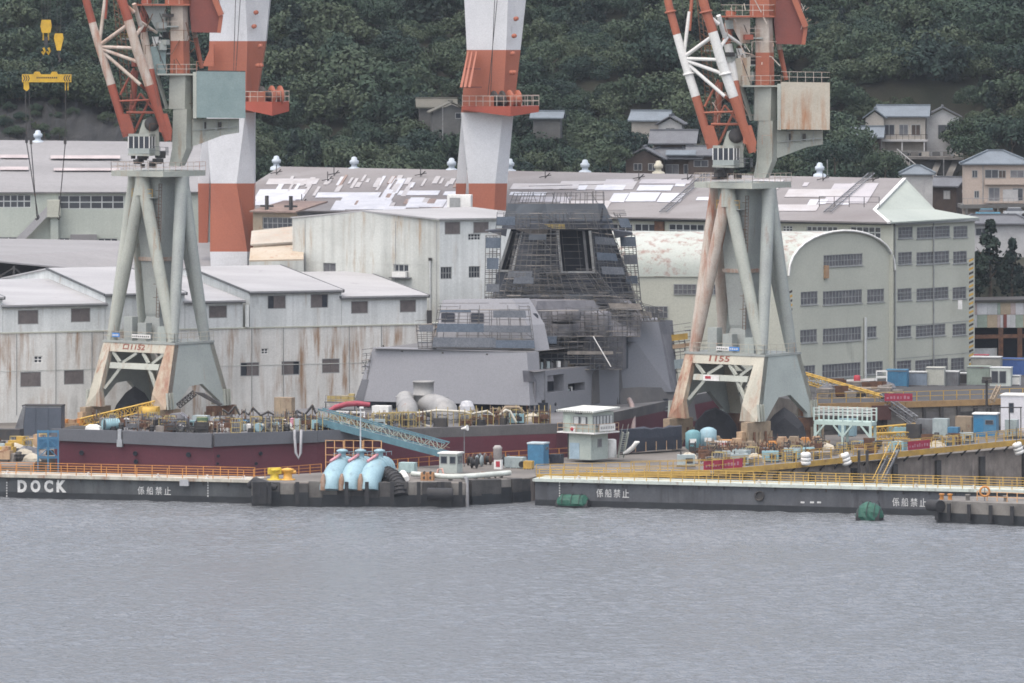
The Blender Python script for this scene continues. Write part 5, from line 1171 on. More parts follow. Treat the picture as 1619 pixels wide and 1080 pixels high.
for k in range(11): mb.par(c2+V((-1.35+k*.26,-.42,.5)),V((.17,0,0)),V((0,.02,0)),V((0,0,.22)))
mb.build('stencil_stroke',m_dark,r)
MB().prism([c2+V((-3.1,-.3,0)),c2+V((-2.4,-.3,0)),c2+V((-2.35,-.3,-.9)),c2+V((-2.7,-.3,-1.2)),c2+V((-3.1,-.3,-.9))],V((0,.6,0))).build('end_hook',m_hook,r)
for s in (2.5,2.85): MB().bar(c2+V((s,0,0)),c2+V((s,0,-1.1)),.14).build('end_link',m_hook,r)
mb=MB(); mb.tube(c2+V((-1.3,0,1.4)),c0+V((-.4,0,-2.8)),.035,n=4); mb.tube(c2+V((1.0,0,1.4)),c0+V((.3,0,-2.8)),.035,n=4); mb.build('sling',m_dark,r)
r=thing('sling_rope',P(60,342,dH),'dark wire slings dangling with hooks before the mauve roof','wire sling')
for pts in (((40,140),(42,226),(60,340)),((46,140),(49,228),(58,341)),((104,140),(103,228),(93,340))):
    MB().path([P(x,y,dH) for x,y in pts],.07,5).build('wire',m_dark,r); e=P(pts[1][0],pts[1][1],dH); MB().box(e,.35,.3,.8).build('shackle',m_dark,r)
    e=P(pts[2][0],pts[2][1],dH); MB().path([e,e+V((.15,0,-.3)),e+V((0,0,-.6)),e+V((-.2,0,-.4))],.1,5).build('hook',m_dark,r)
# ================================================================ giant gantry crane behind the sheds
m_gwhite=mat('gantry white paint',(.62,.63,.65),(.53,.54,.56),sc=.15,rough=.55,rust=.16,streak=1,rustc=(.45,.33,.24),grime=.1)
m_gred=mat('gantry orange red paint',(.37,.12,.07),(.33,.11,.068),sc=.15,rough=.55,rust=.12,streak=1,rustc=(.22,.07,.05))
m_gdeck=mat('gantry red deck',(.36,.075,.045),(.30,.065,.04),sc=.4,rough=.5,rust=.2,streak=1,rustc=(.2,.05,.04))
G0=X2(560,960); gant=thing('gantry_crane',V((G0.x,G0.y,ZY)),'giant gantry crane on two tapering red and white banded legs','crane')
def gleg(rows,d,dep,deck,ladder,plates):
    """rows = (y, left px, crease px, right px, white?) from the top down"""
    lg=None
    for i in range(len(rows)-1):
        rings=[]
        for y,x0,xc,x1,wt in (rows[i],rows[i+1]):
            a,b_,c=P(x0,y,d),P(xc,y,d-1.0),P(x1,y,d+1.2); rings.append([a,b_,c,c+V((0,dep,0)),a+V((0,dep,0))])
        s=MB().loft(rings)
        if lg is None: lg=s.build('leg',m_gwhite if rows[i][4] else m_gred,gant)
        else: s.build('painted_band',m_gwhite if rows[i][4] else m_gred,lg)
    x0,x1,y0,y1=deck   # winch deck
    dk=[P(x0,y1-10,d-3),P(x0+(x1-x0)*.62,y1,d-4),P(x1-2,y1-7,d-1),P(x1-2,y1-7,d+4),P(x0,y1-10,d+5)]
    zt=P(x0,y0,d-3).z
    t=[V((p.x,p.y,zt)) for p in dk]; MB().loft([dk,t]).build('winch_deck',m_gdeck,lg)
    mb=MB()
    for i in range(5):
        p,q=t[i],t[(i+1)%5]; n=max(1,round((q-p).length/1.0))
        for k in range(n): mb.bar(p.lerp(q,k/n),p.lerp(q,k/n)+V((0,0,1.5)),.08)
        for f in (.5,1): mb.bar(p+V((0,0,1.5*f)),q+V((0,0,1.5*f)),.08)
    mb.build('deck_rail',m_cwrust,lg)
    for x,rd in ((x0+(x1-x0)*.40,1.35),(x0+(x1-x0)*.60,1.45)):
        c=P(x,y0-10,d-2.2); MB().lathe(c,[(.3,0),(rd,0),(rd,.15),(.8,.15),(.8,1.3),(rd,1.3),(rd,1.45),(.3,1.45)],18,axis=V((.75,.35,0))).build('winch_drum',m_gred if rd>1.4 else m_dark,lg)
    MB().box(P(x0+(x1-x0)*.3,y0,d-2.5),2.4,1.4,1.5).build('winch_motor',m_corange,lg)
    mb=MB()
    for x,y in plates: mb.lathe(P(x,y,d-.9),[(.35,0),(.3,.6),(.15,.7)],8,axis=V((.4,-1,.1)))
    mb.build('lug',m_gred,lg)
    mb=MB()
    for s in ladder: mb.tube(P(s[0],s[1],d-2.0),P(s[2],s[3],d-2.0),.05,n=4)
    mb.build('rope',m_dark,lg)
    return lg
gA_=gleg([(-60,334,385,432,1),(65,331,391,420,0),(178,326,388,402,1),(290,333,374,402,0),(398,332,391,400,1),(432,334,390,399,1)],960,5,(384,459,161,183),((381,-20,370,160),(373,-20,368,160)),((411,73),(407,104),(412,104),(404,20),(401,42)))
MB().loft([[P(x,y,966)+V((0,o,0)) for x,o in ((a,0),(b_,0),(b_,3),(a,3))] for a,b_,y in ((313,331,290),(321,333,205))]).build('painted_band',m_gwhite,gA_)
MB().loft([[P(x,y,966)+V((0,o,0)) for x,o in ((a,0),(b_,0),(b_,3),(a,3))] for a,b_,y in ((314,328,384),(313,331,290))]).build('painted_band',m_gred,gA_)
gB_=gleg([(-60,731,805,838,1),(79,738,800,823,0),(178,729,795,812,1),(290,741,783,802,0),(345,742,781,799,0)],958,5,(731,854,168,184),((783,-20,775,165),(788,-20,770,165)),((810,85),(808,115),(812,115),(815,30),(812,57)))
MB().loft([[P(x,y,964)+V((0,o,0)) for x,o in ((a,0),(b_,0),(b_,3),(a,3))] for a,b_,y in ((721,737,290),(730,741,183))]).build('painted_band',m_gwhite,gB_)
MB().loft([[P(x,y,964)+V((0,o,0)) for x,o in ((a,0),(b_,0),(b_,3),(a,3))] for a,b_,y in ((719,734,345),(721,737,290))]).build('painted_band',m_gred,gB_)
for k,x in enumerate((739,745,752)): MB().prism([P(x,82,955),P(x+2,82,955),P(x-8,138,952),P(x-12,138,952)],V((0,2,0))).build('knee_plate',m_gred,gB_)
for y,x0,x1 in ((110,734,760),(139,729,762)): MB().prism([P(x0,y,954),P(x1,y,954),P(x1,y,956),P(x0,y,956)],V((0,0,.2))).build('knee_shelf',m_cdred,gB_)
MB().prism([P(320,104,957),P(335,70,957),P(338,70,957),P(338,104,957)],V((0,2,0))).build('knee_plate',m_gred,gA_)
p0,p1=P(250,-75,958),P(960,-75,958); MB().par(p0+V((0,-2,0)),p1-p0,V((0,9,0)),V((0,0,8))).build('girder',m_gwhite,gant)
# ================================================================ the warship in dock
m_hull=mat('maroon hull paint',(.125,.032,.046),(.10,.028,.04),sc=.12,rough=.65,rust=.18,streak=1,rustc=(.06,.03,.035),grime=.15)
m_hgrey=mat('hull side grey',(.115,.12,.135),(.10,.105,.118),sc=.2,rough=.6,grime=.15)
m_hprim=mat('weathered hull primer',(.125,.12,.118),(.09,.088,.09),sc=.35,rough=.8,rust=.3,streak=1,rustc=(.08,.07,.065),grime=.25)
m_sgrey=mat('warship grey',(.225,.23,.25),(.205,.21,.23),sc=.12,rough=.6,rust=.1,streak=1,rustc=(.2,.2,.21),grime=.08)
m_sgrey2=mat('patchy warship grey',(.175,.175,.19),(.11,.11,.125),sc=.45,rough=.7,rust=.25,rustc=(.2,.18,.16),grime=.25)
m_tower=mat('dark blue primer',(.052,.060,.078),(.040,.046,.060),sc=.35,rough=.7,rust=.2,streak=1,rustc=(.075,.072,.075),grime=.2)
m_tower2=mat('slate primer',(.075,.088,.105),(.055,.065,.080),sc=.4,rough=.6,rust=.15,streak=1,rustc=(.09,.09,.09))
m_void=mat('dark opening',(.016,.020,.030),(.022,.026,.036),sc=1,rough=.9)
m_deck=mat('ship deck grey',(.15,.15,.155),(.11,.11,.115),sc=.3,rough=.9,rust=.3)
m_net=mat('blue scaffold netting',(.13,.16,.205),(.10,.13,.17),sc=.9,rough=.8,fine=.25)
m_netg=mat('grey blue scaffold sheet',(.17,.185,.21),(.135,.15,.175),sc=.7,rough=.8,fine=.25)
m_tubed=mat('dull scaffold tube',(.082,.088,.10),(.15,.14,.125),sc=1.2,rough=.6,rust=.3)
m_tubeg=mat('scaffold tube',(.27,.28,.29),(.17,.16,.15),sc=1.2,rough=.5,rust=.3)
m_plank=mat('scaffold plank',(.30,.27,.24),(.18,.165,.15),sc=1,rough=.85)
ZD=7.0
ship=thing('warship',X2(700,860,-8),'grey warship under construction with maroon lower hull and dark scaffolded tower','ship')
PORT=[(337,812.5),(500,818),(640,824.5),(760,829),(880,834),(985,860),(1075,886),(1210,925)]
STAR=[(1236,948),(1000,945),(700,902),(560,873),(84,822)]
def dedge(px):
    for (a,b_),(c,e) in zip(PORT,PORT[1:]):
        if px<=c: return b_+(e-b_)*max(0,(px-a)/(c-a)) if px>=a else 822-9.5*(px-84)/253
    return PORT[-1][1]
ring=[X2(*p) for p in PORT]+[X2(*p) for p in STAR]; cen=sum(ring,V())/len(ring)
def hr(z,k,add=0.0): 
    return [V((cen.x+(p.x-cen.x)*k,cen.y+(p.y-cen.y)*k,z+(add if 985<=809.5+p.x*F/(p.y+D)<=1300 else 0))) for p in ring]
hull=MB().loft([hr(-8,.93),hr(-2,.975),hr(2.5,.994),hr(5.75,1.0)]).build('hull',m_hull,ship)
MB().loft([hr(5.752,1.0005),hr(ZD,1.0005)]).build('upper_hull',m_hprim,ship)
MB().poly(hr(ZD+.004,.999)).build('deck',m_deck,ship)
# grey painted band panels at the stern
TW=Wall(X2(83,821.9),X2(337,812.4)); PW=Wall(X2(337,812.4),X2(500,817.9)); PW2=Wall(X2(500,817.9),X2(640,824.4))
def band(W,u0,u1,z0a,z0b,z1,o=.3,ch=.0): MB().prism([W.pt(u0,z0a,o),W.pt(u1,z0b,o),W.pt(u1-ch,z1,o),W.pt(u0+ch,z1,o)],-W.n*(o+.1)).build('side_panel',m_hgrey,ship)
band(TW,.0,9.3,5.72,5.66,ZD+.2); band(TW,10.1,TW.L-.05,5.62,5.45,ZD+.2,.34,.0)
band(PW,.1,PW.L,5.6,5.75,ZD+.2,.3); band(PW2,0,PW2.L,5.75,6.2,ZD+.2,.3)
MB().box(TW.pt(9.7,5.2,.25),.7,.5,.9,-.35).box(TW.pt(9.7,6.1,.3),.45,.4,1.3,-.35).build('stern_fitting',mat('fitting grey',(.36,.38,.40),sc=1),ship)
for W,x,y,r in ((TW,129,716,.32),(TW,214,717,.3),(TW,215,730,.3),(TW,298,719,.32),(PW,345,721,.2),(PW,412,717,.25),(PW,405,733,.2),(PW,344,733,.16)):
    u,z=W.uz(x,y); MB().lathe(W.pt(u,z,-.02),[(r,0),(r,.12),(r*.75,.14),(r*.75,.04)],12,axis=W.n).build('hull_port',m_void,ship)
# loop of hose hanging over the side
a=X2(466,816.0); MB().path([a+V((0,0,7.4)),a+V((.0,-.4,6.6)),a+V((.15,-.5,4.6)),a+V((.5,-.5,3.9)),a+V((.75,-.5,4.6)),a+V((.8,-.4,6.6)),a+V((.8,0,7.4))],.17,8).solo('overboard_hose',mat('pale hose',(.40,.40,.42),sc=1,rough=.6),'pale hose looped over the ship side near the stern','hose')
AX=V((.70,.714,0))
def PLN(a,b_,c):
    """looks through photo pixels onto the plane of three points"""
    n=(V(b_)-V(a)).cross(V(c)-V(a)).normalized(); return lambda x,y:CAM+ray(x,y)*((V(a)-CAM).dot(n)/ray(x,y).dot(n))
HG=PLN(P(560,634,862),P(838,641,852),P(833,557,853.5)); UB=PLN(P(684,550,861),P(842,555,857),P(760,474,862.6))
def slab(poly,ext,m,name='superstructure',par=None): return MB().prism(poly,ext).build(name,m,par or ship)
# hangar block
slab([HG(560,634),HG(838,641),HG(833,557),HG(590,549.5)],AX*2.2,m_sgrey,'hangar')
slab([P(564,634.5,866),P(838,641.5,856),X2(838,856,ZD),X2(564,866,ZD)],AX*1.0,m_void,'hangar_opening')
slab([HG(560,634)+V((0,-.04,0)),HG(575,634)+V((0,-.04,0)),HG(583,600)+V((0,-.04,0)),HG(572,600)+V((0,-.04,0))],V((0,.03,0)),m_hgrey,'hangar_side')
for x in (636,700,770): MB().box(P(x,555.5+(x-636)*.035,857.4-(x-636)*.037)+V((0,-.05,-.1)),.25,.2,.2).build('ring_bolt',m_dark,ship)
# hangar roof and decks stepping up behind
zh=15.0
MB().poly([V((p.x,p.y,z)) for p,z in ((P(590,549,861.5),zh),(P(833,557,853.5),zh),(X2(1010,878),zh),(X2(760,895),zh))]).build('hangar_roof',m_deck,ship)
# port side wall with boat bay
SWl=Wall(X2(862,853.8),X2(979,873)); hb=SWl.rect(858.5,593,892,620); hb=(max(hb[0],.1),)+hb[1:]; hb2=SWl.rect(898,605.5,925,618)
_,zt_=SWl.uz(900,582)
mb=MB(); SWl.mesh(mb,0,5.6,SWl.L,zt_,[hb,hb2],depth=1.6); mb.build('side_wall',m_sgrey,ship)
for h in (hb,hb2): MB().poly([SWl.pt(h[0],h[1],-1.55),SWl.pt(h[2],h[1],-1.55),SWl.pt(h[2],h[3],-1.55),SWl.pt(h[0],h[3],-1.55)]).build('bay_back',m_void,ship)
for k in range(6): MB().box(SWl.pt(hb2[0]+.4+k*.42,hb2[1],-.9),.4,.5,.3+.12*(k%3),.3).build('bay_gear',[m_crate,m_dark,m_white][k%3],ship)
slab([SWl.pt(SWl.L-8.2,zt_-5,.05),SWl.pt(SWl.L-6.0,zt_-5,.05),SWl.pt(SWl.L-6.4,zt_-.2,.05),SWl.pt(SWl.L-8.0,zt_-1.2,.05)],SWl.n*.1,m_hprim,'recessed_panel')
slab([P(826,586,852),P(846,586,853.5),P(851,604,853.6),P(828,604,852)],AX*3,m_sgrey2,'side_platform'); MB().tube(P(846,604,853),P(845,646,853),.22,n=8).build('side_post',m_sgrey2,ship)
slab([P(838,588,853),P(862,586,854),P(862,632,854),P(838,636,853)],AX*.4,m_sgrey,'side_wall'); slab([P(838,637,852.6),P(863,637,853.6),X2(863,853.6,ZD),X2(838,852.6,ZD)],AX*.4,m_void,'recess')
for x,y in ((878,639),(878,652),(945,635)): u,z=SWl.uz(x,y); MB().lathe(SWl.pt(u,z,-.01),[(.22,0),(.22,.08),(.14,.08)],10,axis=SWl.n).build('scupper',m_void,ship)
MB().poly([SWl.pt(-3,zt_),SWl.pt(SWl.L+2,zt_),SWl.pt(SWl.L+2,zt_)+V((-4,10,0)),SWl.pt(-3,zt_)+V((-4,10,0))]).build('side_deck',m_deck,ship)
slab([P(835,583,866),P(985,583,876),P(985,528,876),P(835,528,866)],AX*1,m_tower2,'midship_recess')
slab([P(915,583,865),P(982,583,871),P(982,532,871),P(925,532,866)],AX*1,m_sgrey2,'midship_wall')
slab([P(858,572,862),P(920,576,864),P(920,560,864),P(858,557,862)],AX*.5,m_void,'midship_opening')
# big plain starboard-forward block at the picture's right of the ship
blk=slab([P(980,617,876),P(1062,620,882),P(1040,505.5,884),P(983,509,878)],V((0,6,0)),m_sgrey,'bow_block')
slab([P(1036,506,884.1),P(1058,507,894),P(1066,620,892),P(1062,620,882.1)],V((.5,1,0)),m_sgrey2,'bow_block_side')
slab([P(972,660,872),P(983,662,874),P(976,583,874),P(968,583,872)],AX*.7,m_hprim,'wall_joint')
slab([P(980,665,871.5),P(1070,668,883.5),P(1062,616,884),P(980,614,874)],AX*4,m_hprim,'bow_hull')
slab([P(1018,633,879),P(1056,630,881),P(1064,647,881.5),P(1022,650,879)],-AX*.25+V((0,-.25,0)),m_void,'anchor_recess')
MB().path([P(1024,646,877.5),P(1060,644,880)],.12,6).path([P(1028,652,877.5),P(1062,649,880)],.12,6).build('recess_rail',m_steel,ship)
# bridge-like block over the hangar
slab([UB(684,550),UB(842,555),UB(834,514),UB(810,473),UB(700,474.5)],AX*3.2,m_sgrey,'upper_block')
for x0,x1,y0,y1 in ((697,719.5,494,509.5),(744,765.5,494.5,510.5)):
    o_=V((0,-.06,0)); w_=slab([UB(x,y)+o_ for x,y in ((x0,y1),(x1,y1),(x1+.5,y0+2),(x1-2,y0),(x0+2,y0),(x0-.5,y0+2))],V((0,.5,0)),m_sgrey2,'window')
    slab([UB(x,y)+o_*1.6 for x,y in ((x0+1,y1-1),(x1-1,y1-1),(x1-.6,y0+2),(x1-2.2,y0+1),(x0+2.2,y0+1),(x0+.6,y0+2))],V((0,.3,0)),m_void,'pane',w_)
slab([P(832,531,864),P(1012,531,876),P(1016,500,878),P(995,474,880),P(850,476,868)],V((-1,6,0)),m_sgrey2,'tower_base')
for x0,x1,y0,y1,d in ((868,920,490,508,868),(922,968,492,530,870),(870,915,512,532,867)):
    c=P((x0+x1)/2,y1,d+1.2); MB().lathe(c,[((x1-x0)/26,0),((x1-x0)/25,(y1-y0)/13),((x1-x0)/30,(y1-y0)/12)],14).build('rounded_housing',m_sgrey2,ship)
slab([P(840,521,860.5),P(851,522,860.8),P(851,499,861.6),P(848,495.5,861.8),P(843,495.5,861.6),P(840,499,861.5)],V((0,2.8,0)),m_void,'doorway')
slab([P(828,510,860),P(840,512,860.5),P(840,500,861),P(836,502,860.9)],V((0,.2,0)),mat('red tarp',(.33,.07,.08),sc=1),'door_tarp')
# eight-sided tower
TD=884
def tring(y,xs,ds,back=11):
    return [P(x,y,TD+dd) for x,dd in zip(xs,ds)]+[P(xs[-1],y,TD+dd_) for dd_ in (back,)]+[P(xs[0],y,TD+back)]
ds=(4,1,-2.2,-1.6,3.2)
low=tring(502,(765,798,888,952,1018),ds); mid=tring(480,(776,803,887,948,1006),ds); bod=tring(432,(786,812,886.5,943,992),ds); top=tring(362,(808,829,879.5,936,966),ds)
tower=None
def quad_hole(q,s0,t0,s1,t1,depth,m,fm,name):
    """planar-ish quad (bl, br, tr, tl) with a real recess cut between the fractions"""
    bl,br,tr,tl=q; B=lambda s,t:(bl*(1-s)+br*s)*(1-t)+(tl*(1-s)+tr*s)*t
    n=(br-bl).cross(tl-bl).normalized(); n=n if n.y<0 else -n
    mb=MB(); S=[0,s0,s1,1]; T=[0,t0,t1,1]
    for i in range(3):
        for j in range(3):
            if i==1 and j==1: continue
            mb.poly([B(S[i],T[j]),B(S[i+1],T[j]),B(S[i+1],T[j+1]),B(S[i],T[j+1])])
    h=[B(s0,t0),B(s1,t0),B(s1,t1),B(s0,t1)]; hb_=[p-n*depth for p in h]
    o=mb.build(name,m,ship); d=MB(); d.poly(hb_)
    for k in range(4): d.poly([h[k],h[(k+1)%4],hb_[(k+1)%4],hb_[k]])
    d.build('array_recess',m_void if fm is None else fm,o)
    f=MB()
    for k in (3,0,1): f.bar(h[k]+n*.05,h[(k+1)%4]+n*.05,.34,.3)
    f.build('array_frame',mat('array frame grey',(.42,.43,.43),(.3,.31,.31),sc=1.5),o)
    g=MB()
    for k in range(1,6): g.bar(h[0].lerp(h[3],k/6)-n*.5+(h[1]-h[0])*.12,h[1].lerp(h[2],k/6)-n*.5-(h[1]-h[0])*.3,.06)
    for k in (.14,.62): g.bar(h[0].lerp(h[1],k)-n*.5,h[3].lerp(h[2],k)-n*.5,.06)
    g.build('array_ladder',m_tubed,o); f2=MB(); f2.bar(h[0].lerp(h[1],.82)-n*.4,h[3].lerp(h[2],.82)-n*.4,.35,.2); f2.build('array_rail',m_steel,o)
    return o
mb=MB(); N7=len(low)
for a,b_ in ((low,mid),(mid,bod)): 
    for i in range(N7): j=(i+1)%N7; mb.poly([a[i],a[j],b_[j],b_[i]])
for i in (1,3,4,5,6): j=(i+1)%N7; mb.poly([bod[i],bod[j],top[j],top[i]])
mb.build('tower_body',m_tower,ship)
quad_hole((bod[2],bod[3],top[3],top[2]),.03,.0+.02,.93,.96,1.6,m_tower,None,'array_face')
quad_hole((bod[0],bod[1],top[1],top[0]),.12,.05,.9,.95,1.2,m_tower,m_tower,'array_face')
cap0=tring(362,(793,816,866,948,972),(4.5,.5,-2.9,-1.8,3.6)); cap1=tring(349,(796,822,868,950,968),(4.5,.5,-2.9,-1.8,3.6)); cap2=tring(321.5,(803,826,862,945,955),(4,1,-2,-1,3.2))
MB().loft([cap0,cap1]).build('tower_cornice',m_tower,ship); MB().loft([cap1,cap2]).build('tower_head',m_tower2,ship)
MB().prism([P(948,349,TD-2.0),P(952,328,TD-1.6),P(954,330,TD-1.5),P(952,350,TD-1.9)],V((0,.4,0))).build('head_slot',m_void,ship)
slab([P(816,363,TD-.5),P(868,362,TD-3.4),P(861,377,TD-2.8)],V((0,2,0)),mat('bracket brown grey',(.11,.10,.095),sc=.8,rust=.3),'nose_bracket')
slab([P(858,353.5,TD-3.3),P(893,355,TD-3.6),P(894,362,TD-3.6),P(872,361,TD-3.5)],V((0,.3,0)),mat('yellow sheet',(.36,.29,.10),(.28,.22,.09),sc=1),'yellow_tarp')
slab([P(767,365,TD+2),P(802,362,TD+2),P(800,374,TD+2),P(785,370,TD+2)],V((0,4,0)),m_tower,'wing_platform'); slab([P(970,364,TD+1),P(1000,368,TD+1.5),P(1000,372,TD+1.5),P(972,377,TD+1)],V((0,4,0)),m_tower,'wing_platform')
slab([P(855,498,TD-9),P(905,466,TD-3),P(935,470,TD-3.2),P(905,475,TD-3.3)][1:],V((0,.3,0)),m_cwhite if 0 else mat('pale sheet',(.30,.34,.38),sc=1),'loose_sheet')
# ---------------- scaffolds, each a thing on the ship
def scaffold(label,TL,TR,BR,BL,cols,rows,d0,d1,seed,nets=(),deep=1.2,group='scaffolds round the warship tower',jag=.25,planks=True,tm=m_tubed):
    """tube scaffold over a slanting front: corner photo pixels, d0/d1 = metres away at its two ends"""
    rr=random.Random(seed)
    g=lambda s,t,o=0.0: P((TL[0]*(1-s)+TR[0]*s)*(1-t)+(BL[0]*(1-s)+BR[0]*s)*t,(TL[1]*(1-s)+TR[1]*s)*(1-t)+(BL[1]*(1-s)+BR[1]*s)*t,d0+(d1-d0)*s-o)
    r=thing('scaffold',g(.5,1),label,'scaffold',group); mb=MB()
    for o in ((0,deep) if deep else (0,)):
        for i in range(cols+1):
            s=min(1,max(0,i/cols+rr.uniform(-.03,.03))); t0=max(-.12,rr.uniform(-jag,.12)) if rr.random()<.55 else 0; mb.tube(g(s,t0,o),g(s,1,o),.042,n=5,cap=False) if rr.random()<.85 else None
        for j in range(rows+1):
            t=j/rows
            for e in (0,-.35/rows,-.7/rows):
                i=0
                while i<cols:
                    L_=rr.randint(1,4); 
                    if rr.random()<(.85 if e==0 else .33): mb.tube(g(i/cols,t+e,o),g(min(cols,i+L_)/cols,t+e+rr.uniform(-.006,.006),o),.036,n=4,cap=False)
                    i+=L_
    for k in range(cols): 
        if rr.random()<.4: t=rr.randrange(rows)/rows; mb.tube(g(k/cols,t,deep),g((k+1)/cols,t+1/rows,deep),.04,n=4,cap=False)
    tb=mb.build('tubes',tm,r); tb['kind']='stuff'
    if planks:
        for j in range(rows+1):
            i=0
            while i<cols:
                L_=rr.randint(1,3)
                if rr.random()<.7:
                    a,b_=g(i/cols,j/rows),g(min(cols,i+L_)/cols,j/rows); q=V((0,-deep,0)); MB().prism([a,b_,b_+q,a+q],V((0,0,.09))).build('plank',rr.choice([m_plank,m_tubed,m_tower2]),r)
                i+=L_
    for s0,s1,t0,t1,m_ in nets:
        MB().prism([g(s0,t1,deep+.06),g(s1,t1,deep+.06),g(s1,t0,deep+.06),g(s0,t0,deep+.06)],V((0,.03,0))).build('netting',m_,r)
    return r
scaffold('blue sheeted scaffold across the front of the windowed upper block',(692,490),(838,490),(846,552),(683,550),9,4,859.6,857.4,1,nets=((.02,.5,.36,.58,m_net),(.5,.98,.40,.58,m_netg),(0,.62,.72,.97,m_netg),(.62,1,.78,.98,m_net),(.03,.36,.0,.06,m_net),(.6,.95,.02,.2,m_netg)))
scaffold('narrow braced scaffold tower hung on the corner of the upper block',(657,514),(692,512),(690,551),(661,551),4,4,861,860,2,nets=((.15,.8,.02,.3,m_netg),),jag=.1)
scaffold('dense scaffold covering the left-front face of the dark tower'.replace('left-front face','blank face'),(818,362),(884,362),(889,470),(796,470),10,13,879.5,878.6,3,nets=((.0,.45,.62,.72,m_netg),(.3,.7,.08,.16,m_tower2)))
scaffold('scaffold to the side of the white-framed array opening',(936,368),(972,372),(1006,470),(946,470),7,13,880.5,882.5,4,nets=((.1,.9,.05,.17,m_netg),(.1,.8,.3,.42,m_net),(.2,.9,.52,.64,m_netg)))
scaffold('light scaffold standing before the tower face under the array opening',(800,432),(946,432),(1000,498),(776,498),14,7,878,878.5,21,nets=((.1,.3,.1,.25,m_netg),(.55,.8,.5,.62,m_tower2)))
scaffold('tall scaffold tower with blue nets on the tower wing nearest the white building',(768,372),(792,372),(788,500),(766,500),4,13,886,885,5,nets=((.0,1,.03,.16,m_net),(.1,.9,.28,.42,m_net),(.1,1,.6,.7,m_netg)),jag=.05)
scaffold('tall scaffold tower with blue nets on the tower wing nearest the barrel roof',(980,372),(1004,372),(1016,500),(992,500),4,13,887,886,6,nets=((0,1,.02,.14,m_net),(.1,1,.24,.36,m_netg),(.1,.9,.5,.6,m_net)),jag=.05)
scaffold('scaffold walkway ringing the tower just under its head',(786,338),(990,338),(1000,362),(784,362),20,3,878.8,879.5,7,nets=((.0,.14,.2,.75,m_net),(.92,1,.3,.9,m_net)))
scaffold('wide tangled scaffold wrapped round the foot of the dark tower',(768,468),(1010,468),(1030,508),(770,500),22,6,875.5,877,8,nets=((.1,.3,.55,.7,m_tower2),(.78,.98,.3,.55,m_plank)))
scaffold('scaffold across the patchy grey tower base',(850,492),(1012,490),(1012,532),(852,532),15,5,866,868,9,nets=())
scaffold('scaffold before the dark midship recess',(840,532),(984,532),(984,584),(838,584),14,6,861,868,10,nets=((.0,.28,.0,.22,m_net),(.0,.1,.6,.9,m_netg),(.4,.9,.45,.55,m_plank)))
scaffold('small scaffold ladder at the edge of the big hangar wall',(572,560),(588,558),(580,600),(572,600),2,4,864,863,11,group=None,jag=.1)
scaffold('thicket of scaffold poles above the plain bow block',(985,478),(1048,492),(1052,508),(985,508),8,3,879,882,12,nets=((.3,.7,.3,.8,m_plank),))
scaffold('thin rail of poles along the top of the tower head',(812,306),(955,304),(956,322),(806,322),14,1,882,882,13,planks=False,jag=.6)
scaffold('yellow-brown timber scaffold beyond the bow block',(1044,528),(1092,522),(1092,620),(1062,622),5,6,893,896,14,nets=((.1,.9,.04,.14,m_yellow),(.0,1,.2,.27,m_peach),(.2,.8,.45,.6,m_crate)))
MB().tube(P(938,532,862),P(966,580,861),.07,n=6).solo('stay_cable',m_cwhite,'pale slanting stay from the tower base to the side deck','stay')
rr=random.Random(77)
for k in range(24): # men's gear on the side deck
    x=845+k*5.4; MB().box(P(x,582,857+(x-845)*.125)+V((0,-.2,-.15)),rr.uniform(.25,.6),.4,rr.uniform(.5,1.15),rr.random()).solo('gas_bottle' if k%3 else 'tool_chest',rr.choice([m_tan,m_dark,m_crate,m_steel,m_white]),'gas bottle lashed to the rail of the side deck' if k%3 else 'small tool chest on the side deck above the boat bay','gas bottle' if k%3 else 'tool chest','gas bottles on the side deck' if k%3 else 'tool chests on the side deck')
# ================================================================ gear on the stern deck
m_duct=mat('silver duct',(.30,.30,.295),(.22,.22,.22),sc=.5,rough=.55,rust=.3,metal=.1)
m_wrap=mat('white plastic wrap',(.55,.56,.58),(.42,.43,.46),sc=1.2,rough=.35,bump=.8)
m_hosew=mat('dirty white hose',(.55,.53,.46),(.42,.4,.34),sc=1,rough=.7)
r=thing('exhaust_duct',X2(700,838,ZD),'tall silver exhaust duct with vertical flue and thick elbow on deck','exhaust duct')
c=lambda x,y,d:P(x,y,d)
MB().lathe(c(669.5,640,842),[(1.32,0),(1.32,1.2),(1.42,1.22),(1.42,1.34),(1.32,1.36),(1.32,2.85),(1.42,2.87),(1.42,3.05),(1.25,3.05),(1.25,2.6)],22).build('flue',m_duct,r)
MB().path([c(672,640,842),c(682,641,840.5),c(694,645,838.5),c(704,650,836.5),c(705,660,836),c(705,675,836)],[1.35,1.5,1.62,1.62,1.6,1.58],20).build('elbow',m_duct,r)
for (x,y,d,rd,ax) in ((682,641,840.5,1.55,(1,-.6,-.3)),(697,646.5,838,1.7,(1,-.8,-.5)),(705,671,836,1.68,(0,0,1))): MB().lathe(c(x,y,d),[(rd-.12,-.06),(rd,-.06),(rd,.06),(rd-.12,.06)],20,axis=V(ax)).build('flange',m_duct,r)
r=thing('exhaust_duct',X2(644,836,ZD),'shorter silver duct elbow beside the tall flue','exhaust duct')
MB().path([c(640,628,841),c(641,638,840),c(644,644,838),c(645,652,836.5),c(645,668,836)],[1.05,1.2,1.3,1.3,1.25],18).build('elbow',m_duct,r)
for (x,y,d,rd,ax) in ((640,627.5,841,1.2,(0,0,1)),(644,645,838,1.42,(.1,-.7,-.6))): MB().lathe(c(x,y,d),[(rd-.15,-.08),(rd,-.08),(rd,.08),(rd-.15,.08)],18,axis=V(ax)).build('flange',m_duct,r)
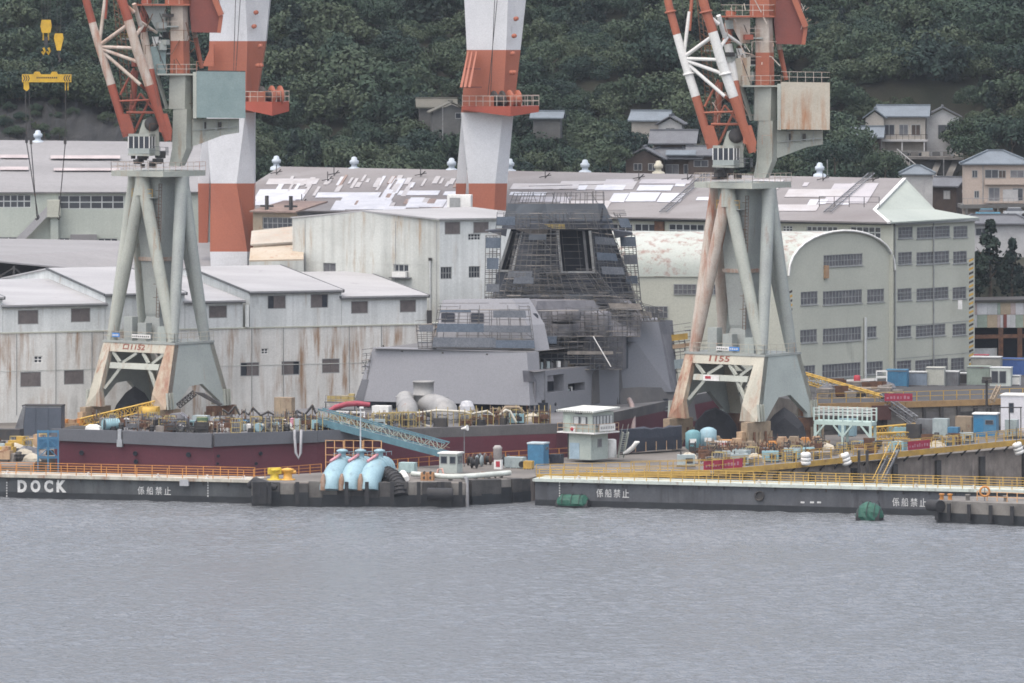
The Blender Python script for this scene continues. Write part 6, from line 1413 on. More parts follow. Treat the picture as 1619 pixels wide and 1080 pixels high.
MB().loft([[c(738,658,838)+V((math.cos(a)*R,math.sin(a)*R*.8,h)) for a in [k*6.283/10 for k in range(10)]] for R,h in ((1.1,-.6),(1.15,.3),(.95,1.3),(.6,1.9),(.1,2.0))]).solo('wrapped_machine',m_wrap,'plastic wrapped machine beside the silver ducts','machine')
crate(c(604,660,838),2.2,1.5,1.5,-.3,m_white,'white boxy ventilation unit on deck before the hangar','ventilation unit','ventilation_unit')
MB().path([c(x,y,832-(x-600)*.0) for x,y in ((598,659),(640,655),(660,653),(690,649),(735,651),(745,655),(770,650),(785,660),(800,648),(806,650),(816,668))],.17,6).solo('hose',m_hosew,'long dirty white hose sagging along the deck rail','hose')
MB().path([c(x,y,829) for x,y in ((645,662),(660,668),(680,675),(700,680))],.15,6).solo('hose',m_hosew,'short white hose trailing down across the deck edge','hose')
MB().path([c(x,y,858) for x,y in ((518,652),(530,644),(548,639),(565,638),(585,640))],[.28,.33,.36,.36,.3],8).solo('air_hose',mat('crimson hose',(.34,.06,.09),(.27,.05,.07),sc=1),'thick crimson air hose arched over the stern deck','hose')
m_pfr=mat('yellow pipe frame',(.42,.33,.13),(.33,.26,.12),sc=1,rust=.4)
r=thing('frame_gantry',X2(810,838,ZD),'tan hooped frame gantry near the end of the deck','frame')
mb=MB().path([c(794,675,837),c(794,650,837),c(799,644,837),c(820,644,838),c(826,650,838),c(831,675,838)],.22,8); mb.build('hoop',m_tan,r)
mb=MB()
for k in range(8): mb.bar(c(797+k*4,652,837.5),c(797+k*4,676,837.5),.12)
mb.build('slat',m_tan,r)
r=thing('work_platform',X2(538,862,ZD),'steel work platform carrying a yellow pump near the hangar corner','platform')
MB().prism([c(513,637,863),c(563,639,861),c(563,639,858),c(513,637,860)],V((0,0,.2))).build('deck',m_steel,r); mb=MB()
for x in (515,538,561): mb.bar(c(x,637,861),c(x,660,861),.15); 
mb.build('leg',m_steel,r); MB().box(c(535,637,860.5)+V((0,0,.2)),2.8,1.0,.75,-.2).box(c(556,637,860)+V((0,0,.2)),.7,.8,1.0,-.2).build('pump',mat('dull yellow',(.42,.33,.13),sc=1,rust=.2),r)
mb=MB()
for x in range(515,564,8): mb.bar(c(x,637,859.9),c(x,625,859.9),.06)
mb.bar(c(514,625,860),c(563,627,858),.06); mb.bar(c(514,631,860),c(563,633,858),.06); mb.build('handrail',m_tubeg,r)
r=thing('barrier',X2(552,848,ZD),'white barred barrier standing on the stern deck','barrier')
mb=MB(); mb.bar(c(532,650,848),c(577,652,846),.12); mb.bar(c(532,657,848),c(577,659,846),.12)
for k in range(9): mb.bar(c(532+k*5.5,650,848),c(532+k*5.5,661,848),.09)
mb.build('bars',m_white,r)
# posts and cables along the deck edge
r=thing('deck_guard',X2(430,816,ZD),'improvised guard of yellowish posts and cables along the deck edge','guard rail')
pm=MB().box((0,0,0),.09,.09,1.9).mesh('post',m_pfr); rr=random.Random(9); prev=None; cb=MB()
for x in range(402,872,9):
    p=X2(x,dedge(x)+.9+rr.uniform(0,.8),ZD); inst(pm,'post',r,p,rr.random(),(1,1,rr.uniform(.8,1.35)))
    if prev is not None:
        for h in (.9,1.6):
            if rr.random()<.8: cb.path([prev+V((0,0,h)),prev.lerp(p,.5)+V((0,0,h-rr.uniform(.02,.35))),p+V((0,0,h))],.05 if h<1 else .04,4)
    prev=p
cb.build('cable',m_dark,r)
r=thing('hanging_cables',X2(460,850,ZD),'dark cables festooned between tan posts behind the deck gear','cables')
pts=[(352,648),(372,642),(386,650),(400,645),(424,651),(447,641),(470,650),(494,641),(505,648)]
mb=MB()
for (x0,y0),(x1,y1) in zip(pts,pts[1:]):
    mb.path([c(x0,y0,848),c((x0+x1)/2,max(y0,y1)+6,848),c(x1,y1,848)],.16,6)
mb.build('cable',m_dark,r)
mb=MB()
for x,y in pts: mb.bar(c(x,y-2,848.3),X2(x,848.3,ZD),.14)
mb.build('post',m_tan,r)
# one of each kind of gear, then copies across the deck
def proto_drum(m,name,label,cat,grp):
    r=thing(name,(0,0,0),label,cat,grp); MB().lathe((0,0,0),[(.28,0),(.3,.02),(.29,.3),(.31,.31),(.29,.34),(.29,.6),(.31,.61),(.29,.64),(.3,.88),(.26,.88)],12).build('drum_body',m,r); MB().lathe((.1,0,.88),[(.05,0),(.05,.04)],6).build('bung',m_dark,r); return r
def proto_gen(m,name,label,cat,grp):
    r=thing(name,(0,0,0),label,cat,grp); MB().box((0,0,.15),1.7,.9,1.0).build('body',m,r); MB().box((0,0,0),1.8,.95,.15).build('skid',m_dark,r); MB().box((.3,-.46,.35),.7,.04,.5).build('grille',m_dark,r); MB().tube((-.5,0,1.15),(-.5,0,1.45),.07,n=6).build('exhaust',m_dark,r); return r
def proto_rack(m,name,label,cat,grp):
    r=thing(name,(0,0,0),label,cat,grp); mb=MB()
    for x in (-.6,.6):
        for y in (-.35,.35): mb.box((x,y,0),.08,.08,1.5)
    for z in (.1,.75,1.42): mb.par((-.64,-.39,z),(1.28,0,0),(0,.08,0),(0,0,.08)); mb.par((-.64,.31,z),(1.28,0,0),(0,.08,0),(0,0,.08))
    mb.build('rack_frame',m_pfr,r)
    bt=MB().lathe((0,0,.12),[(.11,0),(.12,.05),(.12,1.05),(.05,1.2),(.04,1.3)],8).mesh('bottle',m)
    for k in range(4): inst(bt,'bottle',r,(-.42+.28*k,0,0))
    return r
def proto_coil(m,name,label,cat,grp):
    r=thing(name,(0,0,0),label,cat,grp); mb=MB()
    for k in range(4): mb.path([V((math.cos(a)*(.55-.04*k),math.sin(a)*(.55-.04*k),.1+.16*k)) for a in [j*6.283/12 for j in range(13)]],.09,6)
    mb.build('coil',m,r); return r
def proto_heap(m,name,label,cat,grp,seed=1):
    rr=random.Random(seed); r=thing(name,(0,0,0),label,cat,grp); mb=MB()
    rings=[]
    for R,h in ((1.1,0),(1.0,.35),(.7,.75),(.3,.95),(.05,1.0)): rings.append([V((math.cos(a)*R*rr.uniform(.85,1.15)*1.2,math.sin(a)*R*.7,h*rr.uniform(.85,1.1))) for a in [j*6.283/12 for j in range(12)]])
    mb.loft(rings); mb.build('tarpaulin',m,r); return r
def proto_pallet(m,name,label,cat,grp):
    r=thing(name,(0,0,0),label,cat,grp)
    for k in range(5): MB().box((0,0,.0+k*.17),1.3-.1*(k%2),1.0,.14,.04*k).build('board_stack',m,r)
    return r
def proto_blower(m,name,label,cat,grp):
    r=thing(name,(0,0,0),label,cat,grp); MB().lathe((0,-.3,.55),[(.5,0),(.52,.05),(.45,.1),(.45,.5),(.52,.55),(.5,.6)],14,axis=V((0,1,0))).build('casing',m,r); MB().box((0,0,0),.8,.6,.15).build('stand',m_dark,r)
    MB().path([V((0,.3,.55)),V((.3,.9,.7)),V((.9,1.1,.4)),V((1.5,.9,.2))],.25,8).build('hose',m_hosew,r); return r
def proto_bin(m,name,label,cat,grp):
    r=thing(name,(0,0,0),label,cat,grp); MB().loft([[V((x*s,y*s,z)) for x,y in ((-.7,-.5),(.7,-.5),(.7,.5),(-.7,.5))] for s,z in ((.85,.1),(1,1.1))],cap=False).poly([V((-.6,-.42,.12)),V((.6,-.42,.12)),V((.6,.42,.12)),V((-.6,.42,.12))]).build('tub',m,r)
    for x in (-.4,.4): MB().box((x,0,0),.15,.8,.12).build('foot',m_dark,r)
    return r
def proto_posts(m,name,label,cat,grp):
    rr=random.Random(6); r=thing(name,(0,0,0),label,cat,grp)
    for k in range(7): x,y=rr.uniform(-.7,.7),rr.uniform(-.4,.4); MB().tube((x,y,0),(x+rr.uniform(-.3,.3),y,rr.uniform(.9,2.3)),.06,n=5).build('pipe',[m,m_rust,m_steel][k%3],r)
    MB().box((0,0,.5),1.5,.12,.12).build('binder',m_dark,r); return r
m_grn=mat('tank green',(.10,.17,.09),(.08,.13,.075),sc=1)
m_cyan=mat('faded cyan paint',(.26,.42,.46),(.2,.34,.38),sc=1,rust=.2)
m_tarpw=mat('dirty cream tarp',(.46,.42,.34),(.36,.33,.27),sc=1,bump=.6)
m_pink=mat('faded pink tarp',(.46,.22,.27),(.38,.18,.22),sc=1)
KINDS=[(proto_drum,m_blue,'oil_drum','blue steel drum among the gear on the stern deck','drum','blue drums on deck'),(proto_drum,m_dark,'oil_drum','dark oil drum among the gear on the stern deck','drum','dark drums on deck'),
(proto_gen,m_cyan,'welding_set','cyan welding set on skids on the stern deck','welding set','cyan welding sets on deck'),(proto_gen,m_crate,'generator','grey generator on skids on the stern deck','generator','grey generators on deck'),
(proto_rack,m_steel,'bottle_rack','rack of grey gas bottles in a yellow frame on deck','bottle rack','gas bottle racks on deck'),(proto_coil,m_black,'cable_coil','black cable coil lying on the stern deck','cable coil','cable coils on deck'),
(proto_heap,m_tarpw,'tarp_heap','cream tarpaulin thrown over gear on the stern deck','tarpaulin','cream tarpaulins on deck'),(proto_heap,m_hgrey,'tarp_heap','slate grey tarpaulin over gear on the stern deck','tarpaulin','grey tarpaulins on deck'),
(proto_pallet,m_plank,'board_stack','stack of scaffold boards on the stern deck','board stack','board stacks on deck'),(proto_blower,m_sky,'blower','pale blue blower with white trunk hose on deck','blower','blowers on deck'),
(proto_bin,m_rust,'scrap_bin','rusty scrap bin on the stern deck','scrap bin','scrap bins on deck'),(proto_blower,m_white,'blower','white blower with trunk hose on deck','blower','white blowers on deck'),
(proto_posts,m_tan,'pipe_bundle','upright bundle of rusty pipes and staging on deck','pipe bundle','pipe bundles on deck'),(proto_gen,m_dark,'compressor','dark compressor on skids on the stern deck','compressor','dark compressors on deck')]
rr=random.Random(42); first={}
def put(k,px,d,z=ZD,sc=1.0,label=None,group=None):
    fn,m,nm,lb,ct,gr=KINDS[k]; p=X2(px,d,z); rz=rr.uniform(-.7,.2)
    if k not in first:
        r=fn(m,nm,lb,ct,gr); r.location=p; r.rotation_euler=(0,0,rz); r.scale=(sc,sc,sc); first[k]=r
        if label: r['label']=label
        if group: r['group']=group
    else: r=dup(first[k],p,rz,label or KINDS[k][3],group or KINDS[k][5],sc)
    return r
for i in range(250):
    x=rr.uniform(150,860); 
    if 622<x<725 and rr.random()<.7: continue
    o=rr.uniform(1.2,16) if x<560 else rr.uniform(1.0,11)
    if x<337: o+= 1
    k=rr.choice([0,1,1,2,3,4,4,5,6,7,8,8,10,11,1,4,5,5,10,7,1,9,12,12,13,13]); put(k,x,dedge(x)+o,ZD,rr.uniform(.7,1.15))
for k in range(9): put(1 if k%2 else 4,600+k*6,dedge(600+k*6)+2.2,ZD,1.3)
# particular pieces at the stern
r=thing('ribbed_drum',X2(176,822,ZD),'teal ribbed cylinder lying on its side at the stern','cylinder')
MB().tube(X2(164,821,ZD+.75),X2(186,822,ZD+.75),.72,n=16).build('body',m_cyan,r)
for k in range(7): p=X2(164,821,ZD+.75).lerp(X2(186,822,ZD+.75),k/6); MB().lathe(p,[(.72,-.04),(.8,-.04),(.8,.04),(.72,.04)],16,axis=V((1,0,0))).build('rib',m_steel,r)
MB().loft([[X2(147,821,ZD)+V((x*s,y*s,z)) for x,y in ((-1.0,-.4),(.9,-.5),(1.1,.4),(-.9,.5))] for s,z in ((1,0),(.9,.5),(.5,.75))]).solo('folded_tarp',m_white,'folded white tarpaulin at the stern next to the teal cylinder','tarpaulin')
MB().loft([[X2(125,822.5,ZD)+V((x*s,y*s,z)) for x,y in ((-2.4,-.6),(2.2,-.8),(2.5,.6),(-2.0,.8))] for s,z in ((1,0),(.8,.3),(.4,.5))]).solo('net_heap',m_dark,'low dark heap of netting at the stern corner','net heap')
MB().loft([[X2(320,822,ZD)+V((math.cos(a)*.75,math.sin(a)*.75,z)) for a in [k*6.283/14 for k in range(14)]] for z in (0,1.45,1.55)]).solo('green_tank',m_grn,'green upright tank among the stern clutter','tank')
MB().prism([X2(262,826,ZD),X2(296,824,ZD),X2(294,824,ZD+1.3),X2(284,825,ZD+1.9),X2(268,826,ZD+1.7)],V((.3,2,0))).solo('covered_hatch',m_sgrey2,'grey sheeted hatch cover on the stern deck','hatch cover')
MB().loft([[X2(462,822,ZD)+V((math.cos(a)*R,math.sin(a)*R,z)) for a in [k*6.283/8 for k in range(8)]] for R,z in ((.35,0),(.4,.8),(.3,1.4),(.1,1.5))]).solo('pink_tarp',m_pink,'bundle wrapped in pink tarp beside the overboard hose','tarpaulin')
MB().box(X2(470,822,ZD),.8,.6,1.4,-.3).solo('grey_locker',m_crate,'grey upright locker beside the pink bundle','locker')
for i,(x,d,m_,lb) in enumerate(((378,821,m_crate,'pale crate on the stern beside the blue drums'),(352,820,m_white,'white low crate at the stern corner'),(398,821,m_white,'white crate with red stripes near the stern'),(345,826,m_rust,'rust brown crate behind the white low crate'),(565,832,m_tan,'tan slatted crate behind the gangway head'),(450,846,m_tan,'tall tan timber crate before the white shed'),(232,832,m_cyan,'cyan crate by the grey hatch cover'),(318,838,m_crate,'pale green crate behind the green tank'))):
    crate(X2(x,d,ZD),2.0 if i!=5 else 2.4,1.2,.8 if i!=5 else 2.6,-.35,m_,lb)
for i in range(8): put(0,382+i*4.6,824+.3*(i%2),ZD,1.35)
# yellow crawler boom and hook lying behind the stern
m_byel=mat('boom yellow',(.52,.33,.06),(.4,.26,.06),sc=1,rough=.7,rust=.35)
def lattice(a,b_,w_,n,m,label,cat,name='lattice_boom',h=None,group=None):
    a,b_=V(a),V(b_); r=thing(name,a,label,cat,group); d=(b_-a).normalized(); s=d.cross(V((0,0,1))).normalized(); u=s.cross(d); h=h or w_
    cs=[s*sx*w_/2+u*sy*h/2 for sx,sy in ((-1,-1),(1,-1),(1,1),(-1,1))]; mb=MB()
    for q in cs: mb.tube(a+q,b_+q,.09,n=5)
    mb.build('chord',m,r); mb=MB()
    for k in range(n):
        p0,p1=a.lerp(b_,k/n),a.lerp(b_,(k+1)/n)
        for i in range(4): mb.tube(p0+cs[i],p1+cs[(i+1)%4],.05,n=4,cap=False)
        for i in range(4): mb.tube(p0+cs[i],p0+cs[(i+1)%4],.05,n=4,cap=False)
    lb=mb.build('lacing',m,r); lb['kind']='stuff'; return r
lattice(P(128,668,872),P(246,640,872),1.0,12,m_byel,'yellow lattice boom sloping up behind the ship stern','crane boom')
r=thing('yellow_winch',P(236,662,871),'bright yellow winch head on the end of the lattice boom','winch'); MB().box(P(236,656,871),2.6,1.4,1.1,-.2).lathe(P(236,652,870.2),[(.3,-.9),(.7,-.9),(.7,.9),(.3,.9)],12,axis=V((1,0,0))).build('head',m_byel,r)
mb=MB()
for x in (231,235,239): mb.bar(P(x,648,871),P(x,636,871),.13)
mb.build('post',m_byel,r)
lattice(P(282,642,874),P(308,621,874),.7,6,m_dark,'short dark lattice conveyor leg beside the crane plate','conveyor'); MB().prism([P(306,620,873),P(322,622,873),P(352,640,873),P(346,642,873)],V((0,1.4,0))).solo('chute',m_dark,'dark sloping chute under the crane side plate','chute')
# ================================================================ quay beyond the stern
hut('equipment_container',X2(69,868,ZY),5.2,2.6,3.9,-.12,mat('slate container',(.085,.10,.13),(.07,.085,.11),sc=.4,rough=.5),m_dark,'slate blue equipment container standing against the white shed','container',over=.05,ribs=3)
for x in (48,66,86): MB().box(X2(x,864.2,ZY+.1),.16,.1,3.6).solo('container_rib',m_dark,'dark upright rib on the slate container front','rib','container ribs') if 0 else None
MB().prism([X2(18,862,ZY),X2(34,862,ZY),X2(40,862,ZY+4.2),X2(36,862,ZY+4.2)],V((0,1.2,0))).solo('stair_cover',m_steel,'grey slanted stair cover leaning on the slate container','stair cover')
MB().box(X2(10,860,ZY),4.2,2,1.4,-.2).solo('dark_skip',m_dark,'low dark skip before the white shed','skip')
r=thing('access_tower',X2(80,815.5,ZY-3),'blue steel access frame at the dock edge beside the stern','access frame')
mb=MB()
for x in (60,76,92):
    for o in (0,2.2): mb.bar(X2(x,815+o,ZY-3),X2(x,815+o,ZY+4.1),.18)
mb.build('post',m_blue,r); mb=MB()
for z in (.8,2.0,3.2,4.0): 
    for o in (0,2.2): mb.bar(X2(60,815+o,ZY+z),X2(92,815+o,ZY+z),.12)
for z in (.8,2.0): mb.bar(X2(60,815,ZY+z),X2(76,815,ZY+z+1.2),.1); mb.bar(X2(92,815,ZY+z),X2(76,815,ZY+z+1.2),.1)
mb.build('rail',m_blue,r)
MB().prism([X2(61,816,ZY+2.1),X2(91,816,ZY+2.1),X2(91,816,ZY+3.3),X2(61,816,ZY+3.3)],V((0,.06,0))).build('panel',mat('blue mesh panel',(.06,.17,.30),sc=1),r)
for i in range(26):
    x=rr.uniform(-10,84); d=rr.uniform(816,850); k=rr.choice([1,6,7,8,10,5,3,8,10,4])
    put(k,x,d,ZY-.3 if d<818 else ZY,rr.uniform(.9,1.4),{1:'dark oil drum in the scrap yard beside the stern',6:'cream tarpaulin in the scrap yard beside the stern',7:'grey tarpaulin in the scrap yard beside the stern',8:'board stack in the scrap yard beside the stern',10:'rusty bin in the scrap yard beside the stern',5:'black coil in the scrap yard beside the stern',3:'grey generator in the scrap yard beside the stern',4:'bottle rack in the scrap yard beside the stern'}[k],'scrap yard gear '+KINDS[k][2].replace('_',' '))
for i,(x,d,m_) in enumerate(((10,826,m_byel),(28,838,m_byel),(55,842,m_peach),(5,820,m_peach),(98,872,m_orange),(110,871,m_peach),(122,873,m_orange))):
    r=thing('yellow_machine',X2(x,d,ZY),['yellow compressor at the dock end','yellow loader behind the scrap bins','peach primer block by the scrap yard','peach pump at the dock end','orange bollard block behind the slate container','peach crane buffer behind the container','orange winch block before the crane bogie'][i],'machine')
    MB().box(X2(x,d,ZY+.3),2.2,1.2,1.1,-.3).build('body',m_,r); MB().box(X2(x,d,ZY),1.8,1.2,.3,-.3).build('skid',m_dark,r); MB().box(X2(x,d,ZY+1.4)+V((.4,0,0)),.9,.9,.5,-.3).build('hood',m_,r)
# gangway from deck to quay
g0,g1=P(503,664,821),P(704,718,812); r=thing('gangway',g0,'teal truss gangway sloping from the ship deck to the guard booth','gangway')
d=(g1-g0); s=V((.35,.94,0))*1.5; hv=V((0,0,1.35))
for o in (V((0,0,0)),s):
    MB().bar(g0+o,g1+o,.22,.5).build('bottom_chord',m_teal,r); MB().bar(g0+o+hv,g1+o+hv,.14,.16).build('top_chord',m_teal,r)
    mb=MB(); n=16
    for k in range(n):
        a,b_=g0.lerp(g1,k/n)+o,g0.lerp(g1,(k+1)/n)+o; mb.bar(a+V((0,0,.2)),a+hv,.07); mb.bar(a+V((0,0,.2)) if k%2 else a+hv,b_+hv if k%2 else b_+V((0,0,.2)),.06)
    mb.build('lacing',mat('pale teal',(.30,.42,.42),(.36,.38,.30),sc=2,rust=.3),r)
    MB().bar(g0+o+V((0,0,.7)),g1+o+V((0,0,.7)),.05).build('hand_rope',m_tan,r)
MB().prism([g0,g1,g1+s,g0+s],V((0,0,.12))).build('walkway',m_steel,r)
MB().prism([g0+V((0,-.12,-.65)),g1+V((0,-.12,-.55)),g1+V((0,-.12,.2)),g0+V((0,-.12,.15))],V((0,.1,0))).build('side_plate',m_teal,r)
# ================================================================ control hut at the dock entrance
m_hut=mat('control hut green-grey',(.42,.47,.43),(.35,.40,.37),sc=.5,rough=.7,grime=.2,rust=.12,streak=1)
cx=X2(930,825,ZY); r=thing('control_hut',cx,'two storey grey-green dock control hut with overhanging glazed upper room','control hut')
rz=math.radians(-38); U=V((math.cos(rz),math.sin(rz),0)); Nn=V((-math.sin(rz),math.cos(rz),0))
def hp(a,b_,z): return cx+U*a+Nn*b_+V((0,0,z))
MB().par(hp(-1.75,-1.75,0),U*3.5,Nn*3.5,V((0,0,3.35))).build('lower_storey',m_hut,r)
MB().par(hp(-2.95,-2.6,3.3),U*5.9,Nn*5.2,V((0,0,.16))).build('balcony_floor',m_white,r)
MB().par(hp(-2.3,-2.2,3.46),U*4.6,Nn*4.4,V((0,0,2.5))).build('upper_storey',m_hut,r)
MB().prism([hp(-2.9,-2.8,5.96),hp(2.9,-2.8,5.96),hp(2.9,2.8,6.25),hp(-2.9,2.8,6.25)],V((0,0,.22))).build('roof',mat('pale corrugated roof',(.58,.60,.56),(.48,.5,.47),sc=.5),r)
cm=MB().par((0,0,0),(.09,0,0),(0,.12,0),(0,0,.2)).mesh('roof_corrugation',m_gutter)
for k in range(20): inst(cm,'roof_corrugation',r,hp(-2.75+k*.28,-2.83,5.98),rz)
def hwin(side,a0,a1,z0,z1,n,curtain=None,name='window'):
    o=(lambda a,z,d=0: hp(a,-2.2-d,z)) if side==0 else (lambda a,z,d=0: hp(2.3+d,a,z))
    ud=U if side==0 else Nn; nd=-Nn if side==0 else U
    MBf=MB(); 
    for z in (z0,z1-.08): MBf.par(o(a0,z,.005),ud*(a1-a0),nd*.07,V((0,0,.08)))
    for k in range(n+1): MBf.par(o(a0+(a1-a0-.08)*k/n,z0+.08,.005),ud*.08,nd*.06,V((0,0,z1-z0-.16)))
    f=MBf.build(name,m_framed,r); MB().par(o(a0,z0,.003),ud*(a1-a0),nd*.02,V((0,0,z1-z0))).build('pane',m_glass,f)
    if curtain:
        for k in range(n):
            if curtain[k%len(curtain)]: w_=(a1-a0)/n; MB().par(o(a0+w_*k+.12,z0+.1,.026),ud*(w_*.62),nd*.012,V((0,0,z1-z0-.2))).build('blind',m_frame,f)
hwin(0,-.65,1.6,4.35,5.45,2,(1,1)); hwin(1,-2.0,2.0,4.2,5.55,6,(1,1,1,1,1,1))
MB().par(hp(-2.0,-2.21,3.5),U*1.0,-Nn*.04,V((0,0,2.0))).build('door',mat('pale door',(.46,.54,.48),sc=1),r)
MB().par(hp(1.79-.01,-2.05,3.46),U*.9,Nn*.05,V((0,0,1.0))).build('spandrel',m_hut,r)
sb=MB().par(hp(2.99,-1.6,3.62),Nn*3.2,U*.05,V((0,0,.85))).build('sign_board',m_white,r)
text('第三ドック',1,'sign_text',m_dark,hp(3.05,-1.4,3.85),Nn,r,wfit=2.7,hfit=.42) if 0 else None
mb=MB()
for k in range(8):
    b0=-1.4+k*.35
    mb.par(hp(3.045,b0,3.92),Nn*.20,U*.01,V((0,0,.07))); mb.par(hp(3.045,b0+.02,4.08),Nn*.17,U*.01,V((0,0,.06))); mb.par(hp(3.045,b0+.08,3.86),Nn*.06,U*.011,V((0,0,.34)))
mb.build('sign_stroke',m_dark,sb)
mb=MB()
for a in (-2.9,-1.9,-.9,.1,1.1,2.0,2.9): mb.bar(hp(a,-2.55,3.46),hp(a,-2.55,4.5),.06)
for z in (3.95,4.5): mb.bar(hp(-2.9,-2.55,z),hp(2.9,-2.55,z),.06)
for b_ in (-1.6,-.5,.6,1.7,2.5): mb.bar(hp(2.9,b_,3.46),hp(2.9,b_,4.5),.06)
for z in (3.95,4.5): mb.bar(hp(2.9,-2.55,z),hp(2.9,2.5,z),.06)
mb.build('balcony_rail',m_peach,r)
b0=MB().par(hp(-.95,-2.25,3.5),U*.8,-Nn*.3,V((0,0,.65))).build('fan_unit',m_white,r); MB().lathe(hp(-.6,-2.56,3.82),[(.25,0),(.25,.02),(.05,.02)],12,axis=-Nn).build('fan',m_red,b0)
MB().par(hp(-1.55,-1.76,.05),U*1.5,-Nn*.04,V((0,0,2.0))).build('blue_door',mat('pale blue door',(.36,.48,.56),sc=1),r)
f=MB().par(hp(1.76,-.4,1.5),Nn*.9,U*.05,V((0,0,1.1))).build('window',m_framed,r); MB().par(hp(1.79,-.3,1.6),Nn*.7,U*.03,V((0,0,.9))).build('pane',m_glass2,f)
MB().tube(hp(-1.8,-1.8,0),hp(-1.8,-1.8,3.3),.07,n=6).build('downpipe',m_dark,r)
st0,st1=hp(2.1,3.4,0),hp(3.3,2.9,3.3); mb=MB(); side=V((.85,.3,0))*.8
for o in (V(),side): mb.bar(st0+o,st1+o,.1,.25)
for k in range(12): mb.prism([st0.lerp(st1,k/12),st0.lerp(st1,k/12)+side,st0.lerp(st1,k/12)+side+V((0,.25,0)),st0.lerp(st1,k/12)+V((0,.25,0))],V((0,0,.05)))
for o in (V(),side): mb.bar(st0+o+V((0,0,1)),st1+o+V((0,0,1)),.05); mb.bar(st0+o,st0+o+V((0,0,1)),.05)
mb.build('stair',m_cgrey,r)
MB().tube(hp(-2.75,-2.75,6.2),hp(-2.75,-2.75,6.9),.05,n=5).box(hp(.3,-2.4,5.75),.9,.25,.3,rz).build('lamp_bracket',m_steel,r)
# ================================================================ yard gear beyond the hut
r=thing('tarped_block',X2(1028,838,ZY),'long low block under navy tarpaulin before the ship bow','tarpaulin block')
rr=random.Random(15); A,B=X2(980,836,ZY),X2(1078,843,ZY); rings=[]
for k in range(11):
    p=A.lerp(B,k/10); h=2.75+rr.uniform(-.12,.15); rings.append([p,p+V((0,-.05,h*.6)),p+V((.0,.1,h)),p+V((0,2.6,h+rr.uniform(-.1,.1))),p+V((0,2.7,0))])
MB().loft(rings).build('tarpaulin',m_tarpb,r)
mb=MB()
for k in range(6): p=A.lerp(B,(k+.5)/6); mb.tube(p+V((0,-.7,0)),p+V((0,-.7,1.2)),.06,n=5)
mb.build('guard_post',m_peach,r)
MB().lathe(X2(965,827,ZY),[(.75,0),(.8,.1),(.75,2.2),(.6,2.3)],14).solo('white_tank',m_white,'white upright tank behind the control hut stair','tank')
MB().path([X2(985,826,ZY+.6),X2(992,826,ZY+.8),X2(1000,825.5,ZY+1.3),X2(1006,825,ZY+2.0),X2(1011,825,ZY+2.1)],[.12,.28,.3,.28,.1],8).solo('chute_hose',m_white,'white curved trunk hose rising before the navy tarped block','hose')
MB().path([P(995,632,870),P(999,640,868),P(1001,655,866),P(1001,690,862)],.35,8).solo('drop_pipe',mat('pink grey pipe',(.34,.27,.26),(.27,.21,.2),sc=1),'pinkish drop pipe hanging down the bow side','pipe')
for i,(x,d,R,L_) in enumerate(((1096,836,1.0,2.6),(1120,838,1.05,2.8))):
    r=thing('pressure_tank',X2(x,d,ZY),['turquoise pressure tank next to the navy tarped block','sky blue pressure tank beside the turquoise one'][i],'tank')
    m_=[mat('turquoise',(.13,.28,.31),(.10,.22,.25),sc=1,rust=.15),m_sky][i]
    MB().lathe(X2(x,d,ZY+.3),[(R*.6,0),(R,.3),(R,L_-.4),(R*.6,L_-.1),(.2,L_)],16).build('vessel',m_,r)
    for k in range(3): MB().box(X2(x,d,ZY)+V((math.cos(k*2.1)*R*.7,math.sin(k*2.1)*R*.7,0)),.2,.2,.5).build('leg',m_dark,r)
    MB().par(X2(x,d-1.08,ZY+1.3)+V((-.5,0,0)),V((.9,0,0)),V((0,.05,0)),V((0,0,.5))).build('label_plate',m_white,r)
MB().box(X2(1150,838,ZY),2.0,1.4,1.5,-.3).solo('orange_cabinet',mat('orange cabinet',(.55,.27,.09),sc=.8,rust=.15),'orange steel cabinet between tanks and crane bogie','cabinet')
r=thing('notice_board',X2(1140,834,ZY),'white notice board with red lettering strokes in the yard','notice board'); MB().par(X2(1129,834,ZY+.9),V((2.3,-.3,0)),V((0,.06,0)),V((0,0,.75))).build('board',m_white,r); mb=MB()
for k in range(5): mb.par(X2(1131,833.8,ZY+1.1)+V((.38*k,-.05*k,0)),V((.26,-.03,0)),V((0,.02,0)),V((0,0,.3)))
mb.build('sign_stroke',m_red,r); mb=MB(); mb.box(X2(1132,834.1,ZY),.08,.08,.95).box(X2(1153,833.8,ZY),.08,.08,.95); mb.build('leg',m_steel,r)
def tractor(x,d,z,m,label,s=1.0):
    """bogie buffer machine: hooded body on a frame with rods"""
    c=X2(x,d,z); s*=.72; r=thing('rail_clamp_machine',c,label,'machine')
    MB().prism([c+V((-1.0*s,-.5,.5)),c+V((.9*s,-.5,.5)),c+V((.9*s,-.5,1.5*s)),c+V((.5*s,-.5,2.3*s)),c+V((-.7*s,-.5,2.3*s)),c+V((-1.0*s,-.5,1.7*s))],V((0,1.3*s,0))).build('hood',m,r)
    MB().box(c,2.2*s,1.4*s,.5).build('frame',m_rust,r)
    for k in range(3): MB().tube(c+V((-.9+.8*k,-.65,.05)),c+V((-.5+.8*k,-.65,1.3)),.09,n=5).build('rod',m_tan,r)
    return r
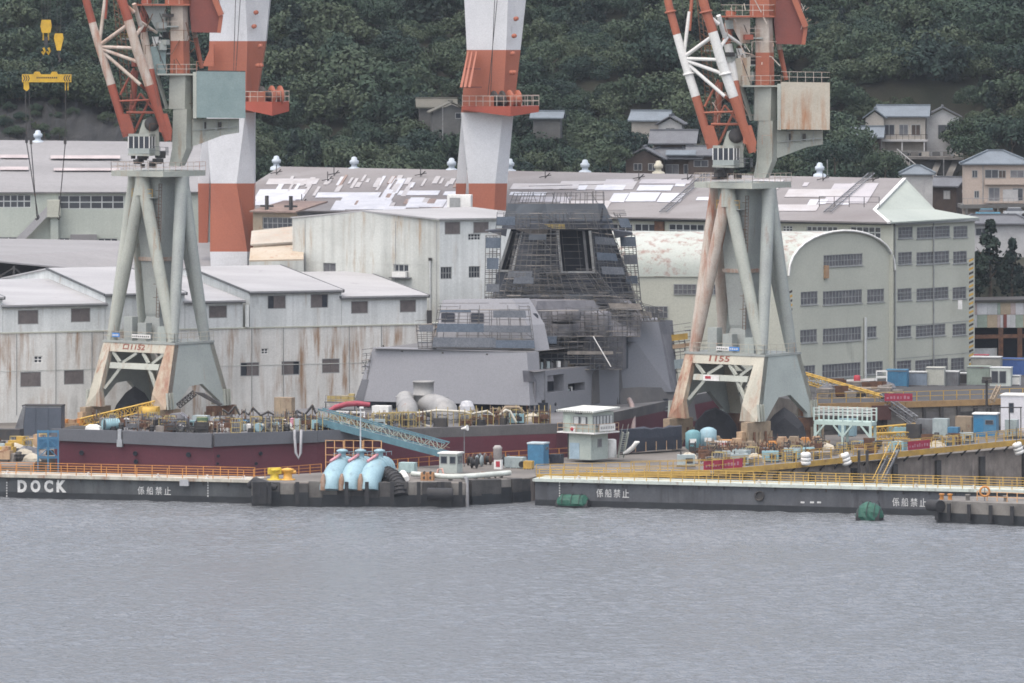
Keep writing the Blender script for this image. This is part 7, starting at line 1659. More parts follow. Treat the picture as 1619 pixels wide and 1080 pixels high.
for i,(x,d,m_,s) in enumerate(((1068,846,m_peach,.9),(1150,836,m_peach,.85),(1166,832,m_peach,1.25),(1188,833,m_tan,1.0),(1222,833,m_orange,1.0),(1238,836,m_peach,1.2),(1256,838,m_tan,1.15),(1274,840,m_orange,1.0),(1292,842,m_peach,1.0),(1133,840,m_tan,1.1),(1208,834,m_peach,.8))):
    tractor(x,d,ZY,m_,['peach hooded machine at the crane foot by the navy tarp','small peach machine behind the notice board','large peach hooded machine at the near crane corner','tan hooded machine beside the large peach one','orange slatted machine under the crane side plate','peach machine under the arched crane plate','tan machine at the far crane bogie','orange machine between crane and green platform','peach machine before the green platform','tan machine under the crane portal','low peach machine on the rail line'][i],s)
def WKD(x):
    l=[(846,799),(1000,801),(1120,803),(1250,813),(1429,831),(1619,850)]
    for (a,b_),(c,e) in zip(l,l[1:]):
        if x<=c: return b_+(e-b_)*(x-a)/(c-a)
    return 852
for i in range(190):
    x=rr.uniform(1130,1305); d=832+(x-1160)*.065+rr.uniform(-6,2); c=X2(x,d,ZY); mb=MB()
    h=rr.uniform(.6,1.7); mb.bar(c,c+V((rr.uniform(-.4,.4),0,h)),.16); mb.bar(c+V((.5,.1,0)),c+V((.5+rr.uniform(-.3,.3),.1,h*.9)),.14); mb.bar(c+V((-.1,0,h*.7)),c+V((.6,.1,h*.7)),.12)
    mb.solo('steel_trestle',rr.choice([m_tan,m_rust,m_rust,m_dark,m_dark,m_peach]),'small steel trestle standing along the crane rail','trestle','trestles along the crane rail')
for i in range(95):
    x=rr.uniform(1060,1530); d=WKD(x)+rr.uniform(3,22)
    if 985<x<1082 and d<845: continue
    k=rr.choice([0,1,2,3,4,5,8,10,6,1,5,10,8,4]); put(k,x,d,ZY,rr.uniform(.9,1.3),{0:'blue drum standing in the crane yard',1:'dark drum standing in the crane yard',2:'cyan welding set in the crane yard',3:'grey generator in the crane yard',4:'gas bottle rack in the crane yard',5:'black cable coil in the crane yard',8:'board stack in the crane yard',10:'rusty scrap bin in the crane yard',6:'cream tarpaulin heap in the crane yard'}[k],'crane yard gear '+KINDS[k][2].replace('_',' '))
# ---- walkway and yellow rail along the second dock
zW=[ZY-.1,ZY,ZY+.1,ZY+.3,ZY+.5,ZY+.7,ZY+.9]
WP=[V((p.x,p.y,z)) for p,z in zip(WK,zW)]
r=thing('dock_walkway',WP[0],'yellow edged cantilever walkway running along the second dock','walkway')
mb=MB(); mb2=MB()
for p,q in zip(WP,WP[1:]):
    n=V(((q-p).y,-(q-p).x,0)).normalized(); o=n*.9
    MB().prism([p+o,q+o,q-n*.3,p-n*.3],V((0,0,.10))).build('deck_plank',m_steel,r)
    MB().par(p+o+n*.01+V((0,0,-.55)),q-p,n*.12,V((0,0,.70))).build('edge_beam',mat('amber beam',(.50,.31,.065),(.36,.23,.07),sc=.8,rough=.7,rust=.35),r)
    k=0; L_=(q-p).length
    while k<L_: mb2.bar(p+(q-p)*(k/L_)+o+V((0,0,-.4)),p+(q-p)*(k/L_)-n*.4+V((0,0,-1.6)),.16); k+=3
mb2.build('bracket',m_dark,r)
def offp(pts,o): 
    out=[]
    for i,p in enumerate(pts):
        a=pts[max(i-1,0)]; b_=pts[min(i+1,len(pts)-1)]; n=V(((b_-a).y,-(b_-a).x,0)).normalized(); out.append(p+n*o+V((0,0,.1)))
    return out
railing('walkway_railing',offp(WP,.85),1.25,1.75,2,m_yellow,'long yellow railing climbing along the second dock walkway',cat='railing')
railing('walkway_railing',offp(WP,-.9)[1:],1.25,2.3,2,m_byel,'second yellow railing on the yard side of the walkway',cat='railing')
def banner(a,b_,z,h,label):
    a,b_=V(a),V(b_); r=thing('banner',a,label,'banner'); d=(b_-a).normalized(); n=V((d.y,-d.x,0)); MB().par(a+n*.1+V((0,0,z)),b_-a,n*.03,V((0,0,h))).build('cloth',mat('crimson banner',(.36,.035,.07),(.30,.03,.06),sc=1,rough=.7),r)
    mb=MB(); L_=(b_-a).length; rr=random.Random(int(L_*100))
    for k in range(int(L_/.55)): mb.par(a+d*(.3+k*.5)+n*.14+V((0,0,z+h*.28)),d*rr.uniform(.15,.36),n*.01,V((0,0,h*rr.uniform(.2,.45))))
    mb.build('banner_stroke',m_pink,r); return r
w=lambda f,i: offp(WP,.9)[i].lerp(offp(WP,.9)[i+1],f)
banner(w(.88,1),w(.35,2),.05,1.1,'crimson safety banner on the yellow rail by the control hut stair'); banner(w(.98,3),w(.16,4),.1,1.1,'crimson banner on the yellow rail above the dock stair')
# concrete counterforts on the dock wall below the walkway
for i in range(12):
    f=i/11; k=min(int(f*4)+1,5); p=WP[1].lerp(WP[5],f); q=WP[k+1 if k<6 else 6]
    t=f*4; j=1+min(int(t),3); p=WP[j].lerp(WP[j+1],t-int(t) if t<4 else 1)
    MB().box(V((p.x,p.y-.15,-8)),.8,.7,10.2,.7).solo('wall_buttress',m_conc_dark,'dark stained buttress on the second dock wall','buttress','buttresses on the dock wall')
for i,(x,y,d) in enumerate(((1274,735,813),(1340,735,820),(1613,718,846))):
    c=P(x,y,d); r=thing('drum_buoy',c,['white ribbed drum buoy hanging upright below the yellow walkway','white ribbed drum buoy hanging tilted by the dock stair','white ribbed drum buoy hanging under the far end of the walkway'][i],'buoy'); ax=V((-.35*(i>0),-.1,1)).normalized()
    MB().lathe(c,[(.45,-.0),(.62,.1),(.62,.45),(.52,.5),(.62,.55),(.62,.9),(.52,.95),(.62,1.0),(.62,1.45),(.45,1.55)],14,axis=ax).build('drum',m_white,r)
    for z in (.5,.95): MB().lathe(c,[(.53,z-.04),(.56,z-.03),(.56,z+.03),(.53,z+.04)],14,axis=ax).build('strap',m_dark,r)
    MB().tube(c+ax*1.5,c+ax*1.5+V((0,.5,2.0)),.05,n=5).build('rope',m_dark,r)
r=thing('dock_stair',WP[4]+V((0,0,-4)),'steep stair with yellow handrails from the walkway to the second dock','stair')
a,b_=P(1408,712,828),P(1380,770,820); sd_=V((1.0,-.3,0))
for o in (V(),sd_): MB().bar(a+o,b_+o,.12,.35).build('stringer',m_steel,r); MB().bar(a+o+V((0,0,1)),b_+o+V((0,0,1)),.09).build('handrail',m_yellow,r)
for k in range(14): p=a.lerp(b_,k/14); MB().prism([p,p+sd_,p+sd_+V((0,.25,0)),p+V((0,.25,0))],V((0,0,.06))).build('tread',m_steel,r)
for x in (1358,1371): MB().bar(P(x,712,822),P(x,765,822),.35).solo('stair_pillar',m_dark,'dark pillar below the walkway beside the dock stair','pillar','pillars beside the dock stair')
# ---- pale green platform
m_pg=mat('pale green platform paint',(.46,.58,.54),(.40,.51,.48),sc=.5,rough=.6,rust=.12,streak=1)
r=thing('steel_platform',X2(1335,850,ZY),'pale green steel platform on braced columns beside the crane','platform')
pa,pb=P(1287,671,852),P(1378,674,848); dv=V((.8,2.6,0))
MB().prism([pa,pb,pb+dv,pa+dv],V((0,0,.5))).build('deck',m_pg,r)
for f in (.02,.5,.98):
    for o in (V(),dv*.9): p=pa.lerp(pb,f)+o; MB().box(V((p.x,p.y+.15,ZY)),.36,.36,p.z-ZY).build('column',m_pg,r)
for f,s in ((.02,1),(.5,-1),(.5,1),(.98,-1)):
    p=pa.lerp(pb,f)+V((0,.1,-1.5)); MB().bar(p,pa.lerp(pb,f+s*.16)+V((0,.1,0)),.2).build('knee_brace',m_pg,r)
pm=MB().box((0,0,0),.2,.2,1.75).mesh('post',m_pg)
for f in (0,.17,.34,.5,.67,.84,1):
    inst(pm,'post',r,pa.lerp(pb,f)+V((0,.1,.5))); inst(pm,'post',r,pa.lerp(pb,f)+dv*.95+V((0,0,.5)))
for z in (.9,1.35,1.75):
    for o in (V((0,.1,.4)),dv*.95+V((0,0,.4))): MB().bar(pa+o+V((0,0,z)),pb+o+V((0,0,z)),.09).build('rail',m_white,r)
# ---- huts and cabinets on the quay strip
hut('blue_cabin_hut',X2(1559,856,ZY+.7),3.0,2.0,2.9,-.25,m_blue,m_white,'bright blue twin door cabin with white roof beside the yellow rail','cabin',over=.15,wins=((0,.6,1.6,1.1,.6),),door=(0,-.8,1.2,2.3,mat('blue door',(.03,.18,.34),sc=1)))
hut('white_shed',X2(1622,868,ZY+.7),6.0,4.0,4.6,-.25,mat('white shed wall',(.64,.64,.68),(.55,.55,.58),sc=.3,rough=.7,grime=.15),m_white,'white flat roofed shed with one small dark window','shed',over=.1,wins=((0,-1.6,2.4,.7,1.3),))
r=thing('canopy_frame',X2(1588,860,ZY),'dark pipe frame standing before the white shed','frame'); mb=MB()
for x in (1578,1596,1614): mb.bar(X2(x,860,ZY+.6),X2(x,860,ZY+4.2),.14)
mb.bar(X2(1535,860,ZY+4.2),X2(1616,860,ZY+4.2),.14); mb.build('pipe',m_dark,r)
for i,(x,d,sx,h,m_,lb) in enumerate(((1488,858,2.0,2.6,m_crate,'pale grey cabinet row beside the rail'),(1508,856,1.4,1.6,m_blue,'low blue bin beside the grey cabinets'),(1470,860,3.2,2.4,m_steel,'grey lean-to cabinet behind the blue bin'),(1525,858,2.2,2.9,m_tan,'tan cabinet beside the bright blue cabin'),(1445,858,1.8,1.9,m_dark,'dark cabinet by the crimson banner'),(1420,862,2.6,1.2,m_cyan,'cyan tank cradle behind the yellow rail'),(1340,862,2.2,2.3,m_sky,'sky blue box under the pale green platform'),(1600,862,1.6,2.2,m_crate,'grey box before the white shed'))):
    crate(X2(x,d,ZY+.3),sx,1.3,h,-.3,m_,lb,'cabinet','cabinet')
lattice(P(1378,682,862),P(1448,676,862),1.0,8,m_byel,'yellow lattice section lying flat beside the green platform','lattice section')
lattice(P(1384,690,858),P(1440,688,858),.8,7,m_byel,'lower yellow lattice section with red bolts by the platform','lattice section')
# ---- crawler boom on the terrace
lattice(P(1268,596,900),P(1420,640,882),1.2,14,m_byel,'long yellow crawler crane boom lying down towards the upper terrace','crane boom')
MB().path([P(1268,599,899),P(1340,615,890),P(1400,645,882),P(1440,672,872),P(1460,682,868)],.1,5).solo('boom_cable',m_tubeg,'pale cable trailing from the crawler boom to the quay','cable')
lattice(P(1395,628,878),P(1446,664,872),.9,8,m_steel,'grey lattice jib section hanging below the yellow boom','crane boom')
for i in range(22):
    x=rr.uniform(1284,1420); d=rr.uniform(884,905); k=rr.choice([8,8,10,5,7,8,3]); put(k,x,d,ZT,rr.uniform(1,1.6),{8:'stack of boards on the upper terrace',10:'rusty bin on the upper terrace',5:'black coil on the upper terrace',7:'grey tarpaulin on the upper terrace',3:'grey generator on the upper terrace'}[k],'upper terrace gear '+KINDS[k][2].replace('_',' '))
for i in range(7):
    MB().par(P(1282+i*3,640-i*4.2,881+i*2.5),V((9+i%3,-.6,0)),V((.3,1.0,0)),V((0,0,.22))).solo('timber_beam',m_plank if i%2 else m_tan,'long timber beam in the pile on the upper terrace','timber','timbers on the upper terrace')
# ---- terrace edge: rail, orange beam, wall panels
TP=[V((p.x,p.y,ZT)) for p in TE]
railing('terrace_railing',offp(TP,-.3)[1:],1.25,2.0,2,m_byel,'faded yellow railing along the upper terrace edge',cat='railing')
r=thing('terrace_edge_beam',TP[1],'orange stained edge beam along the upper terrace','beam')
for p,q in list(zip(TP,TP[1:]))[1:]:
    n=V(((q-p).y,-(q-p).x,0)).normalized(); MB().par(p+n*.02+V((0,0,-.75)),q-p,n*.3,V((0,0,.8))).build('beam',mat('ochre beam',(.34,.22,.10),(.25,.16,.08),sc=.6,rust=.3),r)
r=thing('retaining_wall',TP[1]+V((0,-.1,-4)),'dark patched retaining wall of recessed bays below the upper terrace','retaining wall')
for (p,q) in list(zip(TP,TP[1:]))[1:4]:
    n=V(((q-p).y,-(q-p).x,0)).normalized(); L_=(q-p).length; K=max(1,int(L_/2.6))
    for k in range(K):
        a=p.lerp(q,k/K); d=(q-p)/K
        MB().par(a+V((0,0,-5))+n*.02,d*.16,n*rr.uniform(.4,.55),V((0,0,4.2))).build('pier',m_conc_dark,r)
        MB().par(a+d*.17+n*.02+V((0,0,-3.6)),d*.82,n*rr.uniform(.05,.2),V((0,0,rr.uniform(1.6,2.4)))).build('wall_panel',rr.choice([m_conc,m_conc,m_hprim,m_conc_dark]),r)
        MB().par(a+d*.17+n*.02+V((0,0,-5)),d*.82,n*rr.uniform(.25,.5),V((0,0,1.3))).build('wall_panel',m_conc_dark,r)
MB().par(P(1378,664,876),V((2.6,-.1,0)),V((0,1,0)),V((0,0,1.9))).solo('red_hoarding',mat('dark red hoarding',(.085,.035,.032),(.06,.028,.026),sc=.6,rust=.3),'dark red sheet hoarding below the terrace beside the platform','hoarding')
MB().tube(P(1560,662,872),P(1560,600,872),.2,.16,8).box(P(1560,602,872),1.2,.5,.5).box(P(1555,606,871.5),.5,.4,.5).box(P(1565,606,871.5),.5,.4,.5).solo('floodlight_mast',m_dark,'dark mast with a cluster of floodlights before the upper terrace','floodlight mast')
lattice(P(1568,634,870),P(1579,612,876),.5,5,m_tan,'thin tan lattice strut beside the floodlight mast','lattice strut')
banner(P(1398,634,873.5),P(1442,634,875),.0,1.0,'faded crimson banner on the upper terrace rail')
# containers and machines on the terrace
for i,(x,d,sx,sy,h,m_,lb,wn) in enumerate(((1419,912,2.9,2.0,2.3,m_blue,'blue ribbed container on the terrace before the end building',()),(1452,914,2.6,1.8,1.9,mat('tarped blue grey',(.22,.27,.33),sc=.7),'blue-grey tarped machine between the containers',()),(1480,914,2.5,2.0,2.5,mat('cream container',(.46,.47,.42),sc=.5),'cream container on the terrace',()),(1503,915,2.4,1.8,1.9,m_steel,'grey pipe rack box beside the cream container',()),(1548,915,3.2,2.0,2.6,mat('sage container',(.26,.31,.27),(.2,.24,.21),sc=.6,rust=.2),'sage green container below the striped post',()),(1583,914,2.9,2.2,2.5,mat('pale cabin',(.46,.50,.47),sc=.5),'pale cabin with two dark glazed doors on the terrace',((0,-.75,.4,.95,1.7),(0,.35,.4,.95,1.7))),(1604,915,1.6,1.4,1.3,m_white,'low white box beside the pale cabin',()),(1560,935,4.2,2.5,2.8,mat('banded grey cabin',(.30,.30,.27),sc=.6),'grey banded cabin behind the sage container',()),(1606,938,3.8,2,2.4,mat('royal blue skip',(.045,.10,.28),sc=.7),'royal blue skip at the terrace corner',()),(1552,940,2,1.5,2.8,m_red,'crimson container beside the striped post',()),(1516,918,2.4,1.6,1.5,m_dark,'dark covered machine beside the grey pipe rack',()))):
    hut('site_container',X2(x,d,ZT),sx,sy,h,-.2,m_,m_ if i in (0,2,4,8,9) else m_frame,lb,'container',over=.05,wins=wn,rh=.1,ribs=0 if wn else 7)
for k in range(6): MB().box(X2(1408+k*4.2,910.8,ZT+.1),.1,.14,2.1).solo('container_post',m_blue,'upright rib on the blue container','rib') if 0 else None
r=thing('white_gantry_frame',X2(1394,905,ZT),'small white pipe frame standing on the terrace','frame'); mb=MB()
for x in (1386,1402):
    for o in (0,1.5): mb.bar(X2(x,905+o,ZT),X2(x,905+o,ZT+2.5),.14)
for z in (.8,1.7,2.5): mb.bar(X2(1386,905,ZT+z),X2(1402,905,ZT+z),.13); mb.bar(X2(1386,906.5,ZT+z),X2(1402,906.5,ZT+z),.13)
mb.build('pipe',m_white,r)
MB().bar(P(1300,604,915),P(1384,600,908),.35).solo('white_pipe',m_white,'white pipe lying along the foot of the barrel roofed workshop','pipe')
MB().lathe(P(1355,606,909),[(.45,0),(.5,.1),(.45,1.0),(.3,1.1)],12).solo('red_drum',m_red,'crimson drum standing on the terrace road','drum')
# striped sheet shed at the edge
W9=Wall(X2(1537,972),X2(1720,978)); root=thing('patchwork_sheet_shed',W9.pt(0,ZT),'open shed with walls of mismatched green, white and tan sheets','shed')
cols=[mat('sage sheet',(.30,.36,.30),sc=.6),mat('white sheet',(.60,.60,.61),sc=.6),mat('tan sheet',(.42,.34,.24),sc=.6),mat('pale sheet wall',(.52,.53,.53),sc=.6),mat('pinkish sheet',(.46,.38,.36),sc=.6)]
x=1537; i=0
while x<1660:
    wd=rr.choice([5,8,12,16]); 
    for y0,y1 in ((479,497.5),(498,518)):
        a,b_,c,d=W9.rect(x,y0,x+wd,y1); MB().par(W9.pt(a,b_,0),W9.u*(c-a-.03),-W9.n*.08,V((0,0,d-b_))).build('wall_sheet',cols[(i*7+int(y0))%5],root)
    x+=wd; i+=1
a,b_,c,d=W9.rect(1586,497,1591,518); MB().par(W9.pt(a,b_,.1),W9.u*(c-a),W9.n*.1,V((0,0,d-b_))).build('red_shutter',m_cdred,root)
MB().par(W9.pt(-.3,W9.uz(1580,477)[1],.5),W9.u*18,-W9.n*9,V((0,0,.3))).build('roof',m_dark,root)
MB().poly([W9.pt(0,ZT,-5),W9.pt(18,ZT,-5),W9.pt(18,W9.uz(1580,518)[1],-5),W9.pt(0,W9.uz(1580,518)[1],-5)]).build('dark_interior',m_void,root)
for x in (1583,1613): u,_=W9.uz(x,530); MB().box(W9.pt(u,ZT,-.2),.7,.5,W9.uz(x,518)[1]-ZT).build('column',m_rust,root)
u,z=W9.uz(1580,535); MB().par(W9.pt(0,z,0),W9.u*18,-W9.n*.4,V((0,0,.55))).build('rust_beam',m_rust,root)
a,b_,c,d=W9.rect(1540,551,1579,569); MB().par(W9.pt(a,b_,-.6),W9.u*(c-a),-W9.n*.1,V((0,0,d-b_))).build('white_hoarding',cols[3],root)

# dark masses added to stand in for shade inside the crane portals
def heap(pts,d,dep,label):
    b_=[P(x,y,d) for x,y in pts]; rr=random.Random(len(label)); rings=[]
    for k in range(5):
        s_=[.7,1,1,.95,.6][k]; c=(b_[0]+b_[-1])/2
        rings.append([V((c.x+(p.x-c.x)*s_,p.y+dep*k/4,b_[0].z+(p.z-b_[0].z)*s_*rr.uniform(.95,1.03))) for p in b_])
    return MB().loft(rings).solo('shade_mass',mat('dark portal shade',(.022,.024,.030),(.035,.037,.043),sc=.5,rough=.8,bump=.6),label,'sheeted heap')
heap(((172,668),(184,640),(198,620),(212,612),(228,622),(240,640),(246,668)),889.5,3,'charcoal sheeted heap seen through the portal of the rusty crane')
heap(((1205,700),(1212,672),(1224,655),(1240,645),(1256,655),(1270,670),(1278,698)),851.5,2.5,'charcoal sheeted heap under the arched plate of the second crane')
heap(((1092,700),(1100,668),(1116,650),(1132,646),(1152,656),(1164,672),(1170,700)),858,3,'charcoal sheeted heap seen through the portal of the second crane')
# welded staging frames standing among the deck gear and along the crane rail
rr=random.Random(91)
def staging(x,d,z,m,label,group):
    c=X2(x,d,z); w_,h=rr.uniform(.7,1.6),rr.uniform(1.0,2.1); rz=rr.uniform(-.8,.2); U=V((math.cos(rz),math.sin(rz),0)); B=V((-math.sin(rz),math.cos(rz),0))
    mb=MB()
    for s in (-.5,.5):
        for t in (-.35,.35): mb.bar(c+U*w_*s+B*t,c+U*w_*s+B*t+V((0,0,h*rr.uniform(.8,1.1))),.085)
    for z_ in (.35,.8): 
        for t in (-.35,.35): mb.bar(c-U*w_*.52+B*t+V((0,0,h*z_)),c+U*w_*.52+B*t+V((0,0,h*z_)),.08)
        for s in (-.5,.5): mb.bar(c+U*w_*s-B*.37+V((0,0,h*z_)),c+U*w_*s+B*.37+V((0,0,h*z_)),.08)
    mb.bar(c-U*w_*.5-B*.36+V((0,0,h*.05)),c+U*w_*.5-B*.36+V((0,0,h*.8)),.07)
    mb.box(c+V((0,0,h*.36)),w_*.8,.5,h*.25,rz)
    mb.solo('staging_frame',m,label,'staging frame',group)
for k in range(85):
    x=rr.uniform(205,865)
    if 615<x<725 and k%3: continue
    staging(x,dedge(x)+rr.uniform(1.0,13 if x<560 else 9),ZD,rr.choice([m_rust,m_dark,m_dark,m_steel,m_tan]),'welded staging frame loaded with scrap among the deck gear','staging frames on deck')
for k in range(45):
    x=rr.uniform(1085,1300); staging(x,WKD(x)+rr.uniform(14,30),ZY,rr.choice([m_rust,m_rust,m_dark,m_tan]),'welded staging frame loaded with scrap in the crane yard','staging frames in the crane yard')
# ================================================================ houses on the hillside
m_tile=mat('grey kawara roof tile',(.13,.14,.155),(.10,.105,.12),sc=.5,rough=.6,fine=.25)
m_tileb=mat('blue grey roof tile',(.15,.18,.21),(.12,.145,.17),sc=.5,rough=.6,fine=.2)
m_plast=mat('cream plaster',(.36,.335,.30),(.29,.27,.24),sc=.4,rough=.85,grime=.2)
m_beige=mat('pink beige render',(.42,.35,.30),(.37,.31,.27),sc=.3,rough=.85,grime=.15)
m_wood=mat('dark timber wall',(.055,.042,.038),(.08,.06,.05),sc=.8,rough=.9)
m_hwhite=mat('house white wall',(.42,.42,.42),(.33,.33,.33),sc=.4,rough=.8,grime=.2)
m_rwall=mat('old terrace wall',(.13,.13,.125),(.08,.08,.08),sc=.25,rough=.95,rust=.3,streak=1,rustc=(.2,.19,.18),grime=.3)
def house(c,sx,sy,h,rz,rise,kind,mw,mr,label,over=.7,wins=(),name='house',root=None,ridge=True,cat='house'):
    """walls, pitched roof (gable along x, gable toward viewer 'front', or hip), ridge caps, framed windows"""
    r=root or thing(name,c,label,cat); c=V(c); U=V((math.cos(rz),math.sin(rz),0)); B=V((-math.sin(rz),math.cos(rz),0))
    q=lambda x,y,z:c+U*x+B*y+V((0,0,z))
    X,Y=sx/2,sy/2; mb=MB().par(q(-X,-Y,-3),U*sx,B*sy,V((0,0,h+3)))
    if kind=='gable': mb.poly([q(-X,-Y,h),q(-X,0,h+rise*Y/(Y+over)),q(-X,Y,h)]).poly([q(X,-Y,h),q(X,Y,h),q(X,0,h+rise*Y/(Y+over))])
    if kind=='front': mb.poly([q(-X,-Y,h),q(X,-Y,h),q(0,-Y,h+rise*X/(X+over))])
    mb.build('wall',mw,r); X+=over; Y+=over; th=V((0,0,.22))
    faces=[]
    if kind=='gable': faces=[[q(-X,-Y,h-.05),q(X,-Y,h-.05),q(X,0,h+rise),q(-X,0,h+rise)],[q(X,Y,h-.05),q(-X,Y,h-.05),q(-X,0,h+rise),q(X,0,h+rise)]]; rd=[(q(-X,0,h+rise),q(X,0,h+rise))]
    elif kind=='front': faces=[[q(-X,-Y,h-.05),q(0,-Y,h+rise),q(0,Y,h+rise),q(-X,Y,h-.05)],[q(0,-Y,h+rise),q(X,-Y,h-.05),q(X,Y,h-.05),q(0,Y,h+rise)]]; rd=[(q(0,-Y,h+rise),q(0,Y,h+rise))]
    else:
        k=max(0,X-Y)*1.0; a,b_=q(-k,0,h+rise),q(k,0,h+rise)
        faces=[[q(-X,-Y,h-.05),q(X,-Y,h-.05),b_,a],[q(X,Y,h-.05),q(-X,Y,h-.05),a,b_],[q(-X,Y,h-.05),q(-X,-Y,h-.05),a],[q(X,-Y,h-.05),q(X,Y,h-.05),b_]]; rd=[(a,b_),(q(-X,-Y,h),a),(q(X,-Y,h),b_)]
    ro=MB()
    for f in faces: ro.prism(f,th)
    ro_=ro.build('roof',mr,r)
    if ridge:
        for a,b_ in rd: MB().bar(a+V((0,0,.3)),b_+V((0,0,.3)),.32,.28).build('ridge_cap',mr,ro_)
    X-=over; Y-=over
    for s,al,z,w_,hh,gm in wins:
        o,ud,nd=(q(0,-Y,0),U,-B) if s==0 else (q(-X,0,0),-B,-U) if s==3 else (q(X,0,0),B,U)
        p=o+ud*(al-w_/2)+V((0,0,z)); f=MB(); t=.09
        f.par(p+nd*.003,ud*w_,nd*.08,V((0,0,t))); f.par(p+nd*.003+V((0,0,hh-t)),ud*w_,nd*.08,V((0,0,t)))
        for k in (0,.5,1): f.par(p+nd*.003+ud*((w_-t)*k)+V((0,0,t)),ud*t,nd*.07,V((0,0,hh-2*t)))
        fo=f.build('window',m_framed,r); MB().par(p+nd*.002+ud*.02+V((0,0,.02)),ud*(w_-.04),nd*.03,V((0,0,hh-.04))).build('pane',gm,fo)
    return r,q
d0=1092
# traditional house: two tiers of tiled roof
r,q=house(P(1062,279,d0),9.0,6.5,3.0,-.12,2.0,'hip',m_wood,m_tile,'traditional dark timber house with two tiers of grey tiled roof',over=1.1,wins=((0,-2.4,.5,1.6,1.6,m_glass),(0,.4,.5,2.2,1.6,m_glass2),(0,3,.5,1.4,1.6,m_glass)))
house(P(1066,252,d0+1.5),6.3,4.6,2.6,-.12,2.0,'gable',m_wood,m_tile,'',over=.9,wins=((0,-.6,.7,1.2,1.3,m_frame),(0,1.0,.7,1.2,1.3,m_frame)),root=r)
MB().prism([q(-.6,-4.6,3.6),q(4.4,-4.6,3.6),q(4.4,-3.2,4.3),q(-.6,-3.2,4.3)],V((0,0,.15))).build('eave',m_tileb,r)
house(P(1020,273,d0-5),6.0,5,2.2,-.1,1.9,'front',m_wood,m_tile,'low tiled annex with a small pale gable beside the traditional house',over=.7,wins=((0,-1,.4,1.4,1.2,m_glass),(0,1.4,.4,1.4,1.2,m_glass)))
house(P(1110,268,d0-2),4.2,5,2.3,-.1,1.3,'gable',m_wood,m_tile,'small tiled lean-to house at the far end of the traditional house',over=.6,wins=((0,0,.5,2.4,1.1,m_glass),))
house(P(1030,206,1128),6.0,5,1.6,-.2,1.5,'gable',m_plast,m_tileb,'blue grey roofed house half hidden in trees above the traditional house',over=.6)
house(P(1062,212,1124),4.0,4,1.6,-.15,1.4,'front',m_hwhite,m_tile,'little white gabled house beside the blue grey roof in the trees',over=.6,wins=((0,0,.3,1.6,.8,m_glass),))
# pair of houses on the terrace wall
d1=1135
r,q=house(P(1428,222,d1),7.8,6,4.1,-.1,1.7,'gable',m_plast,m_tileb,'two storey house with balcony and blue grey roof on the terrace wall',over=.8,wins=((0,-2.3,.9,1.9,1.9,m_glass),(0,.2,.9,1.6,1.9,m_glass2),(0,2.3,.9,1.6,1.9,m_wood)))
house(P(1384,220,d1-1),3.2,5,3.6,-.1,1.5,'front',m_plast,m_tileb,'narrow gabled wing of cream plaster at the end of the balcony house',over=.5,wins=((0,.2,1,1.1,1.2,m_glass),))
MB().prism([q(-4.2,-5.0,-.1),q(4.4,-5.0,-.1),q(4.4,-3.0,-.1),q(-4.2,-3.0,-.1)],V((0,0,.35))).build('balcony',m_hwhite,r); mb=MB()
for k in range(9): mb.bar(q(-4.1+k*1.05,-4.9,.2),q(-4.1+k*1.05,-4.9,1.1),.07)
mb.bar(q(-4.1,-4.9,1.1),q(4.4,-4.9,1.1),.08); mb.build('balcony_rail',m_wood,r)
for x in (-3.6,0,3.8): MB().bar(q(x,-4.8,-5.2),q(x,-4.8,-.1),.22).build('balcony_post',m_hwhite,r)
MB().par(q(-4,-2.9,-5.2),V((8,-.8,0)),V((0,.1,0)),V((0,0,4.6))).build('ground_floor',m_wood,r)
for x in (-2.6,.2,2.6): MB().par(q(x,-3.02,-4.9),V((1.5,-.15,0)),V((0,.05,0)),V((0,0,2.8))).build('door',m_glass,r)
house(P(1490,222,d1+2),5.6,6,4.0,-.05,1.7,'front',m_hwhite,m_tile,'white gabled house with one wide dark balcony window',over=.6,wins=((0,.6,.5,2.9,2.3,m_glass),))
house(P(1358,240,d1-6),7.5,5,2.4,-.1,1.7,'gable',m_wood,m_tileb,'low blue grey roofed house below the balcony house in the trees',over=.7,wins=((0,1.4,.3,1.6,1.4,m_glass),))
r=thing('terrace_wall',P(1445,280,d1-8),'old buttressed terrace wall carrying the hillside houses','terrace wall')
MB().prism([P(1366,251,d1-8),P(1524,253,d1-8),P(1524,285,d1-8),P(1366,290,d1-8)],V((0,3,0))).build('wall',m_rwall,r)
MB().prism([P(1366,247,d1-9.5),P(1524,249,d1-9.5),P(1524,253,d1-9.5),P(1366,251,d1-9.5)],V((0,9,0))).build('coping',m_conc,r)
for x in (1480,1506): MB().prism([P(x,254,d1-8.1),P(x+10,254,d1-8.1),P(x-2,282,d1-11),P(x-12,282,d1-11)],V((0,1,0))).build('buttress',m_conc,r)
mb=MB()
for x in range(1368,1524,7): mb.bar(P(x,247,d1-9.4),P(x,238,d1-9.4),.08)
mb.bar(P(1366,238,d1-9.4),P(1522,240,d1-9.4),.09); mb.build('parapet_rail',m_tubeg,r)
for k in range(9): MB().prism([P(1372+k*17,247,d1-9.45),P(1384+k*17,247,d1-9.45),P(1384+k*17,240,d1-9.45),P(1372+k*17,240,d1-9.45)],V((0,.1,0))).build('parapet_panel',[m_rwall,m_conc,m_plast][k%3],r)
r=thing('hillside_stair',P(1480,290,d1-14),'long railed stair dropping from the terrace wall towards the beige flats','stair')
pts=[P(1418,246,d1-12),P(1458,279,d1-16),P(1470,279,d1-17),P(1490,296,d1-20),P(1524,306,d1-24)]
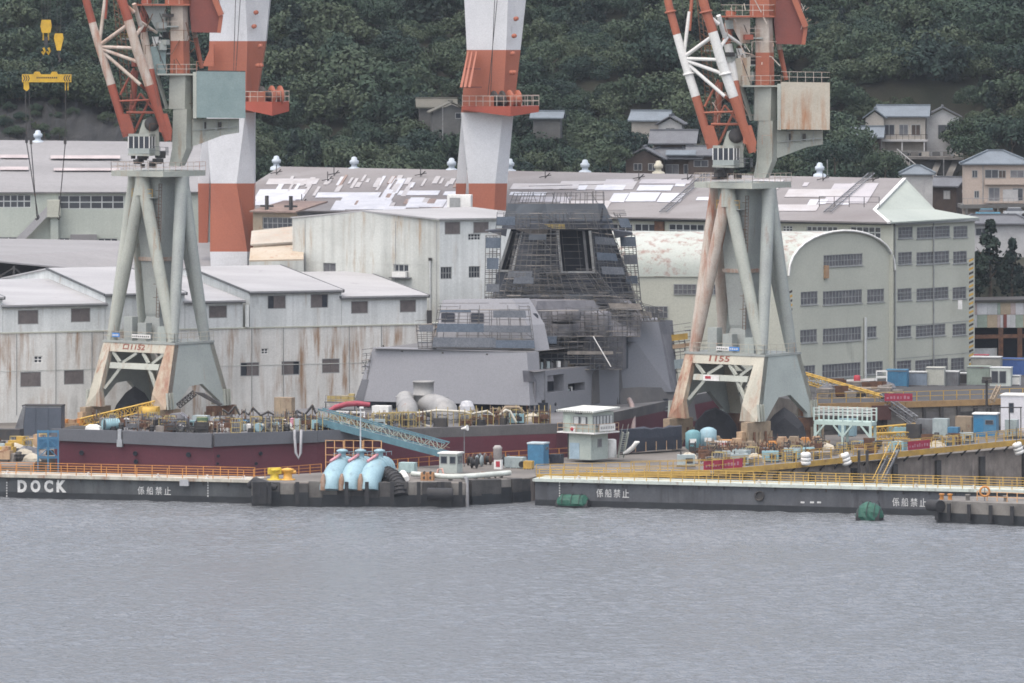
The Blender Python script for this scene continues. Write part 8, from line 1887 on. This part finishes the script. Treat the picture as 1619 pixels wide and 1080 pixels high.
for a,b_ in zip(pts,pts[1:]):
    MB().bar(a,b_,1.2,.3).build('flight',m_conc,r); mb=MB(); mb.bar(a+V((0,-.6,1.1)),b_+V((0,-.6,1.1)),.12); n=6
    for k in range(n+1): mb.bar(a.lerp(b_,k/n)+V((0,-.6,0)),a.lerp(b_,k/n)+V((0,-.6,1.1)),.09)
    mb.build('handrail',m_hwhite,r)
# beige flats with hip roof
d2=1062
r,q=house(P(1574,318,d2),10.4,8,6.0,-.03,1.9,'hip',m_beige,m_tileb,'pink beige two storey flats with a blue grey hipped roof',over=.6,name='flats',wins=((0,-3.5,3.9,.9,1.2,m_glass),(0,-.8,3.8,2.2,1.4,m_glass),(0,.9,3.8,1.2,1.3,m_wood),(0,3.3,3.9,2.2,1.2,m_glass2),(0,-3.2,.6,.8,1.2,m_glass),(0,-.4,.1,1.8,2.2,m_glass2),(0,3.4,.2,1.7,2.0,m_glass)))
MB().par(q(-1.9,-4.9,-.2),V((8.5,-.25,0)),V((0,1,0)),V((0,0,.3))).par(q(-1.9,-4.6,2.8),V((7.2,-.2,0)),V((0,.6,0)),V((0,0,.9))).build('balcony',m_beige,r)
MB().par(q(1.0,-4.3,.1),V((2.4,0,0)),V((0,.3,0)),V((0,0,1.9))).build('white_screen',m_hwhite,r)
MB().tube(q(-2.2,-4.1,0),q(-2.2,-4.1,6),.07,n=6).build('downpipe',m_framed,r)
r=thing('car_deck',P(1575,330,d2-5),'dark raised parking deck on posts below the beige flats','parking deck')
MB().prism([P(1520,324,d2-6),P(1660,322,d2-6),P(1660,328,d2-6),P(1520,330,d2-6)],V((0,9,0))).build('deck',m_rwall,r)
for x in (1528,1552,1578,1602): MB().bar(P(x,328,d2-5.8),P(x,352,d2-5.8),.35).build('post',m_rwall,r)
mb=MB()
for x in range(1522,1640,8): mb.bar(P(x,323,d2-6),P(x,314,d2-6),.07)
mb.bar(P(1522,314,d2-6),P(1640,313,d2-6),.08); mb.build('rail',m_tubeg,r)
MB().prism([P(1525,340,d2-2),P(1660,338,d2-2),P(1660,372,d2-2),P(1525,372,d2-2)],V((0,2,0))).solo('road_wall',m_rwall,'dark concrete wall under the parking deck','wall')
MB().prism([P(1500,345,d2-12),P(1680,342,d2-12),P(1680,352,d2-12),P(1500,356,d2-12)],V((0,6,0))).solo('road_edge',m_conc,'grey concrete road edge below the flats','road edge')
def car(c,rz,m,label):
    r=thing('parked_car',c,label,'car'); U=V((math.cos(rz),math.sin(rz),0)); B=V((-math.sin(rz),math.cos(rz),0)); c=V(c)
    p=lambda x,y,z:c+U*x+B*y+V((0,0,z))
    MB().loft([[p(x*s,y*s2,z) for x,y in ((-2.0,-.85),(2.0,-.85),(2.0,.85),(-2.0,.85))] for z,s,s2 in ((.3,.98,.96),(.6,1,1),(.95,.97,.97))]).build('body',m,r)
    MB().loft([[p(x*s-.1,y*s2,z) for x,y in ((-1.5,-.8),(1.2,-.8),(1.2,.8),(-1.5,.8))] for z,s,s2 in ((.94,1,1),(1.45,.75,.86))]).build('glasshouse',m_glass,r)
    MB().loft([[p(x*.74-.1,y*.87,z) for x,y in ((-1.5,-.8),(1.2,-.8),(1.2,.8),(-1.5,.8))] for z in (1.45,1.52)]).build('roof',m,r)
    for x in (-1.25,1.25):
        for y in (-.83,.83): MB().lathe(p(x,y-.1,.32),[(.1,0),(.32,.02),(.32,.2),(.1,.22)],12,axis=B).build('wheel',m_black,r)
    for y in (-.55,.55): MB().par(p(-2.0,y-.15,.62),U*-.03,B*.3,V((0,0,.15))).build('headlight',m_white,r)
    return r
car(P(1562,345,d2-10),-.1,mat('car sky blue',(.10,.30,.42),sc=2,rough=.3,fine=0),'sky blue car parked below the beige flats'); car(P(1606,343,d2-10),-.05,mat('car pale grey',(.36,.38,.40),sc=2,rough=.3,fine=0),'pale grey car parked beside the sky blue one'); car(P(1545,347,d2-13),.2,mat('car charcoal',(.04,.04,.045),sc=2,rough=.3,fine=0),'charcoal car parked against the dark wall post') if 0 else None
house(P(1502,318,1080),4.6,5,2.4,-.5,1.3,'gable',m_wood,m_tile,'dark low house below the railed stair',over=.6,wins=((0,.6,.4,1.2,1.4,m_hwhite),))
MB().prism([P(1480,297,1079),P(1502,291,1079),P(1530,304,1079),P(1526,307,1079),P(1502,295,1079),P(1482,300,1079)],V((0,-.4,0))).solo('white_verge',m_hwhite,'white gable verge board over the dark low house','verge')
house(P(1450,305,1072),5.0,4,3.0,-.05,1.2,'hip',m_hwhite,m_tileb,'white walled hut with slate roof behind the green hipped roof',over=.5)
house(P(1572,376,1040),11,4,2.2,-.05,1.2,'hip',m_hwhite,m_tile,'low tiled house behind the cedar by the road',over=.7,wins=((0,-2,.4,2,1.2,m_glass),))
# ruined roofs either side of the striped leg
r,q=house(P(712,190,1122),6.4,5,1.3,.1,1.7,'front',m_rwall,mat('mossy old roof',(.12,.115,.10),(.09,.09,.075),sc=.4,rough=1),'derelict mossy roofed house in the forest beside the striped leg',over=.6,wins=((0,1.6,.3,2.0,1.0,m_void),))
house(P(690,177,1130),6.0,4,.7,.05,1.4,'gable',m_rwall,bpy.data.materials['mossy old roof'],'long derelict mossy roof above the forest house',over=.6)
house(P(866,191,1120),4.6,4,.4,-.1,1.0,'gable',m_rwall,m_tileb,'low blue grey roof in the trees on the far side of the striped leg',over=.6)
# ---- trees one can tell apart
m_cedar=m_leafd
for i,(px,py,d,h,k,lb,nm) in enumerate(((1566,470,985,11.5,4,'tall dark cedar between the end building and road','cedar_tree'),(1600,478,992,9.5,4,'lower dark cedar at the road side behind the sheet shed','cedar_tree'),(1545,472,990,7,4,'slim dark cedar tight against the end building','cedar_tree'),(1600,250,1120,7,1,'pale green rounded tree above the beige flats','broadleaf_tree'),(1345,262,1100,6.5,2,'bushy tree before the low blue grey roofed house','broadleaf_tree'),(1320,276,1075,6,3,'bushy tree behind the second crane house bracket','broadleaf_tree'),(1400,285,1085,5,1,'leafy tree at the foot of the terrace wall','broadleaf_tree'),(965,276,1080,5,0,'leafy tree beside the annex of the traditional house','broadleaf_tree'),(1536,262,1110,5.5,2,'rounded tree at the end of the terrace wall','broadleaf_tree'),(770,190,1105,5,0,'small tree beside the derelict house','broadleaf_tree'),(1135,230,1110,6,3,'dense tree above the traditional house roof','broadleaf_tree'))): tree(px,py,d,h,k,lb,name=nm)
for i,(px,py,d) in enumerate(((1420,150,1180),(1436,152,1180),(1553,190,1160),(1492,260,1090),(1308,262,1060),(700,178,1110))):
    c=P(px,py+6,d); MB().tube(c-V((0,0,4)),c+V((0,0,1.6)),.09,.06,6).solo('utility_pole',m_tubeg,['thin pale pole high above the balcony house','thin pale pole beside another high above the balcony house','leaning pale pole on the bare slope','tall pole beside the terrace wall end','thin pole behind the second crane','bare pale pole by the derelict house'][i],'pole')
# rock face on the slope behind the tall shed
K,M=64,14; vs_=[]
for j in range(M):
    for k in range(K):
        x=-70+k*4.4; t=j/(M-1); top=178-26*math.sin(max(0,min(1,(x+70)/265))*3.1)+8*noise.noise(V((x*.03,1,2)))
        p=P(x,236+(top-236)*t,1060+16*t); n_=noise.noise(V((p.x*.35,p.z*.35,3)))*1.3+noise.noise(V((p.x*.9,p.z*.6,7)))*.7
        vs_.append(p+V((0,n_,noise.noise(V((p.x*.5,p.z*.5,11)))*.9)))
o=MB().add(vs_,[(j*K+k,j*K+k+1,(j+1)*K+k+1,(j+1)*K+k) for j in range(M-1) for k in range(K-1)]).build('rock_face',m_rock); o['kind']='structure'
rr=random.Random(12)
for k in range(95):
    x=rr.uniform(-20,205); t=rr.choice([1,1,1,rr.uniform(.2,.9)]); top=178-26*math.sin(max(0,min(1,(x+70)/265))*3.1); c=P(x,236+(top-236)*t,1059.5+16*t)
    r=thing('shrub',c,'dark shrub clinging to the rock face behind the tall shed','shrub','shrubs on the rock face'); s_=rr.uniform(.5,1.2) if t==1 else rr.uniform(.25,.5)
    inst(CROWNS[rr.choice([0,1,5])],'foliage',r,c-V((0,0,.6)),rr.random()*6,(s_,s_,s_)); MB().tube(c-V((0,0,.8)),c+V((0,0,1.5*s_)),.08,n=5).build('stem',m_bark,r)
